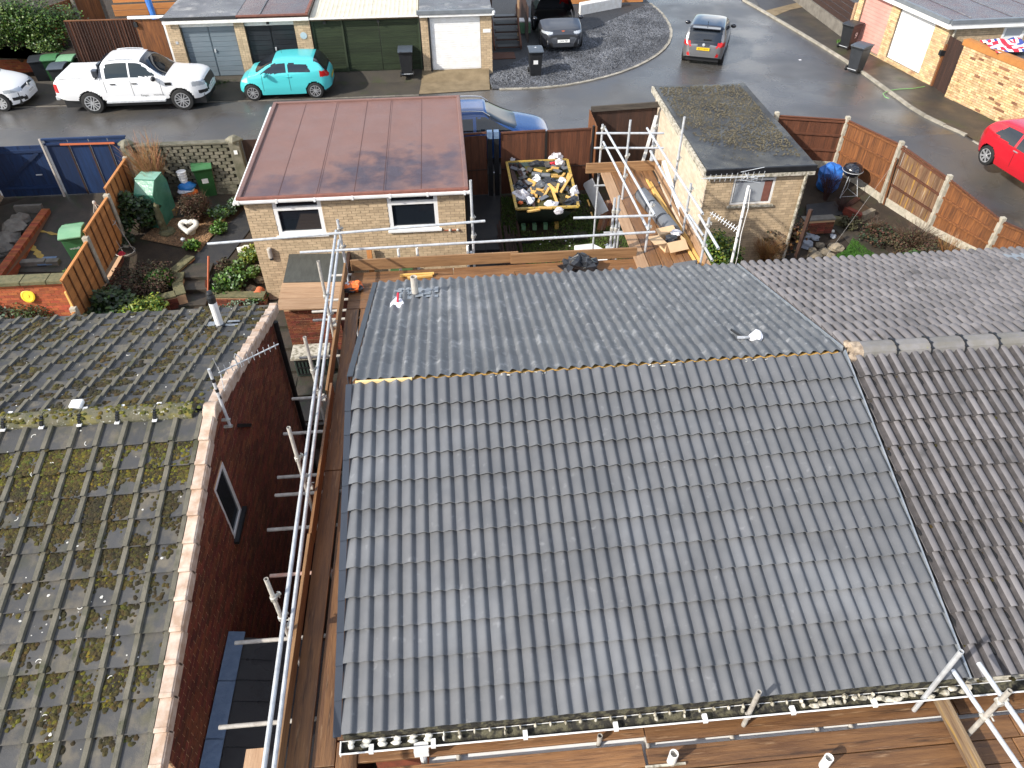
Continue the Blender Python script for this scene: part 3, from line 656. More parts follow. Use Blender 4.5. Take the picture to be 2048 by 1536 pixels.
# ------------------------------------------------------------------ brickwork with openings
BRK = {}
def brick_mesh(m, l=.215, h=.065, d=.03):
    k = (m, l, h)
    if k not in BRK:
        me = MB().obox((0, 0, -d + .006), (l, 0, 0), (0, h, 0), (0, 0, d)).mesh('brick', MT[m]); BRK[k] = me
    return BRK[k]
def brickwork(parent, O, U, Wd, Ht, brick, mortar, openings=(), cap=0, vis=None, name='wall', l=.215, h=.065, j=.01, th=.11, top=None, up=(0, 0, 1), key=None, proud=None, odd=None):
    """O lower left corner seen from outside, U along the wall; outside is U x up. top(u) gives a sloping head."""
    O, U, V = Vector(O), Vector(U).normalized(), Vector(up).normalized(); Nn = U.cross(V)
    w = MB(); us = sorted({0, Wd, *[max(0, min(Wd, o[i])) for o in openings for i in (0, 1)]})
    if top:
        pts = [O, O + U * Wd] + [O + U * u + V * top(u) for u in np.linspace(Wd, 0, 25)]
        if not openings: w.prism(pts, -Nn * th)
        else:
            for a, b in zip(us[:-1], us[1:]):
                m_ = (a + b) / 2; ops = [o for o in openings if o[0] <= m_ <= o[1]]
                lo = 0
                for o in sorted(ops, key=lambda q: q[2]):
                    w.obox(O + U * a + V * lo, U * (b - a), V * (o[2] - lo), -Nn * th); lo = o[3]
                if a < b: w.prism([O + U * a + V * lo, O + U * b + V * lo, O + U * b + V * top(b), O + U * ((a + b) / 2) + V * top((a + b) / 2), O + U * a + V * top(a)], -Nn * th)
    else:
        for a, b in zip(us[:-1], us[1:]):
            m_ = (a + b) / 2; lo = 0
            for o in sorted([o for o in openings if o[0] <= m_ <= o[1]], key=lambda q: q[2]):
                if o[2] > lo: w.obox(O + U * a + V * lo, U * (b - a), V * (o[2] - lo), -Nn * th)
                lo = o[3]
            if lo < Ht: w.obox(O + U * a + V * lo, U * (b - a), V * (Ht - lo), -Nn * th)
    wall = w.build(name, MT[mortar], parent)
    B = []
    r = 0; z = 0.0
    while z + h <= Ht + 0.001:
        x = -(l + j) / 2 * (r % 2)
        while x < Wd:
            a, b = max(0, x), min(Wd, x + l)
            segs = [(a, b)] if b - a > .03 else []
            for o in openings:
                if z + h > o[2] + .01 and z < o[3] - .01:
                    ns = []
                    for (p, q) in segs:
                        if q <= o[0] or p >= o[1]: ns.append((p, q)); continue
                        if p < o[0] - .03: ns.append((p, o[0]))
                        if q > o[1] + .03: ns.append((o[1], q))
                    segs = ns
            for (p, q) in segs:
                if top and z + h > min(top(p), top(q)): continue
                B.append((p, q, z))
            x += l + j
        z += h + j; r += 1
    keyf = key or (lambda c: (c - Vector((0, 0, H))).length)
    def cen(t): return O + U * (t[0] + t[1]) / 2 + V * (t[2] + h / 2)
    B.sort(key=lambda t: ((not vis(cen(t))) if vis else 0, keyf(cen(t))))
    rest = MB(); n = 0
    for (p, q, z) in B:
        pr = rnd.uniform(-.002, .003); c = cen((p, q, z))
        if proud: pr += proud(c)
        if n < cap and (vis is None or vis(c)):
            m = Matrix.Identity(4); o = O + U * p + V * z + Nn * pr; k = (q - p) / l
            for i in range(3): m[i][0] = U[i] * k; m[i][1] = V[i]; m[i][2] = Nn[i]; m[i][3] = o[i]
            inst('brick', brick_mesh(odd[0] if odd and rnd.random() < odd[1] else brick, l, h), m, wall); n += 1
        else: rest.obox(O + U * p + V * z + Nn * (pr - .024), U * (q - p), V * h, Nn * .03)
    if rest.v:
        o = rest.build('brick', MT[brick], wall); o['kind'] = 'stuff'
    return wall
def in_frame(c, m=20):
    d = c - Vector((0, 0, H)); w = d.dot(CF)
    if w <= 0: return False
    x, y = 1024 + FPX * d.dot(CR) / w, 768 - FPX * d.dot(CU) / w
    return -m < x < 2048 + m and -m < y < 1536 + m
def window(parent, O, U, w, h, frame='upvc', pane='glass', transom=None, mullion=None, t=.06, up=(0, 0, 1), depth=.07, inset=.03, sill=True, sillm='upvc'):
    """O lower left outer corner, frame a little behind the wall face"""
    O, U, V = Vector(O), Vector(U).normalized(), Vector(up); Nn = U.cross(V)
    f = MB(); B = O - Nn * (inset + depth)
    def bar(u0, v0, u1, v1, e=0.0): f.obox(B + U * u0 + V * v0 - Nn * e, U * (u1 - u0), V * (v1 - v0), Nn * (depth + e))
    bar(0, 0, w, t); bar(0, h - t, w, h); bar(0, t, t, h - t); bar(w - t, t, w, h - t)
    if transom: bar(t, transom - t / 2, w - t, transom + t / 2)
    if mullion: bar(mullion - t / 2, t, mullion + t / 2, h - t)
    fr = f.build('window', MT[frame], parent)
    vs = [t, transom, h - t] if transom else [t, h - t]
    for a, b in zip(vs[:-1], vs[1:]):
        MB().obox(B + U * t + V * (a + .0) + Nn * .02, U * (w - 2 * t), V * (b - a), Nn * .012).build('pane', MT[pane], fr)
    if sill: MB().obox(O + U * -.06 + V * -.05 - Nn * .06, U * (w + .12), V * .05, Nn * .13).build('sill', MT[sillm], fr)
    return fr

# ================================================================== the newly tiled house
NF = Slope(7.0, 4.66, 3.16, 3.50); NB = Slope(7.03, 4.66, 10.70, 3.58)
nh = T('terraced_house', 'house under the newly laid dark grey tiled roof, wrapped in scaffolding', 'house', (1.7, 6.9, -1.4))
w = MB()
w.box((-1.25, 3.4, -2.1), (4.93, 10.4, 3.3)); w.build('wall', MT['red_brick'], nh)
gw = MB(); gw.prism([(-1.25, 3.4, 3.3), (-1.25, 10.4, 3.3), (-1.25, 7.0, 4.4)], (0.1, 0, 0)); gw.build('gable_wall', MT['red_brick'], nh)
for s, nm in ((NF, 'f'), (NB, 'b')): deck(nh, s, -1.36, 4.93, 'membrane')
rest = MB()
lay_tiles(nh, NF, -1.40, 21, 12, .326, TILE_NEW, lambda c, r: True, None)
lay_tiles(nh, NB, -1.40, 21, 12, .318, TILE_NEWB, lambda c, r: r < 2, None, rest=rest, t0=-.055)
o = rest.build('roof_tile', list(TILE_NEWB.materials), nh, smooth=True); o['kind'] = 'stuff'
for s, gz in ((NF, .326), (NB, .311)):          # dry verge units down the left edge
    for r in range(12):
        a = s.P(-1.475, .05 + r * gz, .035 + .01); b = MB()
        L = s.d * (gz + .06) + s.n * .014
        b.obox(a, (.075, 0, 0), L, s.n * .012); b.obox(a - s.n * .11, (.012, 0, 0), L, s.n * .11)
        b.build('verge_unit', MT['verge_slate'], nh)
    # bonding gutter against the next roof
    MB().obox(s.P(4.905, 0.0, .0), (.02, 0, 0), s.d * s.L, s.n * .075).build('bonding_gutter', MT['lead'], nh)
rb = MB(); rb.box((-1.38, 7.0, 4.60), (4.86, 7.05, 4.668)); rb.build('ridge_batten', MT['batten_x'], nh)
MB().box((-1.36, 6.955, 4.655), (-.66, 6.985, 4.712)).build('ridge_batten', MT['cream_batten'], nh)['label'] = 'pale new batten left on the open ridge'
MB().box((-1.36, 6.94, 4.60), (4.9, 7.03, 4.655)).build('ridge_membrane', MT['membrane'], nh)
for x0 in (.35, 2.3, 3.6, .75):
    b = MB()
    for k in range(5):
        p = Vector((x0 + rnd.uniform(0, .35), 6.955, 4.68)); b.tube(p, p + Vector((rnd.uniform(-.1, .1), rnd.uniform(-.05, .02), rnd.uniform(0, .03))), .006, 4)
    b.build('loose_twine', MT['white_stone'], nh)
# gutter along the front eaves of both houses, with old mortar squeezed out above it
def gutter(parent, x0, x1, y, z, inner='black_grime', outer='upvc', r=.062, n=10):
    b = MB(); vs = []; 
    for x in (x0, x1):
        for k in range(n + 1):
            t = math.pi * k / n; vs.append((x, y - r * math.cos(t), z - r * math.sin(t)))
    for x in (x0, x1):
        for k in range(n + 1):
            t = math.pi * k / n; vs.append((x, y - (r - .008) * math.cos(t), z - (r - .008) * math.sin(t)))
    m = n + 1
    b.add(vs, [(k, k + 1, m + k + 1, m + k) for k in range(n)], 0)
    b.f += [(2 * m + k, 3 * m + k, 3 * m + k + 1, 2 * m + k + 1) for k in range(n)]; b.m += [1] * n
    b.f += [(0, m, 3 * m, 2 * m), (n, 2 * m + n, 3 * m + n, m + n)]; b.m += [1, 0]
    b.tube((x0, y - r, z), (x1, y - r, z), .009, 6)
    b.box((x0 - .012, y - r, z - r), (x0, y + r, z + .005))
    return b.build('gutter', [MT[outer], MT[inner]], parent)
gt = gutter(nh, -1.42, 4.92, 3.095, 3.40)
MB().box((-1.40, 3.17, 3.25), (4.93, 3.20, 3.47)).build('fascia', MT['black_grime'], nh)
for x in (-1.15, -.55, .35, 1.25, 2.15, 3.05, 3.9):
    MB().box((x, 3.02, 3.37), (x + .045, 3.10, 3.412)).build('gutter_bracket', MT['upvc'], gt)
b = MB(); b.box((-.72, 3.0, 3.25), (-.58, 3.1, 3.36)); b.tube((-.65, 3.06, 3.27), (-.65, 3.06, 2.4), .034, 8); b.build('downpipe_outlet', MT['upvc'], nh)
for k in range(36):
    x = -1.32 + k * .15; s = (.06 if k < 6 else .022) * rnd.uniform(.6, 1.3)
    b = MB(); b.blob((x, 3.13, 3.425), (s * .7, .025, .03), 7, 4, .4)
    if k < 7 or rnd.random() < .25: b.blob((x + rnd.uniform(-.02, .02), 3.10, 3.40), (s * .8, .03, .03), 6, 4, .5)
    b.build('mortar_squeeze', MT['old_white' if k > 6 else 'white_stone'], nh, smooth=True)
b = MB()
for k in range(20): b.blob((3.3 + k * .086, rnd.uniform(3.06, 3.14), 3.40 + rnd.uniform(0, .03)), (rnd.uniform(.03, .07), .03, .02), 6, 4, .6)
b.build('mortar_smear', MT['old_white'], nh)['kind'] = 'stuff'
MB().box((-.6, 2.5, 2.9), (7.5, 3.16, 2.985)).build('porch_canopy', MT['upvc'], nh)
for k in range(9): MB().box((-.55 + k * .9, 2.46, 2.6), (.25 + k * .9, 2.5, 2.9)).build('canopy_panel', MT['upvc'], nh)
# soil pipe through the far slope
P = G(829, 597, 3.80); P = Vector((-.72, 10.0, 3.74))
sp = MB().tube((P.x, P.y, 3.6), (P.x, P.y, 4.20), .056, 14, hollow=True).build('soil_vent_pipe', MT['pale_pipe'], nh, smooth=False)
MB().tube((P.x, P.y, 3.74), (P.x, P.y, 3.90), .059, 14, caps=False).build('pipe_collar', MT['pvc_grey'], sp)
b = MB()
for i in range(6):
    for j in range(5):
        b.obox(NB.P(P.x - .36 + i * .12, 2.92 + j * .1, .045 + rnd.uniform(0, .03)), (.13, 0, rnd.uniform(-.02, .02)), NB.d * .11, NB.n * .004)
b.build('pipe_flashing', MT['lead'], sp)

# ================================================================== right-hand house
RF = Slope(7.0, 4.66, 3.16, 3.47); RB = Slope(7.03, 4.66, 10.70, 3.56)
rh = T('adjoining_house', 'adjoining house on the right with old brown grey roll tiles and a mortared ridge', 'house', (7.6, 6.9, -1.4))
MB().box((4.95, 3.4, -2.1), (13.0, 10.4, 3.3)).build('wall', MT['red_brick'], rh)
for s in (RF, RB): deck(rh, s, 4.96, 13.0, 'membrane')
rest = MB()
cnt = [0]
def vis_tile(slope, x0, gz, lim):
    def f(c, r):
        k = in_frame(slope.P(x0 + .3 * c + .15, r * gz + .2), 40)
        if k and cnt[0] < lim: cnt[0] += 1; return True
        return False
    return f
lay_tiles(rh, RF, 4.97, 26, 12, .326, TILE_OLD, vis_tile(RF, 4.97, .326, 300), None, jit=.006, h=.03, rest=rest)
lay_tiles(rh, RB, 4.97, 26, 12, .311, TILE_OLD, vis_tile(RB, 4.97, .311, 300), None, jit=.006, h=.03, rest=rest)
rest.build('roof_tile', list(TILE_OLD.materials), rh)['kind'] = 'stuff'
prof = [(-.155, -.085), (-.115, .035), (-.05, .075), (.05, .075), (.115, .035), (.155, -.085)]
for k in range(18):
    x = 5.13 + k * .46
    b = MB(); b.prism([(x, 7.015 + p[0], 4.70 + p[1]) for p in prof], (.445, 0, 0)); b.build('ridge_tile', MT['right_ridge'], rh)
    b = MB()
    for (p, q) in zip(prof[:-1], prof[1:]):
        b.beam((x + .452, 7.015 + p[0], 4.703 + p[1]), (x + .452, 7.015 + q[0], 4.703 + q[1]), .02, .02, (1, 0, 0))
    for q in prof[1:-1]: b.box((x + .435, 7.0 + q[0], 4.70 + q[1]), (x + .475, 7.03 + q[0], 4.716 + q[1]))
    b.build('ridge_union', MT['black_plastic'], rh)
b = MB(); b.prism([(5.0, 7.015 + p[0] * 1.03, 4.70 + p[1] * 1.05) for p in prof], (.13, 0, 0)); b.blob((4.98, 6.9, 4.66), (.06, .07, .06), 7, 5, .7); b.blob((4.99, 7.08, 4.74), (.05, .09, .03), 7, 5, .7)
b.build('mortar_end', MT['mortar'], rh)
gutter(rh, 4.95, 13.0, 3.095, 3.40)
MB().box((4.95, 3.17, 3.25), (13, 3.20, 3.44)).build('fascia', MT['old_white'], rh)
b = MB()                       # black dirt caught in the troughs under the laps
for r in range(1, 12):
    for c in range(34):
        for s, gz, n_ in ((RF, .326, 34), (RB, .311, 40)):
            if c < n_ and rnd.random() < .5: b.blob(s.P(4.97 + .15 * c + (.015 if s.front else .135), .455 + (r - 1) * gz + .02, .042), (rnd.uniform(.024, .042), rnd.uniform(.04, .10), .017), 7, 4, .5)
b.build('lap_dirt', MT['lap_shade_dirt'], rh)['kind'] = 'stuff'
b = MB()                       # moss in the laps of the old tiles
for k in range(420):
    s, gz = (RF, .326) if k % 2 else (RB, .311)
    x = 5.0 + rnd.random() ** 1.3 * 5.0; r = rnd.randrange(12)
    b.blob(s.P(x, .43 + r * gz + rnd.uniform(0, .03), .05), (rnd.uniform(.01, .03),) * 2 + (.012,), 5, 3, .4)
for k in range(26):
    b.blob(RB.P(5.1 + rnd.random() ** 2 * 3, rnd.uniform(.2, 2.6), .05), (rnd.uniform(.03, .05),) * 2 + (.025,), 6, 4, .5)
b.build('roof_moss', MT['moss'], rh)['kind'] = 'stuff'
MB().obox(RB.P(9.55, 3.15, .08), (.6, 0, 0), RB.d * .35, RB.n * .03).build('patch_of_sheeting', MT['lead'], rh)

# ================================================================== left-hand house
LF = Slope(7.0, 4.33, 3.10, 3.18); LB = Slope(7.02, 4.33, 10.72, 3.22)
lh = T('mossy_house', 'house on the left with mossy ribbed roof tiles and a dark red brick gable', 'house', (-6.2, 6.9, -1.4))
for s in (LF, LB): deck(lh, s, -9.3, -3.27, 'membrane')
rest = MB(); cnt[0] = 0
LX0 = -3.28 - .3 * 20
lay_tiles(lh, LF, LX0, 20, 12, .326, TILE_LEFT, vis_tile(LF, LX0, .326, 300), None, jit=.005, h=.025, rest=rest)
lay_tiles(lh, LB, LX0, 20, 12, .311, TILE_LEFT, vis_tile(LB, LX0, .311, 300), None, jit=.005, h=.025, rest=rest)
rest.build('roof_tile', list(TILE_LEFT.materials), lh)['kind'] = 'stuff'
for s, gz in ((LF, .326), (LB, .311)):
    for r in range(12):
        a = s.P(-3.285, .10 + r * gz + rnd.uniform(-.006, .006), .03); L = s.d * (gz + .03) + s.n * .028
        b = MB(); b.obox(a, (.125, 0, 0), L + s.n * .012, s.n * .035); b.obox(a + Vector((.108, 0, 0)) - s.n * .12, (.03, 0, 0), L + s.n * .012, s.n * .145)
        b.obox(a + L - s.d * .05, (.13, 0, 0), s.d * .05, s.n * .052)
        b.build('verge_cap', MT['verge_cream'], lh, bevel=.008)
for k in range(14):
    x = -3.42 - k * .452; cream = k >= 6
    pr = [(.125 * math.cos(t), .105 * math.sin(t) - .02) for t in np.linspace(math.pi * 1.08, -.08 * math.pi, 11)]
    b = MB(); r = 1.12 if cream else 1
    b.prism([(x, 7.01 + p[0] * r, 4.37 + p[1] * r) for p in pr], (-.44, 0, 0)); b.build('ridge_tile', MT['verge_cream' if cream else 'left_ridge'], lh)
    if not cream:
        b = MB()
        for q in (-.13, .11): b.box((x - .47, 7.0 + q - .03, 4.33 + (.03 if q < 0 else .07)), (x - .415, 7.0 + q + .03, 4.345 + (.03 if q < 0 else .07)))
        b.build('ridge_clip', MT['upvc'], lh)
        b = MB()
        for t in np.linspace(.15, .75, 5): b.box((x - .46, 7.01 - .135 * math.cos(t * math.pi / 2) - .01, 4.35 + .11 * math.sin(t * math.pi / 2) - .01), (x - .425, 7.01 - .135 * math.cos(t * math.pi / 2) + .01, 4.362 + .11 * math.sin(t * math.pi / 2)))
        b.build('ridge_union', MT['black_plastic'], lh)
b = MB(); pr = [(.15 * math.cos(t), .16 * math.sin(t) - .09) for t in np.linspace(math.pi * 1.0, 0, 13)]
b.prism([(-3.29, 7.01 + p[0], 4.37 + p[1]) for p in pr] , (.16, 0, 0)); b.build('ridge_end_cap', MT['verge_cream'], lh, bevel=.01)
# gable wall
def gab(u): y = 3.35 + u; return 1.4 + 4.33 - .07 - abs(7.0 - y) * .298 + 0.0
brickwork(lh, (-3.27, 3.35, -1.4), (0, 1, 0), 7.25, 5.8, 'red_brick', 'red_mortar', openings=[(3.03, 3.53, 3.92, 4.92)], cap=300, vis=in_frame, name='gable_wall', top=gab, j=.014)
window(lh, (-3.27, 6.38, 2.52), (0, 1, 0), .5, 1.0, t=.042, depth=.05, inset=-.008, sillm='black_plastic')
MB().box((-9.3, 3.4, -2.1), (-3.385, 10.5, 3.1)).build('wall', MT['red_brick'], lh)
MB().obox(LB.P(-3.268, 2.0, -.05), (.025, 0, 0), LB.d * 1.85, LB.n * -.14).build('barge_board', MT['upvc'], lh)
MB().prism([(-3.25, 3.25, 3.12), (-3.25, 3.95, 3.3), (-3.25, 3.95, 3.42), (-3.25, 3.25, 3.2)], (.02, 0, 0)).build('barge_board', MT['upvc'], lh)
MB().beam(GX(476, 851, -3.25), GX(501, 850, -3.25), .03, .05).build('wall_bracket', MT['dark_trim'], lh)
MB().tube((-3.2, 10.5, -1.4), (-3.2, 10.5, 3.1), .045, 10).build('downpipe', MT['black_plastic'], lh)
P = Vector((-3.87, 9.83, 3.52))
fl = MB().tube(P, P + Vector((0, 0, .55)), .062, 16).build('flue_pipe', MT['upvc'], lh, smooth=False)
MB().lathe([(.064, 0), (.066, .1), (.05, .15), (.05, .17), (.035, .2), (.0, .21)], P + Vector((0, 0, .52)), 14).build('flue_cowl', MT['black_plastic'], fl)
MB().lathe([(.085, 0), (.08, .05), (.065, .07)], P + Vector((0, 0, .03)), 14).build('flue_collar', MT['black_plastic'], fl)
b = MB()
for sx in (-1, 1):
    for j in range(4): b.obox(LB.P(P.x + sx * .17 - .1, 2.9 + j * .08, .05 + rnd.uniform(0, .03)), (.2, 0, rnd.uniform(-.02, .02)), LB.d * .085, LB.n * .006)
b.build('flue_flashing', MT['lead'], fl)
MB().box((-4.95 + .0, 7.10, 4.40), (-4.80, 7.24, 4.47)).build('ridge_vent', MT['upvc'], lh, bevel=.02)
# moss cushions, thick under the ridge of the near slope, sparser below
def mossy(slope, n, dens, mats, smin, smax, gz, zone=None):
    b = MB(); c = 0; t = 0
    while c < n and t < n * 30:
        t += 1
        x = rnd.uniform(-7.9, -3.3); s = rnd.uniform(.42 if slope.front else .05, slope.L - .02)
        f_ = (x - LX0) % .3
        if (f_ > .222 if slope.front else f_ < .078): continue
        if not in_frame(slope.P(x, s), 30): continue
        nv = mnoise.noise(Vector((x * 1.1, s * 1.1, 5.0))) * .6 + mnoise.noise(Vector((x * 4.1, s * 4.1, 9.0))) * .75
        lapp = ((s - .44 + gz) % gz) / gz                 # sits in the upper part of each course, below the lap
        d = dens(s) + nv - lapp * .6
        if d < rnd.random() * .7: continue
        c += 1; r = rnd.uniform(smin, smax); tt = ((s - .44 + gz) % gz) / gz
        b.blob(slope.P(x, s, .027 + .05 * (.22 + .78 * tt) - .004), (r, r * rnd.uniform(.8, 1.2), r * rnd.uniform(.35, .55)), 6, 4, .5, flat=-.01)
    o = b.build('moss', MT[mats], lh); o['kind'] = 'stuff'
mossy(LF, 5200, lambda s: .8 * math.exp(-((s - 1.15) / .8) ** 2), 'moss', .010, .032, .326)
mossy(LF, 1700, lambda s: .68 * math.exp(-((s - .75) / .42) ** 2), 'moss_bright', .012, .032, .326)
mossy(LF, 1500, lambda s: .34 + .16 * (s < 2.6), 'moss', .012, .036, .326)
mossy(LB, 4200, lambda s: .5 - .05 * s / 3.8, 'moss', .014, .045, .311)
b = MB()
for k in range(140):
    x = rnd.uniform(-3.3, -6.2); y = 7.01 + rnd.uniform(-.1, .1)
    b.blob((x, y, 4.37 + .105 * math.sqrt(max(0, 1 - ((y - 7.01) / .13) ** 2)) - .02), (rnd.uniform(.012, .035),) * 2 + (.012,), 6, 4, .5)
b.build('moss', MT['moss_bright'], lh)['kind'] = 'stuff'
b = MB()                       # pale lichen spots and rings
for k in range(300):
    s = LF if k % 3 else LB; x = rnd.uniform(-7, -3.4); t = rnd.uniform(.1, 3.8)
    r = rnd.choice((.006, .008, .01, .014, .02)); gz = .326 if k % 3 else .311; h = .028 + .05 * (.22 + .78 * ((t - .44 + gz) % gz) / gz)
    a0 = rnd.uniform(0, 6)
    if r > .013 and rnd.random() < .4:
        pts = [s.P(x + .03 * math.cos(a0 + a), t + .03 * math.sin(a0 + a), h) for a in np.linspace(0, rnd.uniform(1.6, 4.5), 8)]; b.path(pts, .005, 4)
    else: b.blob(s.P(x, t, h), (r, r, .004), 6, 3, .5)
b.build('lichen', MT['lichen'], lh)['kind'] = 'stuff'
# low lean-to at the foot of the gable, with a blue grey lead flashing
lt = T('lean_to_roof', 'low dark tiled lean to roof against the red brick gable with a blue grey flashing', 'roof', (-2.6, 3.5, -1.4))
LTs = [(-3.25 + k * .0, 0) for k in range(1)]
MB().box((-3.26, 1.2, -2.0), (-1.9, 5.1, 1.5)).build('wall', MT['red_brick'], lt)
for k in range(14):
    y = 1.4 + k * .27
    MB().obox((-3.24, y, 1.99), (1.4, 0, -.36), (0, .30, -.012), (0, 0, .03)).build('roof_slate', MT['felt_dark'], lt)
fp = [GX(*q, -3.24) for q in ((400, 1560), (420, 1420), (440, 1340), (470, 1290))]
for a, c in (((1.3), (2.9)), ((2.88), (3.9)), ((3.88), (4.6)), ((4.58), (5.25))):
    MB().obox((-3.24, a, 2.06), (.2, 0, -.04), (0, c - a, 0), (0, 0, .012)).build('flashing', MT['blue_flash'], lt)

# ================================================================== aerials
def yagi(parent, p, q, n, l, up, name='yagi_boom', r=.009):
    p, q = Vector(p), Vector(q); b = MB().tube(p, q, r, 6).build(name, MT['galv'], parent)
    d = (q - p)
    for k in range(n):
        c = p + d * (k + .3) / n; u = Vector(up).normalized() * l * (1.0 - .35 * k / n)
        MB().tube(c - u, c + u, .005, 5).build('element', MT['galv'], b)
    return b
A0, A1 = Vector((-3.06, 7.02, 4.05)), Vector((-3.08, 7.05, 4.98))
ae = T('gable_aerial', 'television aerial on a short mast bracketed to the apex of the red brick gable', 'aerial', A0)
MB().tube(A0, A1, .02, 10).build('mast', MT['galv'], ae)
for z in (4.02, 4.14): MB().box((-3.14, 7.0, z), (-3.03, 7.04, z + .02)).build('bracket', MT['coupler'], ae)
for z in (4.5, 4.62, 4.78): MB().tube((-3.07, 7.04, z), (-3.07, 7.04, z + .05), .024, 8).build('tape_band', MT['black_plastic'], ae)
Bq = G(557, 688, 5.02); Bp = G(437, 746, 4.93)
yb = yagi(ae, Bp, Bq, 11, .095, (0.05, -.25, 1))
mid = Bp.lerp(Bq, .32); b = MB()
b.path([mid + Vector((0, 0, -.06)), mid + Vector((-.02, 0, .1)), mid + Vector((.0, 0, .16)), mid + Vector((.04, 0, .1)), mid + Vector((.03, 0, -.06))], .006, 5); b.build('folded_dipole', MT['galv'], yb)
b = MB(); c = Bp.lerp(Bq, .02)
for s in (-1, 1): b.tube(c + Vector((0, 0, s * .03)), c + Vector((.0, -.05, s * .26)), .005, 5)
b.build('reflector', MT['galv'], yb)
M0 = Vector((5.0, 11.15, 2.6)); M1 = Vector((4.99, 11.15, GY(1500, 372, 11.15).z))
am = T('eaves_aerial', 'tall white aerial mast with two yagi aerials before the small garage window', 'aerial', M0)
MB().tube(M0, M1, .026, 12, r2=.024).build('mast', MT['white_paint'], am)
z1 = M1.z
for zz, n in ((.35, 1), (.62, 1), (1.0, 1)): MB().tube((5.0, 11.15, z1 - zz), (5.0, 11.15, z1 - zz + .02), .03, 8).build('tape_band', MT['black_plastic'], am)
yagi(am, GY(1530, 352, 11.15), GY(1402, 357, 11.3), 12, .10, (0, -.2, 1)); b2 = yagi(am, GY(1478, 462, 11.15), GY(1420, 425, 11.5), 11, .06, (.6, .2, 1))
b = MB()
for k in range(6):
    c = GY(1490 + 3 * k, 345 + 3 * k, 11.15); b.tube(c, c + Vector((rnd.uniform(-.16, .16), rnd.uniform(-.1, .1), rnd.uniform(-.25, .2))), .005, 5)
for dz in (-.07, .07): b.tube(GY(1480, 352, 11.15) + Vector((0, 0, dz)), GY(1525, 350, 11.15) + Vector((0, 0, dz * 2)), .005, 5)
b.build('reflector', MT['galv'], am)
MB().path([(5.02, 11.12, z1 - .05), (5.05, 11.1, z1 - .4), (5.03, 11.1, z1 - .9), (5.05, 11.08, z1 - 1.3), (5.06, 11.1, 3.3)], .006, 5).build('cable', MT['white_paint'], am)

# ================================================================== scaffold round the house
TR = .0242
sf = T('scaffold', 'tube scaffold with wet brown boards wrapped round the newly tiled roof', 'scaffold', (-2.1, 6.0, -1.4))
def tb(th, p, q, m='galv', name='scaffold_tube', n=10): return MB().tube(p, q, TR, n, hollow=True).build(name, MT[m], th)
def coupler(th, p, ax=(0, 0, 1), m='coupler'):
    p = Vector(p); a = Vector(ax).normalized(); s = a.orthogonal().normalized(); b = MB()
    b.lathe([(.03, -.035), (.036, -.03), (.036, .03), (.03, .035)], p, 10, ax=a)
    b.beam(p + s * .03, p + s * .085, .03, .03); b.tube(p + s * .06 - a * .06, p + s * .06 + a * .05, .008, 6)
    return b.build('coupler', MT[m], th)
def ext(p, q, a, b=0.0):
    d = (q - p).normalized(); return p - d * a, q + d * b
R1 = ext(G(528, 1536, 4.0), G(671, 470, 4.0), 1.6, .15); R2 = ext(G(548, 1536, 3.62), G(677, 489, 3.62), 1.6, .15)
tb(sf, *R1); tb(sf, *R2)
tb(sf, *[G(*q, 4.04) for q in ((415, 488), (970, 442))]); tb(sf, *[G(*q, 3.66) for q in ((600, 505), (1310, 464))]); tb(sf, *[G(*q, 4.02) for q in ((1147, 436), (1309, 431))])
for px, py in ((532, 1158), (577, 855), (609, 674), (636, 522)):
    P = GX(px, py, -2.13); tb(sf, (P.x, P.y, -1.4), P, 'galv_dirty', 'standard')
    coupler(sf, (P.x, P.y, 4.0)); coupler(sf, (P.x, P.y, 3.62)); coupler(sf, (P.x + .05, P.y + .02, 3.42), (1, 0, 0))
tb(sf, (-2.09, 11.95, -1.4), (-2.09, 11.95, 4.2), 'galv', 'standard'); coupler(sf, (-2.09, 11.95, 4.0)); coupler(sf, (-2.09, 11.93, 3.64))
for (px, py) in ((438, 1455), (470, 1286), (540, 1152), (535, 1060), (550, 991), (555, 955), (567, 868), (584, 798), (599, 716), (626, 641), (624, 624)):
    P = G(px, py, 3.02); tb(sf, P, (-1.45, P.y + .0, 3.02), 'galv_rust' if (px, py) == (540, 1152) else 'galv_dirty', 'transom')
for P, z1_ in ((Vector((.31, 12.06, 0)), GY(941, 361, 12.05).z), (Vector((3.0, 12.06, 0)), 4.35), (Vector((2.93, 12.08, 0)), 4.3)):
    tb(sf, (P.x, P.y, -1.4), (P.x, P.y, z1_), 'galv', 'standard'); coupler(sf, (P.x, P.y - .0, 4.03)); coupler(sf, (P.x, P.y, 3.66)); coupler(sf, (P.x - .05, P.y, 3.25), (1, 0, 0), 'galv')
for x in (-1.1, -.75, .2): tb(sf, (x, 12.1, 2.6), (x, 12.1, 3.45), 'white_paint', 'standard')
for y in (11.2, 12.0): tb(sf, (-2.4, y, 3.0), (4.6, y, 3.0), 'galv_dirty', 'ledger')
def brd(th, p0, p1, m, name='board'):
    d = [abs(p1[i] - p0[i]) for i in range(3)]
    o = MB().box(p0, p1).build(name, MT[m], th, bevel=.006); return o
ZB = 3.10
def boards_y(x0, x1, cuts, m='board_y', dz=0):
    for a, b in zip(cuts[:-1], cuts[1:]): brd(sf, (x0, a + .006, ZB - .038 + dz), (x1, b - .006, ZB + dz + rnd.uniform(-.004, .004)), m)
boards_y(-2.01, -1.785, [1.2, 3.05, 6.98, 10.75]); boards_y(-1.755, -1.53, [1.2, 3.05, 6.94, 10.75])
boards_y(-1.522, -1.31, [3.3, 6.9, 10.7], dz=-.01)
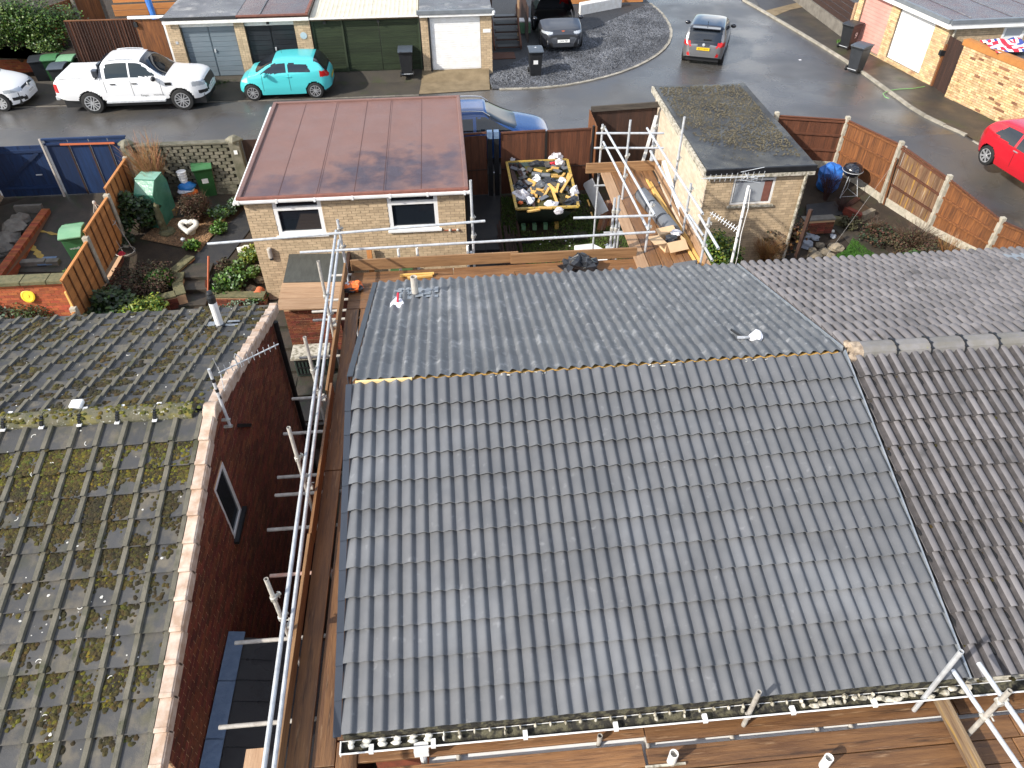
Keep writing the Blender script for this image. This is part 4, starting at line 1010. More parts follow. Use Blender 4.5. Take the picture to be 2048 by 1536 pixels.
for k, y in enumerate((10.76, 10.99, 11.22, 11.45, 11.68)):
    for a, b in (((-2.0, 1.05), (1.06, 3.45)) if k % 2 else ((-2.0, -.1), (-.09, 3.45))):
        brd(sf, (a, y, ZB - .038), (b, y + .226, ZB + rnd.uniform(-.004, .004)), 'board_x')
tz0, tz1 = ZB + .005, ZB + .235
for (y0, y1, m, dx) in ((1.2, 5.75, 'toe_y', 0), (5.76, 8.55, 'board_y', .012), (8.4, 11.9, 'toe_y', -.045)):
    brd(sf, (-2.06 + dx, y0, tz0), (-2.022 + dx, y1, tz1), m, 'toe_board')
brd(sf, (-2.0, 11.96, tz0), (1.15, 11.998, tz1), 'toe_x', 'toe_board'); brd(sf, (1.0, 11.915, tz0), (3.42, 11.953, tz1 - .01), 'toe_x', 'toe_board')
# front lift
for (x0, x1, y0, y1, dz) in ((-1.3, 1.60, 3.06, 3.29, 0), (1.61, 4.9, 3.0, 3.215, 0), (4.91, 8, 2.99, 3.20, 0),
                        (-1.3, 1.55, 2.77, 2.995, -.01), (1.58, 5.4, 2.72, 2.94, 0), (5.41, 9, 2.72, 2.94, 0),
                        (-1.3, 1.56, 2.53, 2.755, 0), (1.59, 5.3, 2.49, 2.712, -.006), (5.31, 9, 2.49, 2.712, 0),
                        (-1.3, 2.4, 2.29, 2.52, 0), (2.41, 6.0, 2.26, 2.482, 0), (-1.3, 3.4, 2.05, 2.28, 0), (3.41, 7.3, 2.03, 2.25, 0), (-1.3, 3.0, 1.8, 2.03, 0), (3.01, 7, 1.79, 2.02, 0)):
    brd(sf, (x0, y0, ZB - .038 + dz), (x1, y1, ZB + dz + rnd.uniform(-.003, .003)), 'board_x')
brd(sf, (-1.52, 1.2, ZB - .04), (-1.31, 3.28, ZB), 'board_y')
b = MB(); a = G(1880, 1392, 3.34); c = G(1968, 1545, 3.34); brd_o = MB().beam((4.70, 1.7, 3.24), (4.70, 3.13, 3.24), .04, .225).build('stop_board', MT['weathered_y'], sf, bevel=.006)
for (px, py, px2, py2, m) in ((1828, 1420, 1935, 1299, 'galv'), (1487, 1450, 1513, 1382, 'galv_dirty'), (1925, 1480, 2032, 1378, 'galv_dirty')):
    P = G(px, py, 3.1); Q = GY(px2, py2, P.y + .01); tb(sf, (P.x, P.y, -2.0), (P.x, P.y, Q.z), m, 'standard')
P3 = G(1925, 1480, 3.1); zt = GY(2032, 1378, P3.y).z
MB().lathe([(.045, -.02), (.05, 0), (.05, .03), (.03, .035)], (P3.x - .02, P3.y - .02, 3.14), 10).build('base_clamp', MT['galv'], sf)
for (q0, q1, z) in (((1905, 1340), (2040, 1536), 3.62), ((1957, 1326), (2062, 1478), 3.95)):
    a, c = ext(G(*q0, z), G(*q1, z), 0, 1.0); tb(sf, a, c); coupler(sf, (P3.x, P3.y, z), (0, 1, 0))
P = G(1487, 1450, 3.1); coupler(sf, (P.x, P.y, 3.33), (0, 0, 1), 'galv_dirty')
for x in (-.3, 1.62, 2.5, 3.4, 3.76): tb(sf, (x, 1.6, 3.03), (x, 3.3, 3.03), 'galv_dirty', 'transom')
for (px, py) in ((1199, 1478), (1343, 1522), (1648, 1530)):
    P = G(px, py, 3.12); MB().tube((P.x, P.y, 2.6), (P.x, P.y, 3.2 if py < 1500 else 3.3), .026 if py < 1500 else .045, 12, hollow=True).build('tube_stub', MT['galv_dirty' if py < 1500 else 'white_paint'], sf)
b = MB().box(G(1290, 1533, 3.11), G(1372, 1528, 3.13)).build('base_plate', MT['old_white'], sf)

# loading bay that reaches back to the small garage
lb = T('loading_bay', 'scaffold loading bay with bare tubes and boards reaching towards the small flat roofed garage', 'scaffold', (4.0, 13.5, -1.2))
xs = [3.36, 3.60, 3.84, 4.08, 4.32]
for k, x in enumerate(xs):
    brd(lb, (x, 11.42 + (.02 * k), ZB + .002), (x + .226, 15.45, ZB + .04), 'pale_board_y' if k == 0 else 'board_y')
brd(lb, (3.02, 15.47, 3.12), (4.75, 15.51, 3.36), 'toe_x', 'toe_board'); brd(lb, (4.60, 10.95, 3.12), (4.64, 15.46, 3.34), 'pale_board_y', 'toe_board')
zT, zM = 4.1, 3.65
for q0, q1, z in (((1192, 266.5), (1328, 266.5), zT), ((1188, 296), (1327, 296), zM)):
    tb(lb, G(*q0, z), G(*q1, z), 'galv', 'guard_rail')
for q0, q1, z in (((1209.8, 256.5), (1309.4, 430), zT), ((1206.5, 284), (1297, 461), zM), ((1294, 256.5), (1405.7, 428), zT), ((1300.5, 302), (1424.5, 521), zM), ((1398, 430), (1437, 497), zT - .05), ((1378, 430), (1407, 472), zM)):
    tb(lb, G(*q0, z), G(*q1, z), 'galv', 'guard_rail')
for (q0, q1, zt_, zl) in (((1263, 240), (1250, 345), None, -1.0), ((1366, 234), (1341.5, 412.6), None, -1.0)):
    P = G(*q1, 3.05 if q1[1] > 400 else 3.75); Q = GY(*q0, P.y); tb(lb, (P.x, P.y, zg(P.y)), (P.x, P.y, Q.z), 'galv', 'standard')
    coupler(lb, (P.x, P.y, zT), (0, 1, 0)); coupler(lb, (P.x, P.y, zM), (0, 1, 0))
for (x, y, zt_) in ((3.35, 15.6, 4.2), (4.52, 15.56, 4.15), (3.62, 12.05, 4.2), (4.47, 11.3, 4.25), (4.5, 12.6, 4.25)):
    tb(lb, (x, y, zg(y)), (x, y, zt_), 'galv', 'standard')
    for z in (zT, zM, 3.05): coupler(lb, (x, y, z), (0, 1, 0))
MB().beam(GY(1313, 231, 15.75), GY(1282, 336, 15.75), .07, .02, (0, 1, 0)).build('brace', MT['white_paint'], lb)
MB().beam(G(1327, 322, 4.0), G(1376, 474, 2.9), .07, .02, (0, 1, 0)).build('brace', MT['white_paint'], lb)
MB().lathe([(.05, 0), (.05, .04), (.03, .05)], (4.52, 15.5, 3.36), 10).build('base_clamp', MT['galv'], lb)
for y, z in ((15.3, 2.9), (13.9, 2.5), (13.0, 3.02), (12.2, 3.02), (11.6, 1.6)): tb(lb, (3.2, y, z), (4.85, y, z), 'galv', 'transom')
for (a, c) in (((3.35, 12.4, -1.2), (3.6, 12.4, 1.2)), ((3.1, 12.3, -1.2), (3.5, 12.35, .4))): tb(lb, a, c, 'galv_dirty')

# ================================================================== big garage with the red felt roof
rg = T('brick_garage', 'wide buff brick garage under a red mineral felt flat roof', 'garage', (-2.45, 19.9, -.9))
X0, X1, Y0, Y1 = -5.17, .27, 16.98, 22.85
ops = [(.68, 1.87, 1.95, 3.0), (3.5, 4.75, 1.95, 3.02)]
brickwork(rg, (X0, Y0, -.9), (1, 0, 0), X1 - X0, 2.97, 'buff_brick', 'buff_mortar', ops, cap=300, vis=in_frame, name='front_wall')
MB().box((X0, Y0 + .2, -.9), (X0 + .1, Y1, 2.05)).box((X1 - .1, Y0 + .2, -.9), (X1, Y1, 2.05)).box((X0, Y1 - .1, -.9), (X1, Y1, 2.05)).build('wall', MT['buff_brick'], rg)
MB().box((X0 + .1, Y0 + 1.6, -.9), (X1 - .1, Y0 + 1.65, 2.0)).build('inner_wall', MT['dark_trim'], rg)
for (u0, u1, v0, v1) in ops:
    f = window(rg, (X0 + u0, Y0, -.9 + v0), (1, 0, 0), u1 - u0, v1 - v0, transom=(v1 - v0) * .70, t=.095, inset=.0, depth=.08)
MB().box((-3.78, 17.2, 1.13), (-3.35, 17.26, 1.22)).build('blue_tray', MT['tarp_blue'], rg)
for (px, py) in ((669, 393), (744, 388)):
    P = GY(px, py, Y0 - .012); b = MB(); b.box((P.x - .11, Y0 - .012, P.z - .04), (P.x + .11, Y0 + .02, P.z + .035)); 
    for k in range(5): b.box((P.x - .09 + k * .04, Y0 - .018, P.z - .03), (P.x - .075 + k * .04, Y0 - .012, P.z + .025))
    b.build('air_brick', MT['air_brick'], rg)
MB().box((X0 - .05, Y0 - .06, 2.06), (X1 + .05, Y1 + .1, 2.12)).build('roof_slab', MT['felt_edge'], rg)
MB().box((X0 - .07, Y0 - .085, 2.05), (X1 + .08, Y0 - .062, 2.118)).build('fascia', MT['upvc'], rg)
gv = [(-.04, -.045), (-.03, -.075), (.03, -.075), (.04, -.045), (.04, .0), (-.04, 0)]
b = MB(); b.prism([(X0 - .17, Y0 - .135 + p[0], 2.12 + p[1]) for p in gv], (X1 - X0 + .36, 0, 0)); go = b.build('gutter', MT['upvc'], rg)
for k in range(7): MB().box((X0 - .1 + k * .92, Y0 - .185, 2.035), (X0 - .05 + k * .92, Y0 - .09, 2.128)).build('gutter_clip', MT['upvc'], go)
MB().tube((X0 - .2, Y0 - .1, 2.02), (X0 - .2, Y1, 2.06), .035, 8).build('side_trim', MT['upvc'], rg)
xs = [X0 - .08] + [G(px, 384, 2.2).x for px in (557, 633, 708, 766.5, 843)] + [X1 + .09]
rf0, rf1 = Y0 - .10, Y1 + .12
for k, (a, c) in enumerate(zip(xs[:-1], xs[1:])):
    MB().obox((a - .03, rf0, 2.12 + .0 + k % 2 * .006), (c - a + .06 if k < 5 else c - a, 0, .001), (0, rf1 - rf0, 0), (0, 0, .012)).build('felt_strip', MT['felt_red'], rg)
    if k: MB().box((a - .02, rf0 + .1, 2.139), (a - .005, rf1 - .1, 2.1415)).build('felt_lap', MT['felt_lap'], rg)
for (p0, p1) in (((X0 - .12, rf0 - .03, 2.10), (X1 + .11, rf0 + .06, 2.19)), ((X0 - .12, rf1 - .06, 2.06), (X1 + .11, rf1 + .03, 2.19)), ((X0 - .12, rf0 + .06, 2.06), (X0 - .01, rf1 - .06, 2.188)), ((X1 + .0, rf0 + .06, 2.06), (X1 + .11, rf1 - .06, 2.188))):
    MB().box(p0, p1).build('roof_edge', MT['felt_edge' if p1[1] < 17.3 else 'felt_red'], rg, bevel=.02)
P = GY(540, 507, Y0 - .06)
b = MB(); b.lathe([(.03, -.14), (.06, -.12), (.06, .12), (.045, .16)], P, 12); wl_ = b.build('wall_lamp', MT['pale_pipe'], rg); MB().box((P.x - .04, P.y - .02, P.z - .2), (P.x + .04, P.y + .06, P.z - .13)).build('lamp_holder', MT['black_plastic'], wl_)
for x in (-.25, -.05): MB().lathe([(.04, 0), (.04, .05), (.02, .07)], (x + .1, Y0, .98), 8, ax=(0, -1, 0)).build('wall_tap', MT['coupler'], rg)
MB().tube((-.3, Y0 - .03, .98), (.1, Y0 - .03, .98), .014, 6).build('pipe', MT['copper'], rg)

# ================================================================== small garage with mossy felt roof
sg = T('small_garage', 'small buff brick garage with a wet mossy black felt roof beside the scaffold bay', 'garage', (7.95, 20.2, -.9))
A, B_, C_, D_ = 6.62, 9.33, 17.36, 23.1
brickwork(sg, (A, C_, -1.0), (1, 0, 0), B_ - A, 3.0, 'buff_brick', 'buff_mortar', [(.72, 1.86, 2.08, 3.0)], cap=150, vis=in_frame, name='front_wall')
brickwork(sg, (A, D_, -1.0), (0, -1, 0), D_ - C_, 3.0, 'sunlit_buff_brick', 'buff_brick', [], cap=150, vis=in_frame, name='side_wall')
MB().box((B_ - .1, C_ + .2, -1), (B_, D_, 2.0)).box((A + .2, D_ - .1, -1), (B_ - .1, D_, 2.0)).build('wall', MT['buff_brick'], sg)
wf = window(sg, (A + .72, C_, 1.08), (1, 0, 0), 1.14, .94, transom=.72, t=.06, frame='white_paint', sillm='old_white', inset=.01, pane='glass')
MB().box((A + .80, C_ + .02, 1.16), (A + 1.62, C_ + .035, 1.74)).build('pane', MT['lamp_clear'], wf)['label'] = 'pale frosted pane'
MB().box((A + 1.58, C_ + .015, 1.16), (A + 1.78, C_ + .03, 1.74)).build('curtain', MT['felt_edge'], wf)
MB().box((A + 2.05, C_ - .012, 1.86), (A + 2.27, C_ + .02, 1.96)).build('air_brick', MT['air_brick'], sg)
MB().box((A - .1, C_ - .1, 2.0), (B_ + .1, D_ + .1, 2.14)).build('roof_slab', MT['felt_dark'], sg)
nx, ny = 22, 40; b = MB(); vs = []
for j in range(ny + 1):
    for i in range(nx + 1):
        x = A - .1 + (B_ - A + .2) * i / nx; y = C_ - .1 + (D_ - C_ + .2) * j / ny
        vs.append((x, y, 2.145 + .012 * mnoise.noise(Vector((x * 1.2, y * 1.2, 1))) + (.03 if i in (0, nx) or j == 0 else 0)))
b.add(vs, [(j * (nx + 1) + i, j * (nx + 1) + i + 1, (j + 1) * (nx + 1) + i + 1, (j + 1) * (nx + 1) + i) for j in range(ny) for i in range(nx)])
b.build('roof_felt', MT['felt_moss'], sg, smooth=True)
b = MB()
for k in range(5200):
    x = A + .05 + rnd.random() * (B_ - A - .1); y = C_ + .5 + rnd.random() * (D_ - C_ - .5)
    if mnoise.noise(Vector((x * .8, y * .8, 4))) * .55 + (x - A) * .16 + (y - C_) * .085 - .30 + rnd.uniform(-.15, .15) < 0: continue
    r = rnd.uniform(.012, .035); a = rnd.uniform(0, 3); b.add([(x + r * math.cos(a), y + r * math.sin(a), 2.15), (x - r * math.sin(a), y + r * math.cos(a), 2.15), (x - r * math.cos(a), y - r * math.sin(a), 2.15), (x + r * math.sin(a), y - r * math.cos(a), 2.15), (x, y, 2.15 + r * .8)], [(0, 1, 4), (1, 2, 4), (2, 3, 4), (3, 0, 4)])
b.build('roof_moss', MT['roof_moss'], sg)['kind'] = 'stuff'
MB().box((A - .115, C_ - .13, 2.03), (B_ + .12, C_ - .06, 2.20)).build('roof_edge', MT['black_plastic'], sg, bevel=.02)
MB().box((A - .16, C_ - .1, 1.98), (A - .102, D_ + .1, 2.16)).build('fascia', MT['old_white'], sg)
MB().box((A - .1, C_ - .13, 1.93), (B_ + .1, C_ - .102, 2.025)).build('fascia', MT['old_white'], sg)
P = (9.22, C_ - .05)
b = MB(); b.path([(P[0], P[1] - .06, 1.97), (P[0], P[1] - .05, 1.7), (P[0] + .02, P[1], 1.4), (P[0] + .02, P[1], -.9)], .04, 8); b.build('downpipe', MT['old_white'], sg)

# ================================================================== shed and cabinet in the passage
sh = T('lean_to_shed', 'low red brick shed with a dark felt and bare board roof between the two houses', 'shed', (-3.6, 15.7, -1.1))
MB().box((-4.28, 14.95, -1.2), (-2.98, 16.9, .22)).build('wall', MT['red_brick'], sh)
brickwork(sh, (-4.28, 14.93, -1.2), (1, 0, 0), 1.3, 1.4, 'red_brick', 'red_mortar', cap=80, vis=in_frame, name='front_wall')
MB().obox((-4.35, 15.75, .415), (1.5, 0, -.06), (0, 1.2, .06), (0, 0, .035)).build('roof_felt', MT['felt_green'], sh)
for k in range(5): MB().obox((-4.38, 14.72 + k * .215, .335 + k * .012), (1.56, 0, -.06), (0, .208, .010), (0, 0, .035)).build('roof_board', MT['pale_board_x'], sh, bevel=.006)
b = MB(); b.box((-2.86, 16.0, -.2), (-2.78, 16.95, .5)); b.build('edge_batten', MT['dark_wood_y'], sh)
cb = T('storage_cabinet', 'dark green mesh fronted cabinet with a white top on the passage paving', 'cabinet', (-3.72, 14.3, -1.25))
MB().box((-4.1, 14.05, -1.2), (-3.3, 14.5, -.66)).build('body', MT['skip_green'], cb, bevel=.01)
MB().box((-4.16, 14.0, -.66), (-3.26, 14.56, -.60)).build('top', MT['old_white'], cb, bevel=.01)
b = MB()
for k in range(9): b.box((-4.06 + k * .085, 14.035, -1.15), (-4.045 + k * .085, 14.05, -.7))
for k in range(3): b.box((-4.06, 14.034, -1.15 + k * .21), (-3.34, 14.049, -1.12 + k * .21))
b.build('grille', MT['dark_trim'], cb)

# ================================================================== fences and gates
def boards_v(th, P, Q, zb, zt, n, m, th_=.018, name='board', lap=.006, zig=0.0, gap=0.0):
    P, Q = Vector(P), Vector(Q); d = (Q - P) / n; s = Vector((-d.y, d.x, 0)).normalized()
    for k in range(n):
        o = P + d * k + s * (lap * (k % 2) + zig * rnd.uniform(-1, 1)); z0 = zb(o) if callable(zb) else zb; z1 = zt(k / n) if callable(zt) else zt
        MB().obox(Vector((o.x, o.y, z0)) + d * gap / 2, d * (1.0 - gap) + s * .004, s * th_, (0, 0, z1 - z0 + rnd.uniform(-.006, .006))).build(name, MT[m], th)
def rail(th, P, Q, z0, z1, m, w=.05, h=.07, off=.03, name='rail'):
    P, Q = Vector(P), Vector(Q); d = (Q - P).normalized(); s = Vector((d.y, -d.x, 0)) * off
    MB().beam(P + s + Vector((0, 0, z0)), Q + s + Vector((0, 0, z1)), w, h).build(name, MT[m], th)
# right-hand garden fence
FP = [Vector((10.35, 22.25, 0)), Vector((12.49, 21.81, 0)), Vector((13.33, 19.95, 0)), Vector((14.12, 18.42, 0)), Vector((15.17, 17.05, 0)), Vector((16.5, 15.6, 0))]
FT = [1.5, 1.45, 1.42, 1.06, .42, .2]
fr = T('garden_fence', 'brown feather edge fence with white concrete posts curving along the road', 'fence', (13.3, 20, -.5))
fmats = ['brown_fence_z', 'fence_z', 'streaky_z', 'fence_z', 'fence_z']
for k in range(5):
    P, Q = FP[k], FP[k + 1]; zt0, zt1 = FT[k] - .06, FT[k + 1] - .06; zb0, zb1 = zg(P.y) + .22, zg(Q.y) + .22
    d = Q - P; n = 17
    for i in range(n):
        a = P + d * (i / n); z0 = zb0 + (zb1 - zb0) * i / n; z1 = zt0 + (zt1 - zt0) * i / n
        if k == 3: z1 -= 0.0
        s = Vector((-d.y, d.x, 0)).normalized()
        MB().obox(Vector((a.x, a.y, z0)) + s * (.004 * (i % 2)), d / n * 1.02 + s * .008, s * .014, (0, 0, z1 - z0)).build('board', MT[fmats[k]], fr)
    for t in (.04, .36, .72):
        rail(fr, P, Q, zb0 + (zt0 - zb0) * (1 - t) , zb1 + (zt1 - zb1) * (1 - t), 'fence_x' if k in (1, 3, 4) else 'brown_fence_x', .04, .06, .02)
    MB().beam(P + Vector((0, 0, zt0 + .012)), Q + Vector((0, 0, zt1 + .012)), .06, .025).build('capping', MT['brown_fence_x'], fr)
    MB().beam(P + Vector((0, 0, zb0 - .13)), Q + Vector((0, 0, zb1 - .13)), .04, .28).build('gravel_board', MT['concrete'], fr)
for P, t in zip(FP, FT):
    z0 = zg(P.y) - .2; MB().box((P.x - .065, P.y - .065, z0), (P.x + .065, P.y + .065, t + .06)).build('post', MT['concrete'], fr, bevel=.008)
MB().beam(FP[2] + Vector((.11, -.14, -.3)), FP[2] + Vector((.10, -.12, 1.38)), .09, .03, (1, 0, 0)).build('spare_post', MT['galv_dirty'], fr)
MB().beam(FP[2] + Vector((.02, -.16, -.5)), FP[2] + Vector((-.05, -.1, 1.0)), .05, .05).build('orange_stake', MT['fence_z'], fr)

# orange panel fence between the two left gardens
pf = T('panel_fence', 'orange stained panel fence with concrete posts stepping down between the left gardens', 'fence', (-9.55, 18.5, -.7))
posts = [(21.55, 1.2), (19.58, 1.02), (17.65, .82), (15.75, -.05), (14.6, -.2)]
for (y, zt) in posts:
    MB().box((-9.64, y - .07, zg(y) - .3), (-9.49, y + .07, zt + .08)).build('post', MT['concrete'], pf, bevel=.01)
tops = [1.25, 1.02, .78, -.08]; bots = [-.15, -.30, -.62, -1.25]
for k in range(4):
    y0, y1 = posts[k + 1][0] + .05, posts[k][0] - .05; zt, zb = tops[k], bots[k]
    n = int((zt - zb) / .125)
    for i in range(n):
        z = zb + (zt - zb) * i / n; h = (zt - zb) / n
        MB().obox((-9.565, y0, z), (0, y1 - y0, rnd.uniform(-.008, .008)), (.012, 0, h * .0), (-.012, 0, h + .02)).build('slat', MT['orange_fence_y'], pf)
    for i in range(6):
        y = y0 + (y1 - y0) * i / 5
        MB().box((-9.552, y - .02, zb), (-9.53, y + .02, zt)).build('batten', MT['fence_z'], pf)
    MB().box((-9.59, y0, zt - .02), (-9.52, y1, zt + .025)).build('capping', MT['orange_fence_y'], pf)
b = MB()
for k in range(7): b.beam((-9.6, 15.9 + .1 * k, -.1), (-9.6, 15.9 + .1 * k, .38), .018, .01)
for k in range(6): b.beam((-9.61, 15.85, -.06 + .09 * k), (-9.61, 16.6, -.06 + .09 * k), .01, .018)
b.build('trellis', MT['batten_z'], pf)
MB().beam((-9.6, 15.82, -.15), (-9.6, 15.82, .45), .05, .05).build('trellis_post', MT['batten_z'], pf)
lw = T('low_garden_wall', 'short red brick wall under the orange panel fence', 'wall', (-9.48, 17, -1))
brickwork(lw, (-9.5, 15.4, -1.25), (0, 1, 0), 3.6, .75, 'red_brick', 'red_mortar', cap=60, vis=in_frame)

# blue gates
bgd = T('blue_gate', 'tall dark blue boarded double gate with an orange bar, left of the pierced wall', 'gate', (-10.9, 22.2, -.1))
for k, (a, c) in enumerate(((-12.0, -11.35), (-11.33, -10.75), (-10.73, -10.2), (-10.18, -9.66))):
    MB().box((a + .01, 22.2, -.14), (c - .005, 22.225, 1.62)).build('board', MT['blue_wood_z'], bgd, bevel=.004)
    MB().box((c - .02, 22.165, -.14), (c + .02, 22.2, 1.5)).build('batten', MT['dark_wood_z'], bgd)
MB().box((-12.02, 22.15, 1.46), (-9.66, 22.2, 1.52)).build('rail', MT['blue_wood_x'], bgd)
MB().box((-12.06, 22.18, 1.6), (-9.64, 22.25, 1.65)).build('capping', MT['blue_wood_x'], bgd)
MB().beam(GY(120, 289, 22.14), GY(229, 286, 22.14), .03, .05).build('orange_bar', MT['terracotta'], bgd)
MB().beam((-12.06, 22.12, -.2), (-12.06, 22.12, 1.68), .04, .05, (1, 0, 0)).build('post', MT['pale_pipe'], bgd)
bgl = T('blue_door', 'dark blue braced door beside the buff wall at the far left', 'gate', (-13, 22.2, -.1))
for k in range(5): MB().box((-13.9 + k * .36, 22.2, -.14), (-13.55 + k * .36, 22.225, 1.46)).build('board', MT['blue_wood_z'], bgl, bevel=.004)
for z in (.1, 1.25): MB().box((-13.9, 22.16, z), (-12.1, 22.2, z + .09)).build('ledge', MT['blue_wood_x'], bgl)
MB().beam((-13.8, 22.17, .15), (-12.3, 22.17, 1.25), .09, .03, (0, 1, 0)).build('brace', MT['blue_wood_x'], bgl)
MB().box((-12.62, 22.13, .55), (-12.44, 22.16, .58)).build('handle', MT['galv'], bgl)
wb = T('side_wall', 'pale buff brick garage wall at the left edge beyond the orange garden wall', 'wall', (-13.9, 20, -.5))
brickwork(wb, (-13.95, 16.5, -.95), (0, 1, 0), 5.7, 3.0, 'buff_brick', 'buff_mortar', cap=90, vis=in_frame)

# pierced block wall with two piers
sw = T('pierced_wall', 'weathered pierced block wall with capped end piers facing the road', 'wall', (-8, 21.95, -.2))
MB().box((-9.45, 21.97, -.25), (-6.55, 22.07, 1.40)).build('backing', MT['black_grime'], sw)
for r in range(11):
    for c in range(10):
        x = -9.42 + c * .29 + (.145 if r % 2 else 0)
        if x + .23 > -6.5: continue
        MB().box((x, 21.90 + rnd.uniform(-.004, .004), .22 + r * .107), (x + .235, 21.985, .22 + r * .107 + .088)).build('block', MT['screen_block'], sw)
for r in range(4):
    for c in range(13): 
        x = -9.4 + c * .225 + (.11 if r % 2 else 0)
        if x < -6.75: MB().box((x, 21.89, -.24 + r * .112), (x + .215, 21.98, -.24 + r * .112 + .10)).build('block', MT['screen_block'], sw)
MB().box((-9.45, 21.87, 1.40), (-6.55, 22.1, 1.46)).build('coping', MT['screen_block'], sw, bevel=.01)
for x in (-9.58, -6.45):
    p_ = MB().box((x - .16, 21.82, -.3), (x + .16, 22.14, 1.46)).build('pier', MT['screen_block'], sw, bevel=.015)
    b = MB(); b.lathe([(.26, 0), (.26, .05), (.12, .14), (.0, .17)], (x, 21.98, 1.46), 4); b.build('pier_cap', MT['screen_block'], p_)
MB().box((-6.5, 21.80, 1.1), (-6.4, 21.82, 1.22)).build('number_plaque', MT['upvc'], sw)
dg = T('dark_gate', 'narrow dark brown gate between the pierced wall and the red roofed garage', 'gate', (-5.8, 22.0, -.1))
boards_v(dg, (-6.25, 22.0, 0), (-5.25, 22.0, 0), -.15, 1.45, 8, 'dark_wood_z')

# brown double gates behind the skip
bg2 = T('driveway_gate', 'pair of brown boarded gates on black posts behind the skip', 'gate', (2.3, 21.2, -.3))
boards_v(bg2, (.38, 21.2, 0), (1.08, 21.2, 0), -.28, 1.62, 6, 'brown_fence_z')
boards_v(bg2, (1.5, 21.2, 0), (2.84, 21.2, 0), -.28, lambda t: 1.68 + .03 * t, 12, 'brown_fence_z')
boards_v(bg2, (2.88, 21.2, 0), (4.22, 21.2, 0), -.28, lambda t: 1.71 + .03 * t, 12, 'brown_fence_z')
for (a, c) in ((.38, 1.08), (1.5, 2.84), (2.88, 4.22)):
    rail(bg2, (a, 21.2, 0), (c, 21.2, 0), 1.69, 1.72, 'brown_fence_x', .05, .05, .0); rail(bg2, (a, 21.2, 0), (c, 21.2, 0), .55, .57, 'dark_wood_x', .02, .03, .015)
for x in (1.17, 1.37):
    p_ = MB().box((x - .07, 21.15, -.3), (x + .07, 21.3, 1.72)).build('post', MT['black_plastic'], bg2)
    MB().box((x - .075, 21.13, 1.55), (x + .075, 21.31, 1.76)).build('post_cap', MT['blue_flash'], p_)
MB().box((2.83, 21.17, -.28), (2.90, 21.19, 1.7)).build('bolt', MT['dark_trim'], bg2)
MB().lathe([(.04, -.3), (.04, 1.8)], (4.29, 21.2, 0), 8).build('post', MT['black_plastic'], bg2)
sp2 = T('side_fence', 'short brown fence return joining the driveway gates to the taller dark gate', 'fence', (4.35, 21.8, -.3))
boards_v(sp2, (4.36, 21.0, 0), (4.36, 22.3, 0), -.3, 1.85, 10, 'fence_z')
tg = T('tall_gate', 'tall dark brown gate with a weathered top rail next to the small garage wall', 'gate', (5.5, 22.35, -.2))
boards_v(tg, (4.42, 22.35, 0), (6.5, 22.35, 0), -.2, lambda t: 1.8 + .05 * t, 13, 'dark_wood_z')
MB().beam((4.38, 22.3, 1.86), (6.55, 22.3, 1.93), .06, .17).build('top_rail', MT['grey_rail'], tg)

# fences across the road, top left
YF = 31.3
bf = T('roadside_fence', 'reddish brown close board fence behind the white pickup', 'fence', (-13, YF, 0))
zt_ = GY(200, 41, YF).z; XF = GY(134, 60, YF).x
boards_v(bf, (XF, YF, 0), (-11.75, YF, 0), .1, lambda t: zt_ + .0, 30, 'brown_fence_z', zig=.012, lap=.02)
boards_v(bf, (-11.7, YF - .02, 0), (-10.72, YF - .02, 0), .1, zt_ - .02, 7, 'fence_z', lap=.003)
for i in range(24): MB().box((XF + i * (-11.75 - XF) / 24, YF - .03, .1), (XF + .03 + i * (-11.75 - XF) / 24, YF, zt_ - .01)).build('cover_strip', MT['dark_wood_z'], bf)
MB().box((XF, YF - .02, zt_), (-11.75, YF + .06, zt_ + .03)).build('capping', MT['fence_x'], bf)
MB().box((-10.66, YF - .1, .1), (-10.57, YF, 2.42)).build('white_post', MT['upvc'], bf)
MB().box((-11.9, YF - .1, zt_ + .04), (-10.5, YF - .0, zt_ + .12)).build('white_rail', MT['upvc'], bf)
MB().box((-11.75, YF - .1, zt_ - .25), (-11.62, YF - .02, zt_ - .08)).build('lamp', MT['black_plastic'], bf)
df = T('dark_fence', 'dark brown fence on a low brick wall below the ivy', 'fence', (-19, 33.2, .3))
boards_v(df, (-24, 33.2, 0), (-15.9, 33.2, 0), .62, 2.3, 46, 'dark_wood_z', lap=.02)
for i in range(46): MB().box((-24 + i * .176, 33.16, .62), (-23.96 + i * .176, 33.2, 2.3)).build('cover_strip', MT['weathered_z'], df)
brickwork(df, (-24, 33.1, 0), (1, 0, 0), 8.1, .55, 'orange_brick', 'orange_mortar', cap=60, vis=in_frame, name='base_wall')
MB().box((-24, 33.02, .55), (-15.9, 33.25, .62)).build('coping', MT['screen_block'], df)
brickwork(df, (-15.85, 33.0, 0), (1, 0, 0), .45, 2.0, 'orange_brick', 'orange_mortar', cap=0, name='pier')
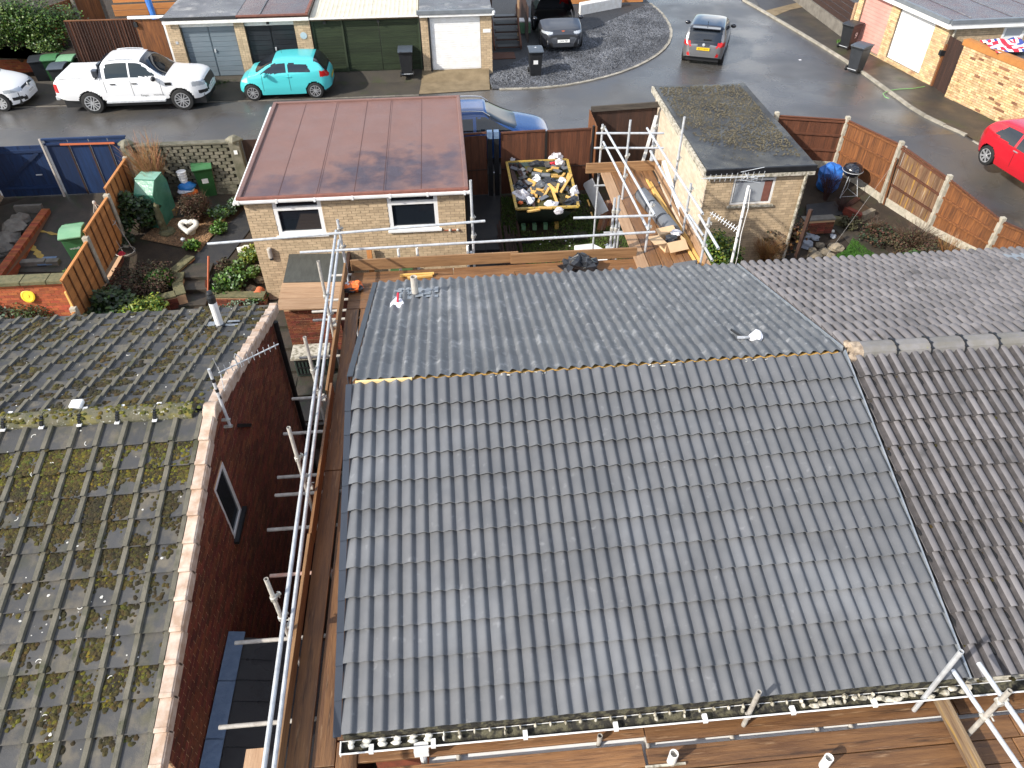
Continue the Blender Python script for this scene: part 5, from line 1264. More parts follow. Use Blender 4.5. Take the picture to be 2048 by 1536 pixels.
# yard behind it
sheet('upper_yard', [(-26, 33.4), (-16, 33.4), (-16, 31.5), (-10.7, 31.5), (-10.7, 40), (-26, 40)], 'soil', 1.0, follow=False, z=0)
yf = T('stepped_fence', 'orange horizontal board fence at the back of the yard above the garage row', 'fence', (-12, 35.8, 1))
for k in range(7): MB().obox((-14.6, 37.0 + .28 * (k // 2), 1.0 + k * .24), (4.4, .1, .05), (0, .03, 0), (0, 0, .22)).build('board', MT['orange_fence_x'], yf)
yf2 = T('return_fence', 'brown fence panels with grey posts running back from the ivy', 'fence', (-14.9, 34, 1))
boards_v(yf2, (-15.9, 33.6, 0), (-14.6, 36.2, 0), 1.0, 2.3, 18, 'fence_z')
for P in ((-15.2, 34.8), (-14.6, 36.2)): MB().box((P[0] - .06, P[1] - .12, .8), (P[0] + .06, P[1], 2.7)).build('post', MT['grey_concrete'], yf2)
pr = T('closed_parasol', 'closed bright blue parasol standing in the yard behind the garage row', 'parasol', (-11.6, 33.4, 1.0))
MB().tube((-11.35, 32.6, 1.0), (-11.75, 33.4, 3.4), .02, 8).build('pole', MT['galv'], pr)
MB().tube((-11.47, 32.85, 1.75), (-11.8, 33.5, 3.6), .10, 10, r2=.16).build('canopy', MT['tarp_blue'], pr)

# ================================================================== row of garages across the road
ZG = .27; YR = 30.95
def garage(label, X, Xe, door, roofm, fasc, pillars, ztop=2.42, over=.14):
    t = T('garage', label, 'garage', ((X + Xe) / 2, 33.5, ZG))
    for (a, c) in pillars:
        brickwork(t, (a, YR, ZG - .25), (1, 0, 0), c - a, ztop - ZG + .2, 'buff_brick', 'buff_mortar', cap=26, vis=in_frame, name='pillar', th=.3)
    MB().box((X + .02, YR + .32, ZG - .2), (X + .1, 36.4, ztop - .05)).box((Xe - .1, YR + .32, ZG - .2), (Xe - .02, 36.4, ztop - .05)).box((X + .1, 36.3, ZG - .2), (Xe - .1, 36.4, ztop - .05)).build('wall', MT['buff_brick'], t)
    MB().box((X, YR - over, ztop), (Xe, 36.5, ztop + .1)).build('roof', MT[roofm], t, bevel=.02)
    MB().box((X, YR - over - .02, ztop - .12), (Xe, YR - over + .01, ztop - .003)).build('fascia', MT[fasc], t)
    return t
def door(t, a, c, z0, z1, m, rows, leaves=2, y=YR + .14, name='garage_door'):
    w = (c - a) / leaves
    for k in range(leaves):
        x0, x1 = a + k * w + .006, a + (k + 1) * w - .006
        d = MB().box((x0, y + .012, z0), (x1, y + .05, z1)).build(name, MT[m], t)
        h = (z1 - z0) / rows
        for r in range(rows): MB().box((x0 + .03, y - .006, z0 + r * h + .006), (x1 - .03, y + .012, z0 + (r + 1) * h - .006)).build('panel', MT[m], d)
        if leaves == 2 and k == 1: MB().box((x0 + .03, y - .05, z0 + .9), (x0 + .09, y - .006, z0 + 1.02)).build('handle', MT['galv'], d)
    return
g1 = garage('garage with pale blue grey boarded doors at the left of the row', -10.55, -7.79, 0, 'felt_grey', 'white_paint', [(-10.5, -10.02), (-7.98, -7.79)])
door(g1, -10.0, -7.99, ZG, 2.12, 'door_grey', 10); MB().box((-10.02, YR + .1, 2.12), (-7.98, YR + .14, 2.32)).build('lintel', MT['white_paint'], g1)
MB().box((-10.3, YR - .02, 1.55), (-10.2, YR, 1.65)).build('number_plaque', MT['galv'], g1)
g2 = garage('garage with black ribbed doors and a wine red wet roof', -7.785, -5.10, 0, 'felt_wine', 'white_paint', [(-7.785, -7.6), (-5.72, -5.12)])
door(g2, -7.59, -5.73, ZG, 2.1, 'door_black', 10); MB().box((-7.6, YR + .1, 2.1), (-5.72, YR + .14, 2.32)).build('lintel', MT['white_paint'], g2)
MB().box((-6.75, YR + .03, 2.15), (-6.65, YR + .1, 2.25)).build('lamp', MT['black_plastic'], g2)
pq = MB().lathe([(.13, 0), (.13, .02)], (-5.42, YR - .0, 1.72), 14, ax=(0, -1, 0)).build('number_plaque', MT['lamp_clear'], g2)
for (p0, p1, m) in (((-7.785, YR - .18, 2.49), (-5.10, YR - .10, 2.55), 'felt_edge'), ((-5.2, YR - .1, 2.53), (-5.1, 36.5, 2.58), 'felt_edge'), ((-6.95, YR, 2.525), (-6.9, 36.4, 2.545), 'felt_grey')): MB().box(p0, p1).build('roof_edge', MT[m], g2)
MB().box((-10.58, YR - .18, 2.44), (-7.79, YR - .12, 2.54)).build('roof_edge', MT['felt_dark'], g1)
g3 = T('timber_carport', 'wide dark green boarded carport front under cream roof sheets', 'garage', (-3, 33.5, ZG))
def hboards(a, c, z0, z1, n, y, m='green_wood_x'):
    h = (z1 - z0) / n
    for r in range(n): MB().obox((a, y, z0 + r * h), (c - a, 0, 0), (0, .02, 0), (0, -.014, h + .0)).build('board', MT[m], g3)
hboards(-5.0, -3.95, ZG, 2.2, 20, YR + .1); hboards(-3.88, -2.52, ZG, 2.25, 20, YR + .12); hboards(-2.5, -1.0, ZG, 2.25, 20, YR + .12)
MB().box((-5.08, YR + .06, ZG), (-5.0, YR + .16, 2.3)).box((-3.95, YR + .05, ZG), (-3.88, YR + .16, 2.3)).box((-1.0, YR + .06, ZG), (-.93, YR + .16, 2.3)).build('post', MT['green_wood_z'], g3)
MB().box((-5.08, YR + .02, 2.22), (-.92, YR + .1, 2.33)).build('header', MT['weathered_x'], g3)
for x in (-4.6, -2.55): MB().box((x, YR - .05, 2.12), (x + .1, YR + .02, 2.22)).build('lamp', MT['black_plastic'], g3)
for k in range(6):
    x = -5.08 + k * .69; b = MB()
    for i in range(8): b.obox((x + i * .086, YR - .1, 2.36 + .006 * (i % 2)), (.088, 0, .012 * (1 if i % 2 == 0 else -1)), (0, 5.6, .12), (0, 0, .012))
    b.build('roof_sheet', MT['cream_sheet'], g3)
MB().box((-5.09, YR - .14, 2.31), (-.93, YR - .1, 2.365)).build('fascia', MT['white_paint'], g3)
g4 = garage('garage with a bright white roller door beside the gravel drive', -.90, 1.92, 0, 'felt_grey', 'upvc', [(-.88, -.54), (1.45, 1.90)], 2.40)
rd = MB().box((-.52, YR + .05, ZG - .1), (1.44, YR + .08, 2.3)).build('roller_door', MT['upvc'], g4)
for k in range(24): MB().box((-.52, YR + .035, ZG + .02 + k * .083), (1.44, YR + .05, ZG + .02 + k * .083 + .068)).build('slat', MT['upvc'], rd)
MB().box((-1.0, YR - .2, 2.37), (1.98, YR - .1, 2.53)).build('roof_edge', MT['trim_grey'], g4, bevel=.02)
MB().lathe([(.05, 0), (.07, .1), (.05, .16)], (1.97, YR - .16, 2.3), 8).build('outlet', MT['upvc'], g4)
MB().tube((-.56, YR - .04, ZG - .2), (-.56, YR - .04, 2.3), .035, 8).build('downpipe', MT['black_plastic'], g4)
MB().box((1.55, YR - .02, 1.62), (1.85, YR, 1.75)).build('number_plaque', MT['upvc'], g4)

# steps and decking up behind the dark car
ds = T('timber_steps', 'dark timber garden steps beside the white roller door garage', 'steps', (2.7, 35, 0))
for k in range(5): 
    y = 33.6 + k * .42; z = .16 + k * .19
    MB().box((2.0 if False else 2.25, y, z), (3.3, y + .40, z + .05)).build('tread', MT['dark_wood_x'], ds); MB().box((2.32, y + .04, z + .052), (3.22, y + .36, z + .06)).build('grip_mat', MT['black_plastic'], ds)
for x in (2.16, 3.32): MB().beam((x, 33.5, .2), (x, 35.8, 1.25), .06, .22).build('string', MT['brown_fence_y'], ds)
for x in (2.14, 3.34): MB().box((x - .04, 35.0, 0), (x + .04, 35.1, 2.4)).build('post', MT['pale_board_z' if x > 3 else 'dark_wood_z'], ds)
MB().box((1.95, 32.6, 0), (3.0, 33.4, .06)).build('landing', MT['brown_fence_x'], ds)
dk = T('deck_fence', 'low orange board screen at the back of the gravel drive', 'fence', (8, 37.5, 0))
for k in range(3): MB().box((6.4, 40.2, .1 + k * .24), (10.2, 40.25, .32 + k * .24)).build('board', MT['orange_fence_x'], dk)
pl = T('white_planter', 'long white painted low wall at the back of the gravel drive', 'wall', (8.2, 37.6, 0))
MB().obox(G(1160, 32, .0), G(1243, 16, 0) - G(1160, 32, 0), (0, .45, 0), (0, 0, .5)).build('block', MT['white_paint'], pl, bevel=.03)
gb = T('green_box', 'pale green storage box by the timber steps', 'box', (3.6, 36.2, 0))
MB().box((3.42, 36.0, 0), (4.0, 36.5, .5)).build('body', MT['pale_green_lid'], gb, bevel=.03); MB().box((3.4, 35.98, .5), (4.02, 36.52, .56)).build('lid', MT['upvc'], gb, bevel=.02)
lg = T('hedge_fence', 'dark boarded fence to the left of the parked dark car', 'fence', (3.9, 36, 0))
boards_v(lg, (3.75, 34.6, 0), (3.75, 40, 0), 0, 1.5, 30, 'dark_wood_z')

# ================================================================== right-hand garages, gate and yellow wall
Aw, Bw = Vector((17.95, 33.3, 0)), Vector((18.92, 27.9, 0)); Uw = (Bw - Aw).normalized(); Nw = Uw.cross(Vector((0, 0, 1)))
gg = T('double_garage', 'pair of buff brick garages with one pink door and one white door beside the pavement', 'garage', (20, 30.5, 0))
Lw = (Bw - Aw).length
brickwork(gg, Aw, Uw, Lw, 2.3, 'yellow_brick', 'buff_mortar', [(.32, 2.12, .12, 2.3), (2.62, 4.72, .22, 2.3)], cap=150, vis=in_frame, name='front_wall', th=.2)
def pdoor(u0, u1, z0, z1, m, rows):
    d = MB().obox(Aw + Uw * u0 - Nw * .12 + Vector((0, 0, z0)), Uw * (u1 - u0), Nw * .04, (0, 0, z1 - z0)).build('garage_door', MT[m], gg)
    if rows:
        h = (z1 - z0) / rows
        for r in range(rows): MB().obox(Aw + Uw * (u0 + .01) - Nw * .08 + Vector((0, 0, z0 + r * h + .005)), Uw * (u1 - u0 - .02), Nw * .012, (0, 0, h - .012)).build('panel', MT[m], d)
pdoor(.34, 2.1, .12, 2.3, 'door_pink', 15); pdoor(2.64, 4.7, .22, 2.3, 'upvc', 8)
brickwork(gg, Bw, (1, .03, 0), 7, 2.3, 'buff_brick', 'buff_mortar', [(2.2, 3.1, 1.65, 2.15)], cap=60, vis=in_frame, name='side_wall', th=.2)
window(gg, Bw + Vector((2.2, .066, 1.65)), (1, .03, 0), .9, .5, t=.09, pane='lamp_clear', inset=-.02, sill=False)
rp = [Aw + Vector((-.15, .2, 2.32)), Bw + Vector((-.2, -.2, 2.32)), Bw + Vector((7.2, 0, 2.32)), Aw + Vector((8, .2, 2.32))]
MB().prism(rp, (0, 0, .12)).build('roof', MT['felt_wine'], gg)
for a, c in ((rp[0], rp[1]), (rp[1], rp[2])):
    MB().beam(a + Vector((0, 0, .1)), c + Vector((0, 0, .1)), .14, .14).build('roof_edge', MT['trim_grey'], gg); MB().beam(a + Vector((0, 0, -.06)), c + Vector((0, 0, -.06)), .06, .17).build('fascia', MT['upvc'], gg)
for k in range(3): MB().beam(rp[0] + Vector((1.2 + k * 1.6, -.2, .125)), rp[1] + Vector((1.0 + k * 1.6, .4, .125)), .05, .012).build('felt_lap', MT['felt_grey'], gg)
MB().tube(Bw + Vector((.12, -.1, 1.35)), Bw + Vector((.2, -.05, 2.25)), .045, 8).build('downpipe', MT['old_white'], gg)
MB().box(Bw + Vector((-.12, -.14, 1.2)), Bw + Vector((.1, .0, 1.38))).build('security_lamp', MT['black_plastic'], gg)
bgt = T('brown_gate', 'tall dark brown boarded gate between the white garage door and the yellow brick wall', 'gate', (18.9, 27.3, 0))
boards_v(bgt, Bw + Vector((.06, -.05, 0)), (19.0, 26.75, 0), .05, 1.9, 9, 'dark_wood_z')
MB().box(Bw + Vector((-.0, -.12, 0)), Bw + Vector((.08, -.04, 1.6))).build('post', MT['fence_z'], bgt)
Ay, By = Vector((18.9, 26.72, 0)), Vector((20.45, 20.6, 0)); Uy = (By - Ay).normalized()
yw = T('yellow_brick_wall', 'tall yellow stock brick wall beside the red car', 'wall', (19.5, 24, 0))
def hump(c): return rnd.choice((0, 0, 0, 0, .012, .016)) 
brickwork(yw, Ay, Uy, (By - Ay).length, 1.98, 'yellow_brick', 'yellow_mortar', cap=300, vis=in_frame, proud=hump, th=.22, j=.014, odd=('burnt_brick', .09))
lr = T('flat_roofed_store', 'low flat roofed store with an orange timber edge behind the yellow wall', 'shed', (21, 25, 0))
Ny = Uy.cross(Vector((0, 0, 1)))
MB().prism([Ay - Ny * .1 + Vector((0, .05, 1.86)), By - Ny * .1 + Vector((0, 0, 1.86)), By + Vector((7, 1, 1.86)), Ay + Vector((7, .15, 1.86))], (0, 0, .12)).build('roof', MT['roof_sheet_dark'], lr)
MB().beam(Ay + Vector((.0, .1, 2.0)), By + Vector((0, 0, 2.0)), .1, .2).build('roof_edge', MT['oak'], lr)
MB().beam(Ay + Vector((.12, .1, 2.1)), By + Vector((.12, 0, 2.1)), .2, .03).build('roof_trim', MT['oak'], lr)
fl = MB(); n = 14; m = 9
P0, P1, P2 = G(1958, 83, 2.06), G(2036, 80, 2.1), G(2000, 116, 2.06)
vs = []; ms = []
for j in range(m + 1):
    for i in range(n + 1):
        u, v = i / n, j / m; p = P0 + (P1 - P0) * u + (P2 - P0) * v * .8 + Vector((0, 0, .13 * mnoise.noise(Vector((u * 4, v * 4, 2))) + .06))
        vs.append(p)
fs = []; 
for j in range(m):
    for i in range(n):
        fs.append((j * (n + 1) + i, j * (n + 1) + i + 1, (j + 1) * (n + 1) + i + 1, (j + 1) * (n + 1) + i))
        u, v = (i + .5) / n - .5, (j + .5) / m - .5
        k = 2 if (abs(u) < .07 or abs(v) < .1) else (1 if (abs(u) < .12 or abs(v) < .18) else (2 if abs(abs(u) - abs(v)) < .05 else (1 if abs(abs(u) - abs(v)) < .11 else 0)))
        ms.append(k)
fl.add(vs, fs); fl.m = ms
fo = fl.build('flag', [MT['flag_blue'], MT['flag_white'], MT['flag_red']]); tag(fo, 'crumpled red white and blue flag lying on the dark flat roof', 'flag')
rfn = T('pavement_fence', 'dark plank fence on a mossy concrete base beyond the pink garage door', 'fence', (18, 37, 0))
MB().box((17.95, 33.5, 0), (18.15, 42, .55)).build('base_wall', MT['grey_concrete'], rfn)
for k in range(4): MB().box((18.0, 33.5, .58 + k * .24), (18.04, 42, .79 + k * .24)).build('plank', MT['dark_wood_y'], rfn)
MB().box((17.9, 33.35, 0), (18.05, 33.5, 1.6)).build('post', MT['pale_board_z'], rfn)
sheet('paved_corner_far', [xy(GT(*q)) for q in ((1490, -30), (1525, 25), (1612, 3), (1640, -30))], 'block_paver', .06)
sheet('sandy_strip', [xy(GT(*q)) for q in ((1526, 25), (1546, 36), (1580, 22), (1622, 14), (1612, 3))], 'tan_drive', .062)

# ================================================================== left lower yard walls
ow = T('garden_wall', 'low orange brick wall with a soldier course top running back through the far left yard', 'wall', (-12, 18.5, -.5))
a, c = G(84, 418, -.15), G(-30, 572, -.35)
d = (c - a); dn = Vector((d.x, d.y, 0)).normalized(); sN = Vector((-dn.y, dn.x, 0)); nb = int(d.length / .077)
MB().obox(a + Vector((0, 0, -.6)), d, sN * .22, (0, 0, .5)).build('body', MT['orange_mortar'], ow)
for k in range(nb): MB().obox(a + d * (k / nb) - sN * .01 + Vector((0, 0, -.1)), d / nb * .88, sN * .235, (0, 0, .11)).build('brick', MT['orange_brick'], ow)
brickwork(ow, c + Vector((0, 0, -.7)) + sN * .232, -dn, d.length, .6, 'orange_brick', 'orange_mortar', cap=40, th=.01)
rw = T('retaining_wall', 'orange red brick retaining wall with a mossy stone coping, holding a yellow plate', 'wall', (-12, 16.3, -1.1))
zc = GY(80, 562, 16.3).z
brickwork(rw, (-17, 16.3, -1.9), (1, 0, 0), 7.35, zc + 1.9 - .06, 'orange_brick', 'orange_mortar', cap=220, vis=in_frame)
for k in range(12): MB().box((-17 + k * .62, 16.2, zc - .06), (-16.39 + k * .62, 16.58, zc + .04 + rnd.uniform(0, .01))).build('coping_stone', MT['mossy_stone'], rw, bevel=.015)
P = GY(56, 592, 16.27); yp = MB().lathe([(.17, 0), (.17, .01), (.13, .022), (.12, .015), (.05, .015), (.04, .025), (0, .025)], P, 20, ax=(0, -1, .3)).build('yellow_plate', MT['yellow_plate']); tag(yp, 'round yellow plate hung on the orange retaining wall', 'plate')

# ================================================================== lettering
def text(name, s, size, M, m, parent, sx=1.0):
    cu = bpy.data.curves.new(name, 'FONT'); cu.body = s; cu.size = size; cu.align_x = 'CENTER'; cu.align_y = 'CENTER'; cu.resolution_u = 2
    to = bpy.data.objects.new(name, cu); COL.objects.link(to)
    me = bpy.data.meshes.new_from_object(to.evaluated_get(bpy.context.evaluated_depsgraph_get()))
    bpy.data.objects.remove(to); bpy.data.curves.remove(cu)
    me.name = name; me.materials.clear(); me.materials.append(MT[m])
    for v in me.vertices: v.co.x *= sx
    return inst(name, me, M, parent)
def frame(o, ex, ey):
    ex, ey = Vector(ex).normalized(), Vector(ey).normalized(); ez = ex.cross(ey); m = Matrix.Identity(4)
    for i in range(3): m[i][0] = ex[i]; m[i][1] = ey[i]; m[i][2] = ez[i]; m[i][3] = o[i]
    return m

# ================================================================== cars
def ip(x, tab): return float(np.interp(x, [t[0] for t in tab], [t[1] for t in tab]))
def spl(tab):
    xs = np.array([t[0] for t in tab], float); ys_ = np.array([t[1] for t in tab], float)
    mm = np.zeros(len(xs)); d = np.diff(ys_) / np.diff(xs)
    for i in range(1, len(xs) - 1): mm[i] = 0 if d[i - 1] * d[i] <= 0 else 2 * d[i - 1] * d[i] / (d[i - 1] + d[i])
    mm[0], mm[-1] = d[0], d[-1]
    def f(x):
        x = min(max(x, xs[0]), xs[-1]); i = min(max(int(np.searchsorted(xs, x)) - 1, 0), len(xs) - 2); h = xs[i + 1] - xs[i]; t = (x - xs[i]) / h
        return float((2 * t**3 - 3 * t**2 + 1) * ys_[i] + (t**3 - 2 * t**2 + t) * h * mm[i] + (-2 * t**3 + 3 * t**2) * ys_[i + 1] + (t**3 - t**2) * h * mm[i + 1])
    return f
def inpoly2(x, z, P): return in_poly(x, z, P)
def car(name, label, loc, head, sp):
    """local x forward; sp: L, W, top (x, z centre line), wid (x, half width), belt (x, z), bot (x, z), roof_in, wheels (x front, x rear, radius), regions"""
    t = T(name, label, 'car' if name != 'pickup_truck' else 'pickup truck', loc, head)
    M = WM[t]; L = sp['L']; top, wid, belt, bot = spl(sp['top']), spl(sp['wid']), spl(sp['belt']), spl(sp['bot'])
    nx = 110; ns, nt = 26, 18
    tt = np.linspace(0, 1, nx + 1); xs = [(-L / 2 + L * (0.5 - 0.5 * math.cos(math.pi * u)) * .35 + -L / 2 * 0 + L * u * .65) for u in tt]
    ri = sp.get('roof_in', .2)
    def hw(x, z):
        w = wid(x); zb = belt(x); z0 = bot(x)
        if z > zb: w = w * (1 - ri * ((z - zb) / .5) ** 1.15) - .012
        elif z > zb - .12: w = w * (1 - .0) - .012 * (z - zb + .12) / .12
        k = (z - z0) / max(.05, (zb - z0))
        if k < .45: w *= 1 - .055 * (1 - k / .45) ** 1.6
        return w
    V = []; ringn = ns + nt
    for x in xs:
        zc = top(x); zb0 = bot(x); cr = min(.10, (zc - zb0) * .3) * sp.get('crown', 1.0)
        ze = zc - cr
        for i in range(ns + 1):
            z = zb0 + (ze - zb0) * i / ns; V.append((x, hw(x, z), z))
        ye = hw(x, ze)
        for i in range(1, nt):
            a = (math.pi / 2) * i / (nt - 1); V.append((x, ye * (math.cos(a) ** .55), ze + cr * math.sin(a) ** .9))
    R = ns + nt
    # regions
    wf, wr, wrad = sp['wheels']; arch = wrad * 1.16
    buckets = {}
    def put(key, f): buckets.setdefault(key, []).append(f)
    for i in range(nx):
        for j in range(R - 1):
            q = (i * R + j, (i + 1) * R + j, (i + 1) * R + j + 1, i * R + j + 1)
            c = [sum(V[k][a] for k in q) / 4 for a in range(3)]
            if j < ns and (math.hypot(c[0] - wf, c[2] - wrad) < arch or math.hypot(c[0] - wr, c[2] - wrad) < arch): continue
            e1 = Vector(V[q[1]]) - Vector(V[q[0]]); e2 = Vector(V[q[3]]) - Vector(V[q[0]]); n = e2.cross(e1); n = n.normalized() if n.length else n
            key = None
            for (k, side, pred) in sp['regions']:
                if pred(c[0], c[1], c[2], j >= ns, n): key = (k, side); break
            put(key, q)
    mats = {'body': sp['paint']}
    body = None
    order = [None] + [k for k in buckets if k is not None]
    for key in order:
        fs = buckets.get(key, [])
        if not fs: continue
        nm, mt = ('body', sp['paint']) if key is None else key[0]
        split = key is not None and key[1]
        for sgn in ((1, -1) if split else (0,)):
            b = MB(); vs = []; mp = {}; ff = []
            for s2 in ((sgn,) if split else (1, -1)):
                for f in fs:
                    idx = []
                    for k in f:
                        kk = (k, s2)
                        if kk not in mp: mp[kk] = len(vs); vs.append(M @ Vector((V[k][0], V[k][1] * s2, V[k][2])))
                        idx.append(mp[kk])
                    ff.append(tuple(idx) if s2 < 0 else tuple(reversed(idx)))
            b.add(vs, ff)
            if key is None:                       # blunt ends
                for i in (0, nx):
                    lv = [Vector(V[i * R + j]) for j in range(R)]
                    ring = [M @ v for v in lv] + [M @ Vector((v.x, -v.y, v.z)) for v in reversed(lv)]
                    b.add(ring, [tuple(range(len(ring))) if i else tuple(reversed(range(len(ring))))])
            o = b.build(nm, MT[mt], t, smooth=True)
            if key is None: body = o
    b = MB()
    def lb_(x0, y0, z0, x1, y1, z1, mi=0, B=b): B.obox(M @ Vector((x0, y0, z0)), M.to_3x3() @ Vector((x1 - x0, 0, 0)), M.to_3x3() @ Vector((0, y1 - y0, 0)), M.to_3x3() @ Vector((0, 0, z1 - z0)), mi)
    W2 = sp['W'] / 2
    lb_(-L / 2 + .15, -W2 + .2, .2, L / 2 - .15, W2 - .2, .62); b.build('underbody', MT['dark_trim'], t)
    ax = M.to_3x3() @ Vector((0, 1, 0))
    for xw in (wf, wr):
        for s in (1, -1):
            c = M @ Vector((xw, s * (W2 - .115), wrad)); a = ax * s; r = wrad
            wh = MB().lathe([(r * .60, -.1), (r * .93, -.105), (r, -.075), (r, .075), (r * .95, .10), (r * .70, .112), (r * .68, .075), (r * .5, .03)], c, 28, ax=a).build('wheel', MT['rubber'], t)
            rim = MB(); n = sp.get('spokes', 5)
            rm = Vector((0, 0, 1)).rotation_difference(a).to_matrix()
            for k in range(n):
                th = 2 * math.pi * k / n + .2
                dirv = rm @ Vector((math.cos(th), math.sin(th), 0)); tan = rm @ Vector((-math.sin(th), math.cos(th), 0))
                for o_ in ((-.5, .5) if sp.get('twin') else (0,)):
                    sw_ = r * (.045 if sp.get('twin') else .085)
                    p0 = c + a * .085 + tan * o_ * r * .10; p1 = c + a * .10 + dirv * r * .68 + tan * o_ * r * .30
                    d = p1 - p0; rim.obox(p0 - tan * sw_, d, tan * 2 * sw_, a * .02)
            rim.lathe([(r * .17, .08), (r * .17, .115), (0, .118)], c, 12, ax=a)
            rim.lathe([(r * .62, .085), (r * .69, .085), (r * .69, .113), (r * .62, .113)], c, 26, ax=a, caps=False)
            rim.build('rim', MT[sp.get('rim', 'alloy')], wh)
            MB().lathe([(r * .6, .02), (r * .6, .035), (0, .036)], c, 20, ax=a).build('brake_disc', MT['alloy_dark'], wh)
    # mirrors, handles, plates
    mx, my, mz = sp['mirror']
    for s in (1, -1):
        c = M @ Vector((mx, s * my, mz)); b = MB(); R3 = M.to_3x3()
        vs = []
        b.blob((0, 0, 0), (.09, .12, .085), 10, 6, 0); b.v = [tuple(c + R3 @ Vector(v)) for v in b.v]
        mo = b.build('door_mirror', MT[sp.get('mirror_m', sp['paint'])], t, smooth=True)
    for (hx, hz) in sp.get('handles', ()):
        for s in (1, -1):
            y = hw(hx, hz) * s; MB().beam(M @ Vector((hx - .09, y + s * .012, hz)), M @ Vector((hx + .09, y + s * .012, hz)), .03, .03).build('door_handle', MT[sp.get('handle_m', sp['paint'])], t)
    for (x, z0, z1, lean) in sp.get('seams', ()):
        for s in (1, -1):
            b = MB(); pts = []
            for k in range(9):
                z = z0 + (z1 - z0) * k / 8; xx = x + lean * (z - z0); pts.append(M @ Vector((xx, s * (hw(xx, z) + .0015), z)))
            for p, q in zip(pts[:-1], pts[1:]): b.beam(p, q, .012, .004, M.to_3x3() @ Vector((0, 1, 0)))
            b.build('door_seam', MT['dark_trim'], t)
    for e in sp.get('extra', ()): e(t, M, hw, top)
    return t
def local_box(nm, m, p0, p1, bevel=0):
    def f(t, M, hw, top):
        R3 = M.to_3x3(); MB().obox(M @ Vector(p0), R3 @ Vector((p1[0] - p0[0], 0, 0)), R3 @ Vector((0, p1[1] - p0[1], 0)), R3 @ Vector((0, 0, p1[2] - p0[2]))).build(nm, MT[m], t, bevel=bevel)
    return f
def plate(s, x, z, front, m, tilt=0.12, wd=.52):
    def f(t, M, hw, top):
        R3 = M.to_3x3(); sg_ = 1 if front else -1
        ex = R3 @ Vector((0, sg_, 0)); ey = R3 @ Vector((-sg_ * tilt, 0, 1)); o = M @ Vector((x, 0, z)); F = frame(o, ex, ey)
        p = MB(); p.obox(F @ Vector((-wd / 2, -.056, 0)), F.to_3x3() @ Vector((wd, 0, 0)), F.to_3x3() @ Vector((0, .112, 0)), F.to_3x3() @ Vector((0, 0, .012)))
        po = p.build('number_plate', MT[m], t); text('plate_text', s, .095, F @ Matrix.Translation((0, 0, .014)), 'ink', po, .86)
    return f
def rails_extra(m, y, x0, x1, dz):
    def f(t, M, hw, top):
        for s in (1, -1):
            pts = [M @ Vector((x, s * y, top(x) + dz * math.sin(math.pi * k / 8) ** .5 - .03)) for k, x in enumerate(np.linspace(x0, x1, 9))]
            MB().path(pts, .018, 6).build('roof_rail', MT[m], t)
    return f
W_, G_ = ('windscreen', 'glass'), ('side_window', 'glass')
def std_regions(ws, rw, side_polys, lamps_f, lamps_r, extra=(), yk=.9, glass='glass', wsm=None):
    R_ = list(extra)
    R_.append((('windscreen', wsm or glass), False, lambda x, y, z, tp, n: ws[0] < x < ws[1] and (tp or n.x > .25) and n.z > .2 and z > ws[2] and y < ws[3]))
    R_.append((('rear_window', glass), False, lambda x, y, z, tp, n: rw[0] < x < rw[1] and n.x < -.25 and rw[2] < z < rw[3] and y < rw[4]))
    for P in side_polys: R_.append((('side_window', glass), True, (lambda P: lambda x, y, z, tp, n: (not tp) and abs(n.y) > .6 and in_poly(x, z, P))(P)))
    R_.append((('headlight', 'lamp_clear'), True, lambda x, y, z, tp, n: lamps_f(x, y, z, n)))
    R_.append((('tail_light', 'lamp_red'), True, lambda x, y, z, tp, n: lamps_r(x, y, z, n)))
    return R_

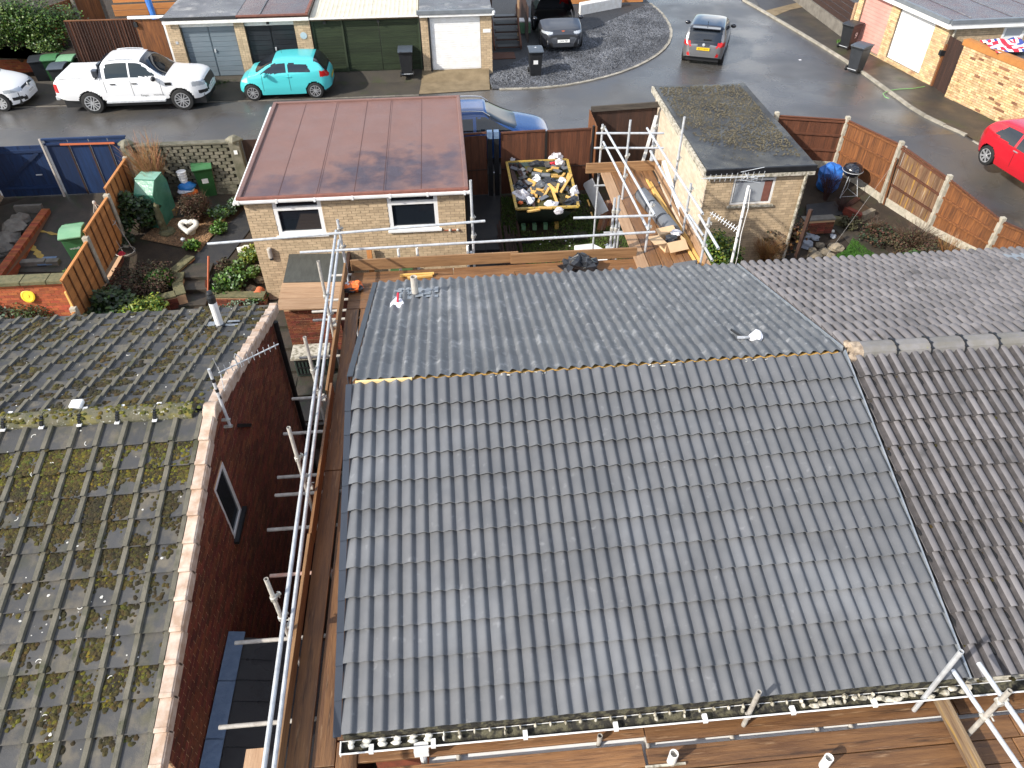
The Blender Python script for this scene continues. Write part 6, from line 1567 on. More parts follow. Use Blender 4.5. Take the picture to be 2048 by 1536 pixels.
# white pickup
def ranger():
    L = 5.36
    top = [(-2.68, .80), (-2.66, 1.10), (-2.55, 1.24), (-1.2, 1.27), (-1.02, 1.30), (-.9, 1.62), (-.72, 1.79), (-.2, 1.83), (.35, 1.81), (.62, 1.74), (1.28, 1.24), (1.5, 1.19), (2.2, 1.14), (2.5, 1.07), (2.62, .95), (2.68, .75)]
    wid = [(-2.68, .84), (-2.55, .90), (-1.5, .925), (1.4, .925), (2.1, .91), (2.45, .80), (2.62, .64), (2.68, .52)]
    belt = [(-2.68, 1.12), (-1, 1.18), (1.2, 1.12), (2.68, 1.0)]
    bot = [(-2.68, .62), (-2.3, .5), (-1, .46), (1, .46), (2.3, .42), (2.68, .52)]
    reg = std_regions((.52, 1.32, 1.2, .74), (-9, -8, 0, 0, 0),
        [[(-.78, 1.25), (-.7, 1.66), (.05, 1.70), (.05, 1.25)], [(.12, 1.25), (.12, 1.70), (.52, 1.66), (1.0, 1.28)]],
        lambda x, y, z, n: x > 2.2 and y > .52 and .86 < z < 1.02, lambda x, y, z, n: x < -2.5 and y > .70 and .80 < z < 1.1,
        extra=[(('grille', 'dark_trim'), False, lambda x, y, z, tp, n: x > 2.5 and y < .56 and .62 < z < 1.0),
               (('fog_surround', 'dark_trim'), True, lambda x, y, z, tp, n: x > 2.38 and .58 < y and .58 < z < .70),
               (('sports_bar', 'car_grey'), False, lambda x, y, z, tp, n: -1.16 < x < -.86 and z > 1.22)], glass='glass_teal', wsm='glass')
    sp = dict(L=L, W=1.86, top=top, wid=wid, belt=belt, bot=bot, roof_in=.26, wheels=(1.72, -1.50, .39), paint='car_white', regions=reg, mirror=(.95, 1.02, 1.22), mirror_m='dark_trim',
        handles=((-.55, 1.05), (.2, 1.05)), handle_m='dark_trim', seams=((.08, .6, 1.15, 0), (-.85, .75, 1.2, 0), (1.1, .6, 1.1, 0)), spokes=6, twin=True, crown=.8,
        extra=[local_box('side_step', 'galv', (-.95, -1.0, .40), (1.15, -.86, .46)), local_box('side_step', 'galv', (-.95, .86, .40), (1.15, 1.0, .46)),
               local_box('bed_cover', 'car_white', (-2.5, -.8, 1.25), (-1.16, .8, 1.30), .02), local_box('rear_bumper', 'galv', (-2.76, -.8, .5), (-2.6, .8, .66), .03),
               local_box('wing_vent', 'dark_trim', (1.28, -.945, .95), (1.5, -.92, 1.05)), rails_extra('galv', .62, -.6, .35, .012), local_box('sports_bar', 'car_grey', (-1.2, .62, 1.26), (-.98, .84, 1.52), .03), local_box('sports_bar', 'car_grey', (-1.2, -.84, 1.26), (-.98, -.62, 1.52), .03), local_box('rear_screen', 'glass', (-1.02, -.62, 1.32), (-.93, .62, 1.66)), plate('KN70 WTX', 2.69, .72, True, 'plate_white', .1)])
    t = car('pickup_truck', 'white double cab pickup truck parked before the brown fence', (-11.5, 29.20, .0), 0.0, sp)
    F = frame(WM[t] @ Vector((.45, -.925, .62)), WM[t].to_3x3() @ Vector((1, 0, 0)), (0, 0, 1))
    text('decal', 'Ranger', .10, F, 'ink', t); text('decal', 'WILDTRAK', .075, F @ Matrix.Translation((.5, 0, 0)), 'alloy_dark', t)
ranger()

def hatch(name, label, loc, head, L, W_x, Hh, paint, front_x, rear_x, r, hood, ws0, ws1, rear, **k):
    """generic small hatchback from a few heights"""
    h = L / 2
    top = [(-h, .55), (-h + .03, .84), (-h + .10, rear[0]), (-h + rear[1], Hh - .10), (-h + rear[1] + .25, Hh - .03), (-.35, Hh), (.1, Hh - .02), (ws0, Hh - .09), (ws1, hood + .02), (ws1 + .2, hood - .02), (h - .35, hood - .16), (h - .1, hood - .30), (h - .02, .52), (h, .42)]
    w = W_x / 2
    wid = [(-h, w * .62), (-h + .08, w * .82), (-h + .35, w * .96), (-h + .9, w), (h - 1.1, w), (h - .5, w * .94), (h - .2, w * .80), (h - .05, w * .62), (h, w * .5)]
    belt = [(-h, .98 + k.get('rise', .05)), (-.5, .93), (h - 1.2, .86), (h, .7)]
    bot = [(-h, .40), (-h + .4, .26), (-.5, .2), (h - .6, .2), (h, .28)]
    reg = std_regions((ws0 - .04, ws1, hood + .02, w * .80), (-h, -h + rear[1] + .02, rear[0] + .0, Hh - .07, w * .76), k['sides'], k['hl'], k['tl'], extra=k.get('reg', ()), glass=k.get('glass', 'glass'), wsm=k.get('wsm'))
    sp = dict(L=L, W=W_x, top=top, wid=wid, belt=belt, bot=bot, roof_in=k.get('roof_in', .22), wheels=(front_x, rear_x, r), paint=paint, regions=reg, mirror=(ws1 - .42, w + .1, .98), mirror_m=k.get('mm', paint),
        handles=k.get('handles', ()), handle_m=k.get('hm', paint), seams=k.get('seams', ()), spokes=k.get('spokes', 5), twin=k.get('twin', False), rim=k.get('rim', 'alloy'), extra=k.get('extra', ()))
    return car(name, label, loc, head, sp)
PI = math.pi
# turquoise hatchback, nose to the left
hatch('hatchback_car', 'turquoise three door hatchback parked before the black and green garage doors', (-6.12, 29.72, .02), PI, 3.47, 1.62, 1.46, 'car_teal', 1.22, -1.12, .30, .98, .35, 1.05, (.95, .42),
      sides=[[(-1.05, 1.0), (-.95, 1.24), (-.25, 1.32), (-.22, .98)], [(-.14, .98), (-.16, 1.32), (.28, 1.30), (.82, .97)]], hl=lambda x, y, z, n: x > 1.35 and y > .5 and .66 < z < .80,
      tl=lambda x, y, z, n: x < -1.38 and y > .48 and .80 < z < 1.02, handles=((-.22, .86),), seams=((-.22, .35, .96, 0), (.78, .35, .92, 0)), twin=True, rim='alloy', glass='glass',
      extra=[plate('YF17 LKA', -1.75, .66, False, 'plate_yellow', -.1), local_box('aerial', 'dark_trim', (.02, -.01, 1.46), (.03, 0, 1.6))], reg=[(('rear_hatch', 'car_black'), False, lambda x, y, z, tp, n: x < -1.2 and n.x < -.2 and 1.05 < z < 1.40 and y < .66)])
# white hatchback cut by the left edge
hatch('hatchback_car', 'white hatchback with alloy wheels cut by the left edge of the picture', (-17.8, 29.7, .0), 0.0, 4.26, 1.79, 1.46, 'car_white', 1.30, -1.32, .325, 1.0, .25, 1.05, (.98, .5),
      sides=[[(-1.3, .98), (-1.1, 1.27), (-.3, 1.32), (-.3, .96)], [(-.22, .96), (-.22, 1.32), (.25, 1.3), (.85, .95)]], hl=lambda x, y, z, n: x > 1.55 and y > .42 and .64 < z < .76,
      tl=lambda x, y, z, n: x < -1.8 and y > .5 and .8 < z < .95, spokes=10,
      reg=[(('grille', 'dark_trim'), False, lambda x, y, z, tp, n: x > 1.9 and y < .42 and .66 < z < .73), (('lower_grille', 'dark_trim'), False, lambda x, y, z, tp, n: x > 1.92 and y < .58 and .30 < z < .44), (('fog_surround', 'dark_trim'), True, lambda x, y, z, tp, n: x > 1.75 and y > .6 and .36 < z < .48)],
      extra=[plate('KU70 TXP', 2.13, .50, True, 'plate_white', .1), lambda t, M, hw, top: MB().lathe([(.07, 0), (.07, .02), (0, .025)], M @ Vector((2.10, 0, .70)), 14, ax=M.to_3x3() @ Vector((1, 0, .3))).build('badge', MT['alloy'], t)])
# dark grey car facing the camera on the gravel
hatch('suv_car', 'dark grey car facing the camera on the black gravel drive', (5.06, 35.3, .03), -PI / 2 + .02, 4.5, 1.86, 1.58, 'car_grey', 1.42, -1.26, .36, 1.08, .1, .98, (1.05, .55),
      sides=[[(-1.4, 1.08), (-1.1, 1.38), (-.3, 1.43), (-.3, 1.03)], [(-.2, 1.03), (-.2, 1.43), (.15, 1.41), (.78, 1.02)]], hl=lambda x, y, z, n: x > 1.62 and y > .46 and .76 < z < .85,
      tl=lambda x, y, z, n: x < -1.9 and y > .5 and .85 < z < 1.0, mm='car_black', glass='glass_teal', wsm='glass_pale', rim='alloy_dark',
      reg=[(('grille', 'dark_trim'), False, lambda x, y, z, tp, n: x > 1.98 and y < .62 and .60 < z < .72), (('lower_grille', 'dark_trim'), False, lambda x, y, z, tp, n: x > 2.0 and y < .62 and .28 < z < .44), (('air_intake', 'alloy'), True, lambda x, y, z, tp, n: x > 1.75 and .66 < y < .70 and .32 < z < .52)],
      extra=[plate('DA26 YBP', 2.26, .52, True, 'plate_white', .1), rails_extra('car_black', .6, -1.3, .1, .05),
             lambda t, M, hw, top: MB().prism([M @ Vector(p) for p in ((2.0, -.07, .86), (2.0, .07, .86), (2.06, 0, .75))], M.to_3x3() @ Vector((.05, 0, .03))).build('badge', MT['copper'], t)])
# grey hatchback driving away
hatch('hatchback_car', 'grey hatchback with a black roof driving away up the wet road', (11.32, 32.75, .0), math.atan2(.925, .38), 3.94, 1.74, 1.50, 'car_silver', 1.28, -1.27, .32, .98, .3, 1.0, (.95, .42),
      sides=[[(-1.25, 1.02), (-1.05, 1.28), (-.3, 1.36), (-.3, .98)], [(-.2, .98), (-.2, 1.36), (.22, 1.34), (.8, .96)]], hl=lambda x, y, z, n: x > 1.5 and y > .5 and .66 < z < .8,
      tl=lambda x, y, z, n: x < -1.6 and y > .50 and .80 < z < .97, mm='car_black', rim='alloy_dark',
      reg=[(('roof', 'car_black'), False, lambda x, y, z, tp, n: z > 1.37 and n.z > .6), (('tailgate_panel', 'car_black'), False, lambda x, y, z, tp, n: x < -1.7 and y < .55 and .84 < z < .97 and n.x < -.3), (('rear_reflector', 'lamp_red'), True, lambda x, y, z, tp, n: x < -1.75 and .52 < y < .62 and .42 < z < .54), (('diffuser', 'dark_trim'), False, lambda x, y, z, tp, n: x < -1.7 and y < .5 and z < .44)],
      extra=[plate('BD73 HHW', -1.985, .72, False, 'plate_yellow', -.1), local_box('wiper', 'dark_trim', (-1.86, -.28, 1.03), (-1.82, .05, 1.06)), local_box('aerial', 'dark_trim', (-1.2, -.012, 1.5), (-1.12, .012, 1.56)), local_box('spoiler', 'car_black', (-1.74, -.56, 1.40), (-1.45, .56, 1.44), .01),
             lambda t, M, hw, top: MB().lathe([(.06, 0), (.06, .02), (0, .022)], M @ Vector((-1.95, 0, .87)), 12, ax=M.to_3x3() @ Vector((-1, 0, .2))).build('badge', MT['alloy'], t)])
# blue estate behind the gates
hatch('suv_car', 'metallic blue car with silver roof rails on the road behind the brown gates', (1.05, 23.65, -.03), 0.0, 4.6, 1.83, 1.66, 'car_blue', 1.4, -1.3, .35, 1.1, .2, 1.12, (1.05, .55),
      sides=[[(-1.5, 1.1), (-1.3, 1.42), (-.3, 1.48), (-.3, 1.07)], [(-.2, 1.07), (-.2, 1.48), (.22, 1.46), (.95, 1.06)]], hl=lambda x, y, z, n: x > 1.75 and y > .5 and .75 < z < .9,
      tl=lambda x, y, z, n: x < -1.9 and y > .5 and .85 < z < 1.0, extra=[rails_extra('alloy', .64, -1.5, .25, .06)], seams=((.95, .4, 1.0, 0), (-.25, .4, 1.05, 0)))
# red hatchback at the right edge
hatch('hatchback_car', 'bright red hatchback parked on the pavement by the yellow brick wall', (18.06, 19.88, .06), -PI / 2 + .13, 3.97, 1.74, 1.46, 'car_red', 1.25, -1.29, .31, .98, .3, 1.05, (.96, .46),
      sides=[[(-1.30, 1.04), (-1.05, 1.33), (-.42, 1.37), (-.42, .95)], [(-.33, .95), (-.34, 1.37), (.25, 1.35), (.95, .93)]], hl=lambda x, y, z, n: x > 1.5 and y > .5 and .66 < z < .8,
      tl=lambda x, y, z, n: x < -1.62 and y > .62 and .84 < z < 1.0, handles=((-.28, .88), (.62, .86)), hm='alloy', spokes=7, seams=((-.3, .4, .95, 0), (.75, .35, .92, 0)))

# ================================================================== wheelie bins
def bin_(label, P, rz, body='grey_bin', lid='grey_lid', group=None, mark=None, sticker=False, dome=False, s=1.0):
    t = T('wheelie_bin', label, 'wheelie bin', (0, 0, 0))
    def tp(z): k = z / .98; return (.21 + .06 * k, .24 + .10 * k)
    b = MB(); vs = []
    lev = [0, .12, .5, .88, .90, .98]
    for z in lev:
        a, d = tp(z)
        if z >= .90: a += .02; d += .02
        for (x, y) in ((-a, -d), (a, -d), (a, d), (-a, d)): vs.append((x, y + .02, z))
    fs = [(3, 2, 1, 0)] + [(k * 4 + i, k * 4 + (i + 1) % 4, (k + 1) * 4 + (i + 1) % 4, (k + 1) * 4 + i) for k in range(len(lev) - 1) for i in range(4)] + [tuple(len(vs) - 4 + i for i in range(4))]
    b.add(vs, fs)
    bo = b.build('body', MT[body], t, bevel=.02)
    b = MB(); b.box((-.16, -.235 + .02, .2), (-.02, -.20, .8)); 
    l = MB(); vs = []; n = 7
    for k in range(n):
        u = k / (n - 1); y = -.40 + .80 * u; z = 1.0 + (.075 * math.sin(math.pi * min(1, u * 1.1)) if dome else .035 * math.sin(math.pi * u))
        for x in (-.295, .295): vs.append((x, y, z)); vs.append((x, y, z - .045))
    fs = []
    for k in range(n - 1):
        a = k * 4; c = a + 4
        fs += [(a, a + 2, c + 2, c), (a + 1, c + 1, c + 3, a + 3), (a, c, c + 1, a + 1), (a + 2, a + 3, c + 3, c + 2)]
    fs += [(0, 1, 3, 2), (n * 4 - 4, n * 4 - 2, n * 4 - 1, n * 4 - 3)]
    l.add(vs, fs); lo = l.build('lid', MT[lid], t, bevel=.012)
    h = MB(); h.tube((-.24, .43, .98), (.24, .43, .98), .018, 8); h.box((-.2, .36, .95), (-.16, .44, 1.0)); h.box((.16, .36, .95), (.2, .44, 1.0)); h.build('handle', MT[body], lo)
    for sx in (-1, 1):
        MB().lathe([(.10, -.025), (.10, .025)], (sx * .25, .30, .10), 16, ax=(1, 0, 0)).build('wheel', MT['rubber'], t)
    MB().tube((-.24, .30, .10), (.24, .30, .10), .014, 8).build('axle', MT['galv'], t)
    if sticker:
        MB().obox((-.1, -.273, .48), (.18, 0, 0), (0, -.02, .16), (0, -.002, 0)).build('sticker', MT['upvc'], bo)
    if mark:
        F = frame((0.275, 0.02, .52), (0, 1, 0), (.06, 0, 1)) if mark[1] == 'side' else frame((-0.275, 0.02, .55), (0, -1, 0), (-.06, 0, 1)) if mark[1] == 'side2' else (frame((0, -.315, .62), (1, 0, 0), (0, -.1, 1)) if mark[1] == 'front' else frame((-.01, -.02, 1.052), (1, 0, 0), (0, 1, 0)))
        text('number', mark[0], mark[2] if len(mark) > 2 else .22, F, 'white_ink', bo)
    t.matrix_world = Matrix.Translation(P) @ Matrix.Rotation(rz, 4, 'Z') @ Matrix.Scale(s, 4); WM[t] = t.matrix_world.copy()
    if group: t['group'] = group
    return t
gb_ = 'black wheelie bins left out by the road'
Z27 = Vector((0, 0, .2))
bin_('black wheelie bin with its wheels to the road before the green boarded carport', Vector((-1.55, 30.68, .22)), PI, 'black_plastic', 'grey_lid', gb_, s=.98)
bin_('black wheelie bin with a white label on the black gravel', GT(1070, 150) + Vector((0, 0, .03)), .0, 'black_plastic', 'grey_lid', gb_, mark=('4', 'top', .2), sticker=True)
bin_('black wheelie bin numbered 9 before the pink garage door', Vector((17.60, 32.55, .05)), 2.1, 'black_plastic', 'grey_bin', gb_, mark=('9', 'side2', .36))
bin_('dark grey wheelie bin with a scuffed side standing on the kerb', Vector((16.72, 29.75, .06)), 2.15, 'grey_bin', 'grey_lid', gb_)
bin_('tall black wheelie bin at the left end behind the white hatchback', Vector((G(72, 115, 1.05).x, G(72, 115, 1.05).y, .03)), .25, 'black_plastic', 'grey_bin', gb_)
bin_('black wheelie bin low behind the tailgate of the white pickup', Vector((G(114, 132, 1.0).x, G(114, 132, 1.0).y, .03)), .1, 'black_plastic', 'grey_lid', gb_)
gg_ = 'green wheelie bins'
bin_('green wheelie bin with a rounded lid beside the tall black bin', Vector((G(98, 111, 1.08).x, G(98, 111, 1.08).y, .03)), .15, 'green_bin', 'green_lid', gg_, dome=True)
bin_('green wheelie bin with a flat pale lid against the brown fence', Vector((G(131, 114, 1.05).x, G(131, 114, 1.05).y, .03)), .1, 'green_bin', 'pale_green_lid', gg_)
bin_('dark green wheelie bin numbered 10 in front of the pierced wall', GT(415, 392) + Vector((.05, .15, 0)), .25, 'green_bin', 'green_lid', gg_, mark=('10', 'side', .3), sticker=True, dome=True)
bin_('pale green wheelie bin half hidden by the orange panel fence', GT(152, 535) + Vector((.15, .3, 0)), .2, 'green_lid', 'pale_green_lid', gg_, mark=('walsall', 'front', .1), dome=True)
P = G(780, 518, -.1)
bin_('green wheelie bin with only its lid showing above the scaffold toe board', Vector((-1.48, 16.45, -.95)), 0, 'green_bin', 'green_bin', gg_, dome=True)

# ================================================================== skip and what is in it
ZR = .86
S00, S10, S11, S01 = G(1033, 418, ZR), G(1157, 413, ZR), G(1131, 309, ZR), G(1012, 318, ZR)
for v_ in (S11, S01): v_.y = min(v_.y, 21.0)
sk = T('skip', 'green builders skip with a worn yellow rim heaped with roof rubble', 'skip', ((S00 + S11) / 2).to_tuple()[:2] + (-.5,))
zf = -.62
I = [Vector((p.x + sx_ * .22, p.y + sy_, zf)) for p, sx_, sy_ in ((S00, 1, 1.75), (S10, -1, 1.75), (S11, -1, -1.0), (S01, 1, -1.0))]
rim = [S00, S10, S11, S01]; b = MB()
for k in range(4):
    a, c = rim[k], rim[(k + 1) % 4]; d, e = I[k], I[(k + 1) % 4]; n = Vector(((c - a).y, -(c - a).x, 0)).normalized() * .03
    b.prism([a, c, e, d], -n)
b.prism(I, (0, 0, .03)); b.build('shell', MT['skip_green'], sk)
for k in range(4):
    MB().beam(rim[k], rim[(k + 1) % 4], .07, .05).build('rim', MT['skip_yellow'], sk)
for k in range(4):
    p = GT(1047 + 22 * k, 453 - k, .1); MB().box((p.x - .06, p.y - .06, p.z - .12), (p.x + .06, p.y + .1, p.z + .06)).build('lug', MT['pale_green_lid' if k < 3 else 'skip_yellow'], sk)
def SK(u, v, h=0.0): return S00.lerp(S10, u).lerp(S01.lerp(S11, u), v) + Vector((0, 0, h))
b = MB(); n = 14; vs = []
for j in range(n + 1):
    for i in range(n + 1):
        u, v = .04 + .92 * i / n, .03 + .94 * j / n
        vs.append(SK(u, v, -.22 + .12 * math.sin(math.pi * u) + .1 * mnoise.noise(Vector((u * 5, v * 6, 0)))))
b.add(vs, [(j * (n + 1) + i, j * (n + 1) + i + 1, (j + 1) * (n + 1) + i + 1, (j + 1) * (n + 1) + i) for j in range(n) for i in range(n)])
b.build('rubble', MT['moss'], sk)['kind'] = 'stuff'
def crumple(name, label, cat, c, r, m, group=None, amp=.5, seg=12, rings=8):
    b = MB(); b.blob(c, r, seg, rings, amp); sd = rnd.random() * 50
    b.v = [tuple(Vector(v) + Vector((mnoise.noise(Vector(v) * 9 + Vector((sd, 0, 0))), mnoise.noise(Vector(v) * 9 + Vector((0, sd, 0))), mnoise.noise(Vector(v) * 9 + Vector((0, 0, sd))))) * min(r) * .55) for v in b.v]
    return tag(b.build(name, MT[m], None), label, cat, group)
def stick(p, q, w, h, m, name, label, cat, group=None):
    return tag(MB().beam(p, q, w, h).build(name, MT[m]), label, cat, group)
def skip_label(P, Q, what):
    c = (P + Q) / 2; d = Q - P; o = S00; ux = (S10 - S00).normalized(); vy = (S01 - S00).normalized()
    u = (c - o).dot(ux) / (S10 - S00).length; v = (c - o).dot(vy) / (S01 - S00).length
    row = 'front' if v < .3 else 'middle' if v < .62 else 'back'; colm = 'left' if u < .36 else 'centre' if u < .66 else 'right'
    dirn = 'sideways' if abs(d.x) > 1.6 * abs(d.y) else 'lengthways' if abs(d.y) > 1.6 * abs(d.x) else 'slanting to the left' if d.x * d.y < 0 else 'slanting to the right'
    return '%s %s lying %s at %s %s of the skip' % ('long' if d.length > .55 else 'short', what, dirn.replace('slanting to the', 'slanting'), row, colm)
def pxs(x, y): return (980 + x / 6.142, 280 + y / 6.144)      # picture points measured on the enlarged skip
sticks = [((700, 550), (590, 765)), ((725, 590), (640, 735)), ((745, 560), (830, 785)), ((720, 540), (825, 640)), ((560, 520), (480, 650)), ((545, 590), (570, 700)), ((565, 600), (650, 620)), ((1000, 430), (870, 640)), ((970, 410), (930, 510)),
          ((700, 430), (830, 430)), ((860, 480), (915, 410)), ((540, 360), (640, 385)), ((700, 380), (775, 355)), ((755, 335), (845, 350)), ((470, 480), (560, 530)), ((840, 540), (815, 640)), ((790, 590), (825, 540)), ((510, 640), (525, 665)), ((460, 880), (610, 855)), ((600, 830), (760, 835)), ((930, 690), (1000, 715)), ((505, 590), (540, 660)), ((760, 450), (900, 450)), ((880, 480), (920, 470))]
for k, (a, c) in enumerate(sticks):
    h = .02 + .03 * (k % 4); P, Q = G(*pxs(*a), ZR - .06 + h), G(*pxs(*c), ZR - .10 + h + rnd.uniform(-.03, .03))
    stick(P, Q, .07, .04, 'batten_x', 'batten_offcut', skip_label(P, Q, 'yellow batten offcut'), 'timber offcut', 'yellow batten offcuts in the skip')
for a, c in (((260, 220), (430, 520)), ((370, 380), (500, 690)), ((300, 300), (440, 560)), ((235, 240), (330, 520)), ((450, 400), (520, 345)), ((530, 690), (540, 830)), ((250, 330), (320, 600)), ((330, 240), (420, 420))):
    P, Q = G(*pxs(*a), ZR - .04), G(*pxs(*c), ZR - .08); stick(P, Q, .07, .05, 'dark_wood_x', 'old_batten', skip_label(P, Q, 'old dark roofing batten'), 'timber offcut', 'old dark battens in the skip')
for k in range(30):
    u, v = rnd.uniform(.1, .9), rnd.uniform(.1, .9); a = rnd.uniform(0, 3)
    P = SK(u, v, -.04); d = Vector((math.cos(a), math.sin(a), rnd.uniform(-.1, .3))) * rnd.uniform(.15, .3)
    stick(P, P + d, .16, .02, 'pvc_grey' if k % 2 else 'left_tile', 'broken_tile', skip_label(P, P + d, 'broken %s roof tile' % ('pale grey' if k % 2 else 'dark grey')), 'tile', 'broken tiles in the skip')
P = G(*pxs(515, 420), ZR - .03); Q = G(*pxs(740, 440), ZR - .03)
b = MB()
for k in range(2): b.tube(P.lerp(Q, k * .52), P.lerp(Q, .48 + k * .52), .075, 12, hollow=True)
tag(b.build('ridge_piece', MT['pvc_grey'], smooth=False), 'grey half round ridge piece lying across the middle of the skip', 'ridge tile')
for (px, py, r, m, lab) in ((800, 215, (.26, .2, .2), 'polythene', 'large pale pink polythene bag at the back right of the skip'), (860, 290, (.15, .13, .12), 'polythene', 'small crumpled clear bag at the right rim of the skip'),
        (380, 690, (.22, .2, .17), 'polythene', 'crumpled clear plastic bag at the front left of the skip'), (490, 745, (.1, .16, .12), 'bag_white', 'white paper sack at the front left of the skip'), (375, 770, (.07, .06, .05), 'bag_orange', 'small red bag end at the front left of the skip'),
        (730, 510, (.22, .15, .1), 'black_poly', 'dark grey plastic wrap across the middle of the skip'), (620, 560, (.14, .14, .1), 'pvc_grey', 'grey plastic scrap beside the yellow offcuts in the skip'), (880, 520, (.1, .14, .1), 'bag_white', 'white bag on the right of the yellow offcuts in the skip'),
        (565, 480, (.13, .1, .1), 'bag_white', 'white crumpled paper left of the ridge piece in the skip'), (1035, 650, (.12, .24, .14), 'polythene', 'pale blue plastic sheet over the right rim of the skip'), (1010, 770, (.2, .17, .14), 'black_poly', 'black bag in the front right corner of the skip'),
        (760, 800, (.17, .14, .1), 'polythene', 'clear plastic wrap at the front middle of the skip'), (850, 870, (.13, .06, .1), 'polythene', 'clear plastic hanging over the front rim of the skip'), (350, 580, (.2, .15, .12), 'black_poly', 'black plastic heap on the left of the skip'),
        (580, 300, (.3, .12, .1), 'black_poly', 'dark green netting at the back of the skip'), (270, 250, (.1, .09, .1), 'polythene', 'small clear bag in the back left corner of the skip'), (770, 290, (.1, .05, .06), 'flag_red', 'red strip below the large pale bag in the skip')):
    crumple('rubbish_bag', lab, 'rubbish bag', G(*pxs(px, py), ZR - .04), r, m, 'bags and wrap in the skip')
for (px, py) in ((900, 700), (880, 780), (720, 690), (940, 620)): crumple('moss_heap', 'clump of scraped off moss at the %s of the skip' % {900: 'right middle', 880: 'front right', 720: 'centre', 940: 'far right'}[px], 'moss', G(*pxs(px, py), ZR - .14), (.22, .26, .1), 'moss', 'moss heaps in the skip', .6)

# ================================================================== things lying on the scaffold and roofs
zp = ZB + .005
crumple('rubble_sack', 'shiny black refuse sack lying on the back scaffold boards', 'sack', G(1160, 530, zp + .11), (.33, .22, .19), 'black_poly', amp=.45, seg=18, rings=12)
cbag = T('cement_bag', 'crumpled orange and black cement bag in the corner of the scaffold boards', 'bag', G(706, 575, zp))
P = G(706, 574, zp + .06)
b = MB()
for (dx, dy, r, mi) in ((0, 0, (.16, .13, .08), 0), (.08, .03, (.1, .09, .09), 1), (-.1, .03, (.08, .1, .07), 2), (.12, -.05, (.07, .06, .06), 3), (-.05, -.1, (.13, .04, .05), 3)): b.blob(P + Vector((dx, dy, 0)), r, 10, 7, .5, mi)
b.build('paper_sack', [MT['bag_orange'], MT['bag_orange'], MT['bag_white'], MT['black_poly']], cbag)
for (q0, q1, lab) in (((800, 551), (868, 547), 'longer'), ((815, 556), (865, 551), 'shorter')): stick(G(*q0, zp + .03), G(*q1, zp + .03), .05, .04, 'batten_x', 'batten_offcut', '%s yellow batten offcut lying by the back toe board' % lab, 'timber offcut', 'battens against the back toe board')
hm = T('hammer', 'claw hammer with a black handle resting on the ridge tiles', 'hammer', NB.P(3.72, .45, .07))
a = NB.P(3.70, .75, .09); c = NB.P(3.76, .42, .09)
MB().tube(a, c, .017, 8).build('handle', MT['black_plastic'], hm); b = MB(); b.path([c + Vector((-.09, .02, 0)), c + Vector((0, -.01, .02)), c + Vector((.07, .0, .01)), c + Vector((.12, .05, -.01))], [.026, .022, .018, .008], 8); b.build('head', MT['alloy'], hm)
crumple('white_bag', 'white paper bag sitting on the tiles by the ridge', 'bag', NB.P(3.93, .45, .10), (.095, .08, .07), 'bag_white', amp=.35)
tw = T('caulking_rag', 'white rag and red handled tool on the tiles beside the soil pipe', 'rag', NB.P(-1.0, 2.6, .06))
P = NB.P(-.98, 2.62, .07); b = MB(); b.blob(P, (.1, .16, .03), 12, 6, .6); b.build('rag', MT['bag_white'], tw); MB().tube(P + Vector((0, .02, .04)), P + Vector((.01, .17, .10)), .018, 8).build('handle', MT['flag_red'], tw)
# loose tiles waiting at the eaves
for (px, py, n, lab) in ((1372, 536, 5, 'stack'), (1302, 546, 2, 'pair')):
    for k in range(n):
        P = G(px, py, zp + .10 + .035 * k); M = frame(P + Vector((rnd.uniform(-.02, .02), 0, .0)), (0, -1, 0), (1, 0, 0))
        o = inst('loose_tile', TILE_NEW, M @ Matrix.Translation((-.15, -.2, 0)), None); tag(o, 'new dark grey tile in the %s set down at the far eaves' % lab, 'roof tile', 'loose tiles in the %s at the eaves' % lab)
# rolls of felt, box, battens in the loading bay
for k in range(3):
    P, Q = G(1283 + 22 * k, 388 + 26 * k, zp + .16), G(1303 + 22 * k, 413 + 26 * k, zp + .16)
    t = T('felt_roll', ['roll of grey roofing membrane farthest along the loading bay boards', 'middle roll of grey roofing membrane on the loading bay boards', 'roll of grey roofing membrane nearest the cardboard box'][k], 'roll', (P.x, P.y, zp), 0, 'rolls of membrane in the loading bay')
    d = (Q - P) * .98; MB().tube(P, P + d, .15, 20).build('roll', MT['pvc_grey'], t, smooth=False)
    b = MB(); b.lathe([(.152, 0), (.152, .03), (.13, .035)], P + d * .0, 20, ax=d); b.build('wrapper', MT['black_poly'], t); MB().tube(P + d, P + d * 1.012, .07, 14, hollow=True).build('core', MT['dark_trim'], t)
bx = T('cardboard_box', 'torn open cardboard box on the loading bay boards', 'box', G(1338, 490, zp))
P = G(1340, 497, zp); u = Vector((.96, .28, 0)); v = Vector((-.28, .96, 0)); wv = Vector((0, 0, 1))
o = P - u * .2 - v * .16
b = MB(); b.obox(o, u * .4, v * .012, wv * .25); b.obox(o + v * .32, u * .4, v * .012, wv * .25); b.obox(o, u * .012, v * .32, wv * .25); b.obox(o + u * .39, u * .012, v * .32, wv * .25); b.obox(o, u * .4, v * .33, wv * .01); b.build('carton', MT['card'], bx)
for (p, a, c) in ((o + wv * .25, u * .4, -v * .17 - wv * .12), (o + wv * .25, v * .32, -u * .26 + wv * .02), (o + wv * .25 + v * .32, u * .4, v * .14 + wv * .06), (o + wv * .25 + u * .4, v * .32, u * .1 - wv * .16)):
    MB().obox(p, a, c, wv * .006).build('flap', MT['card'], bx)
b = MB(); b.blob(P + wv * .22, (.13, .1, .07), 10, 6, .5); b.build('packing', MT['black_poly'], bx); crumple('plastic_wrap', 'clear plastic wrap spilling from the torn cardboard box', 'wrap', P + Vector((.12, .12, .27)), (.12, .1, .05), 'polythene')
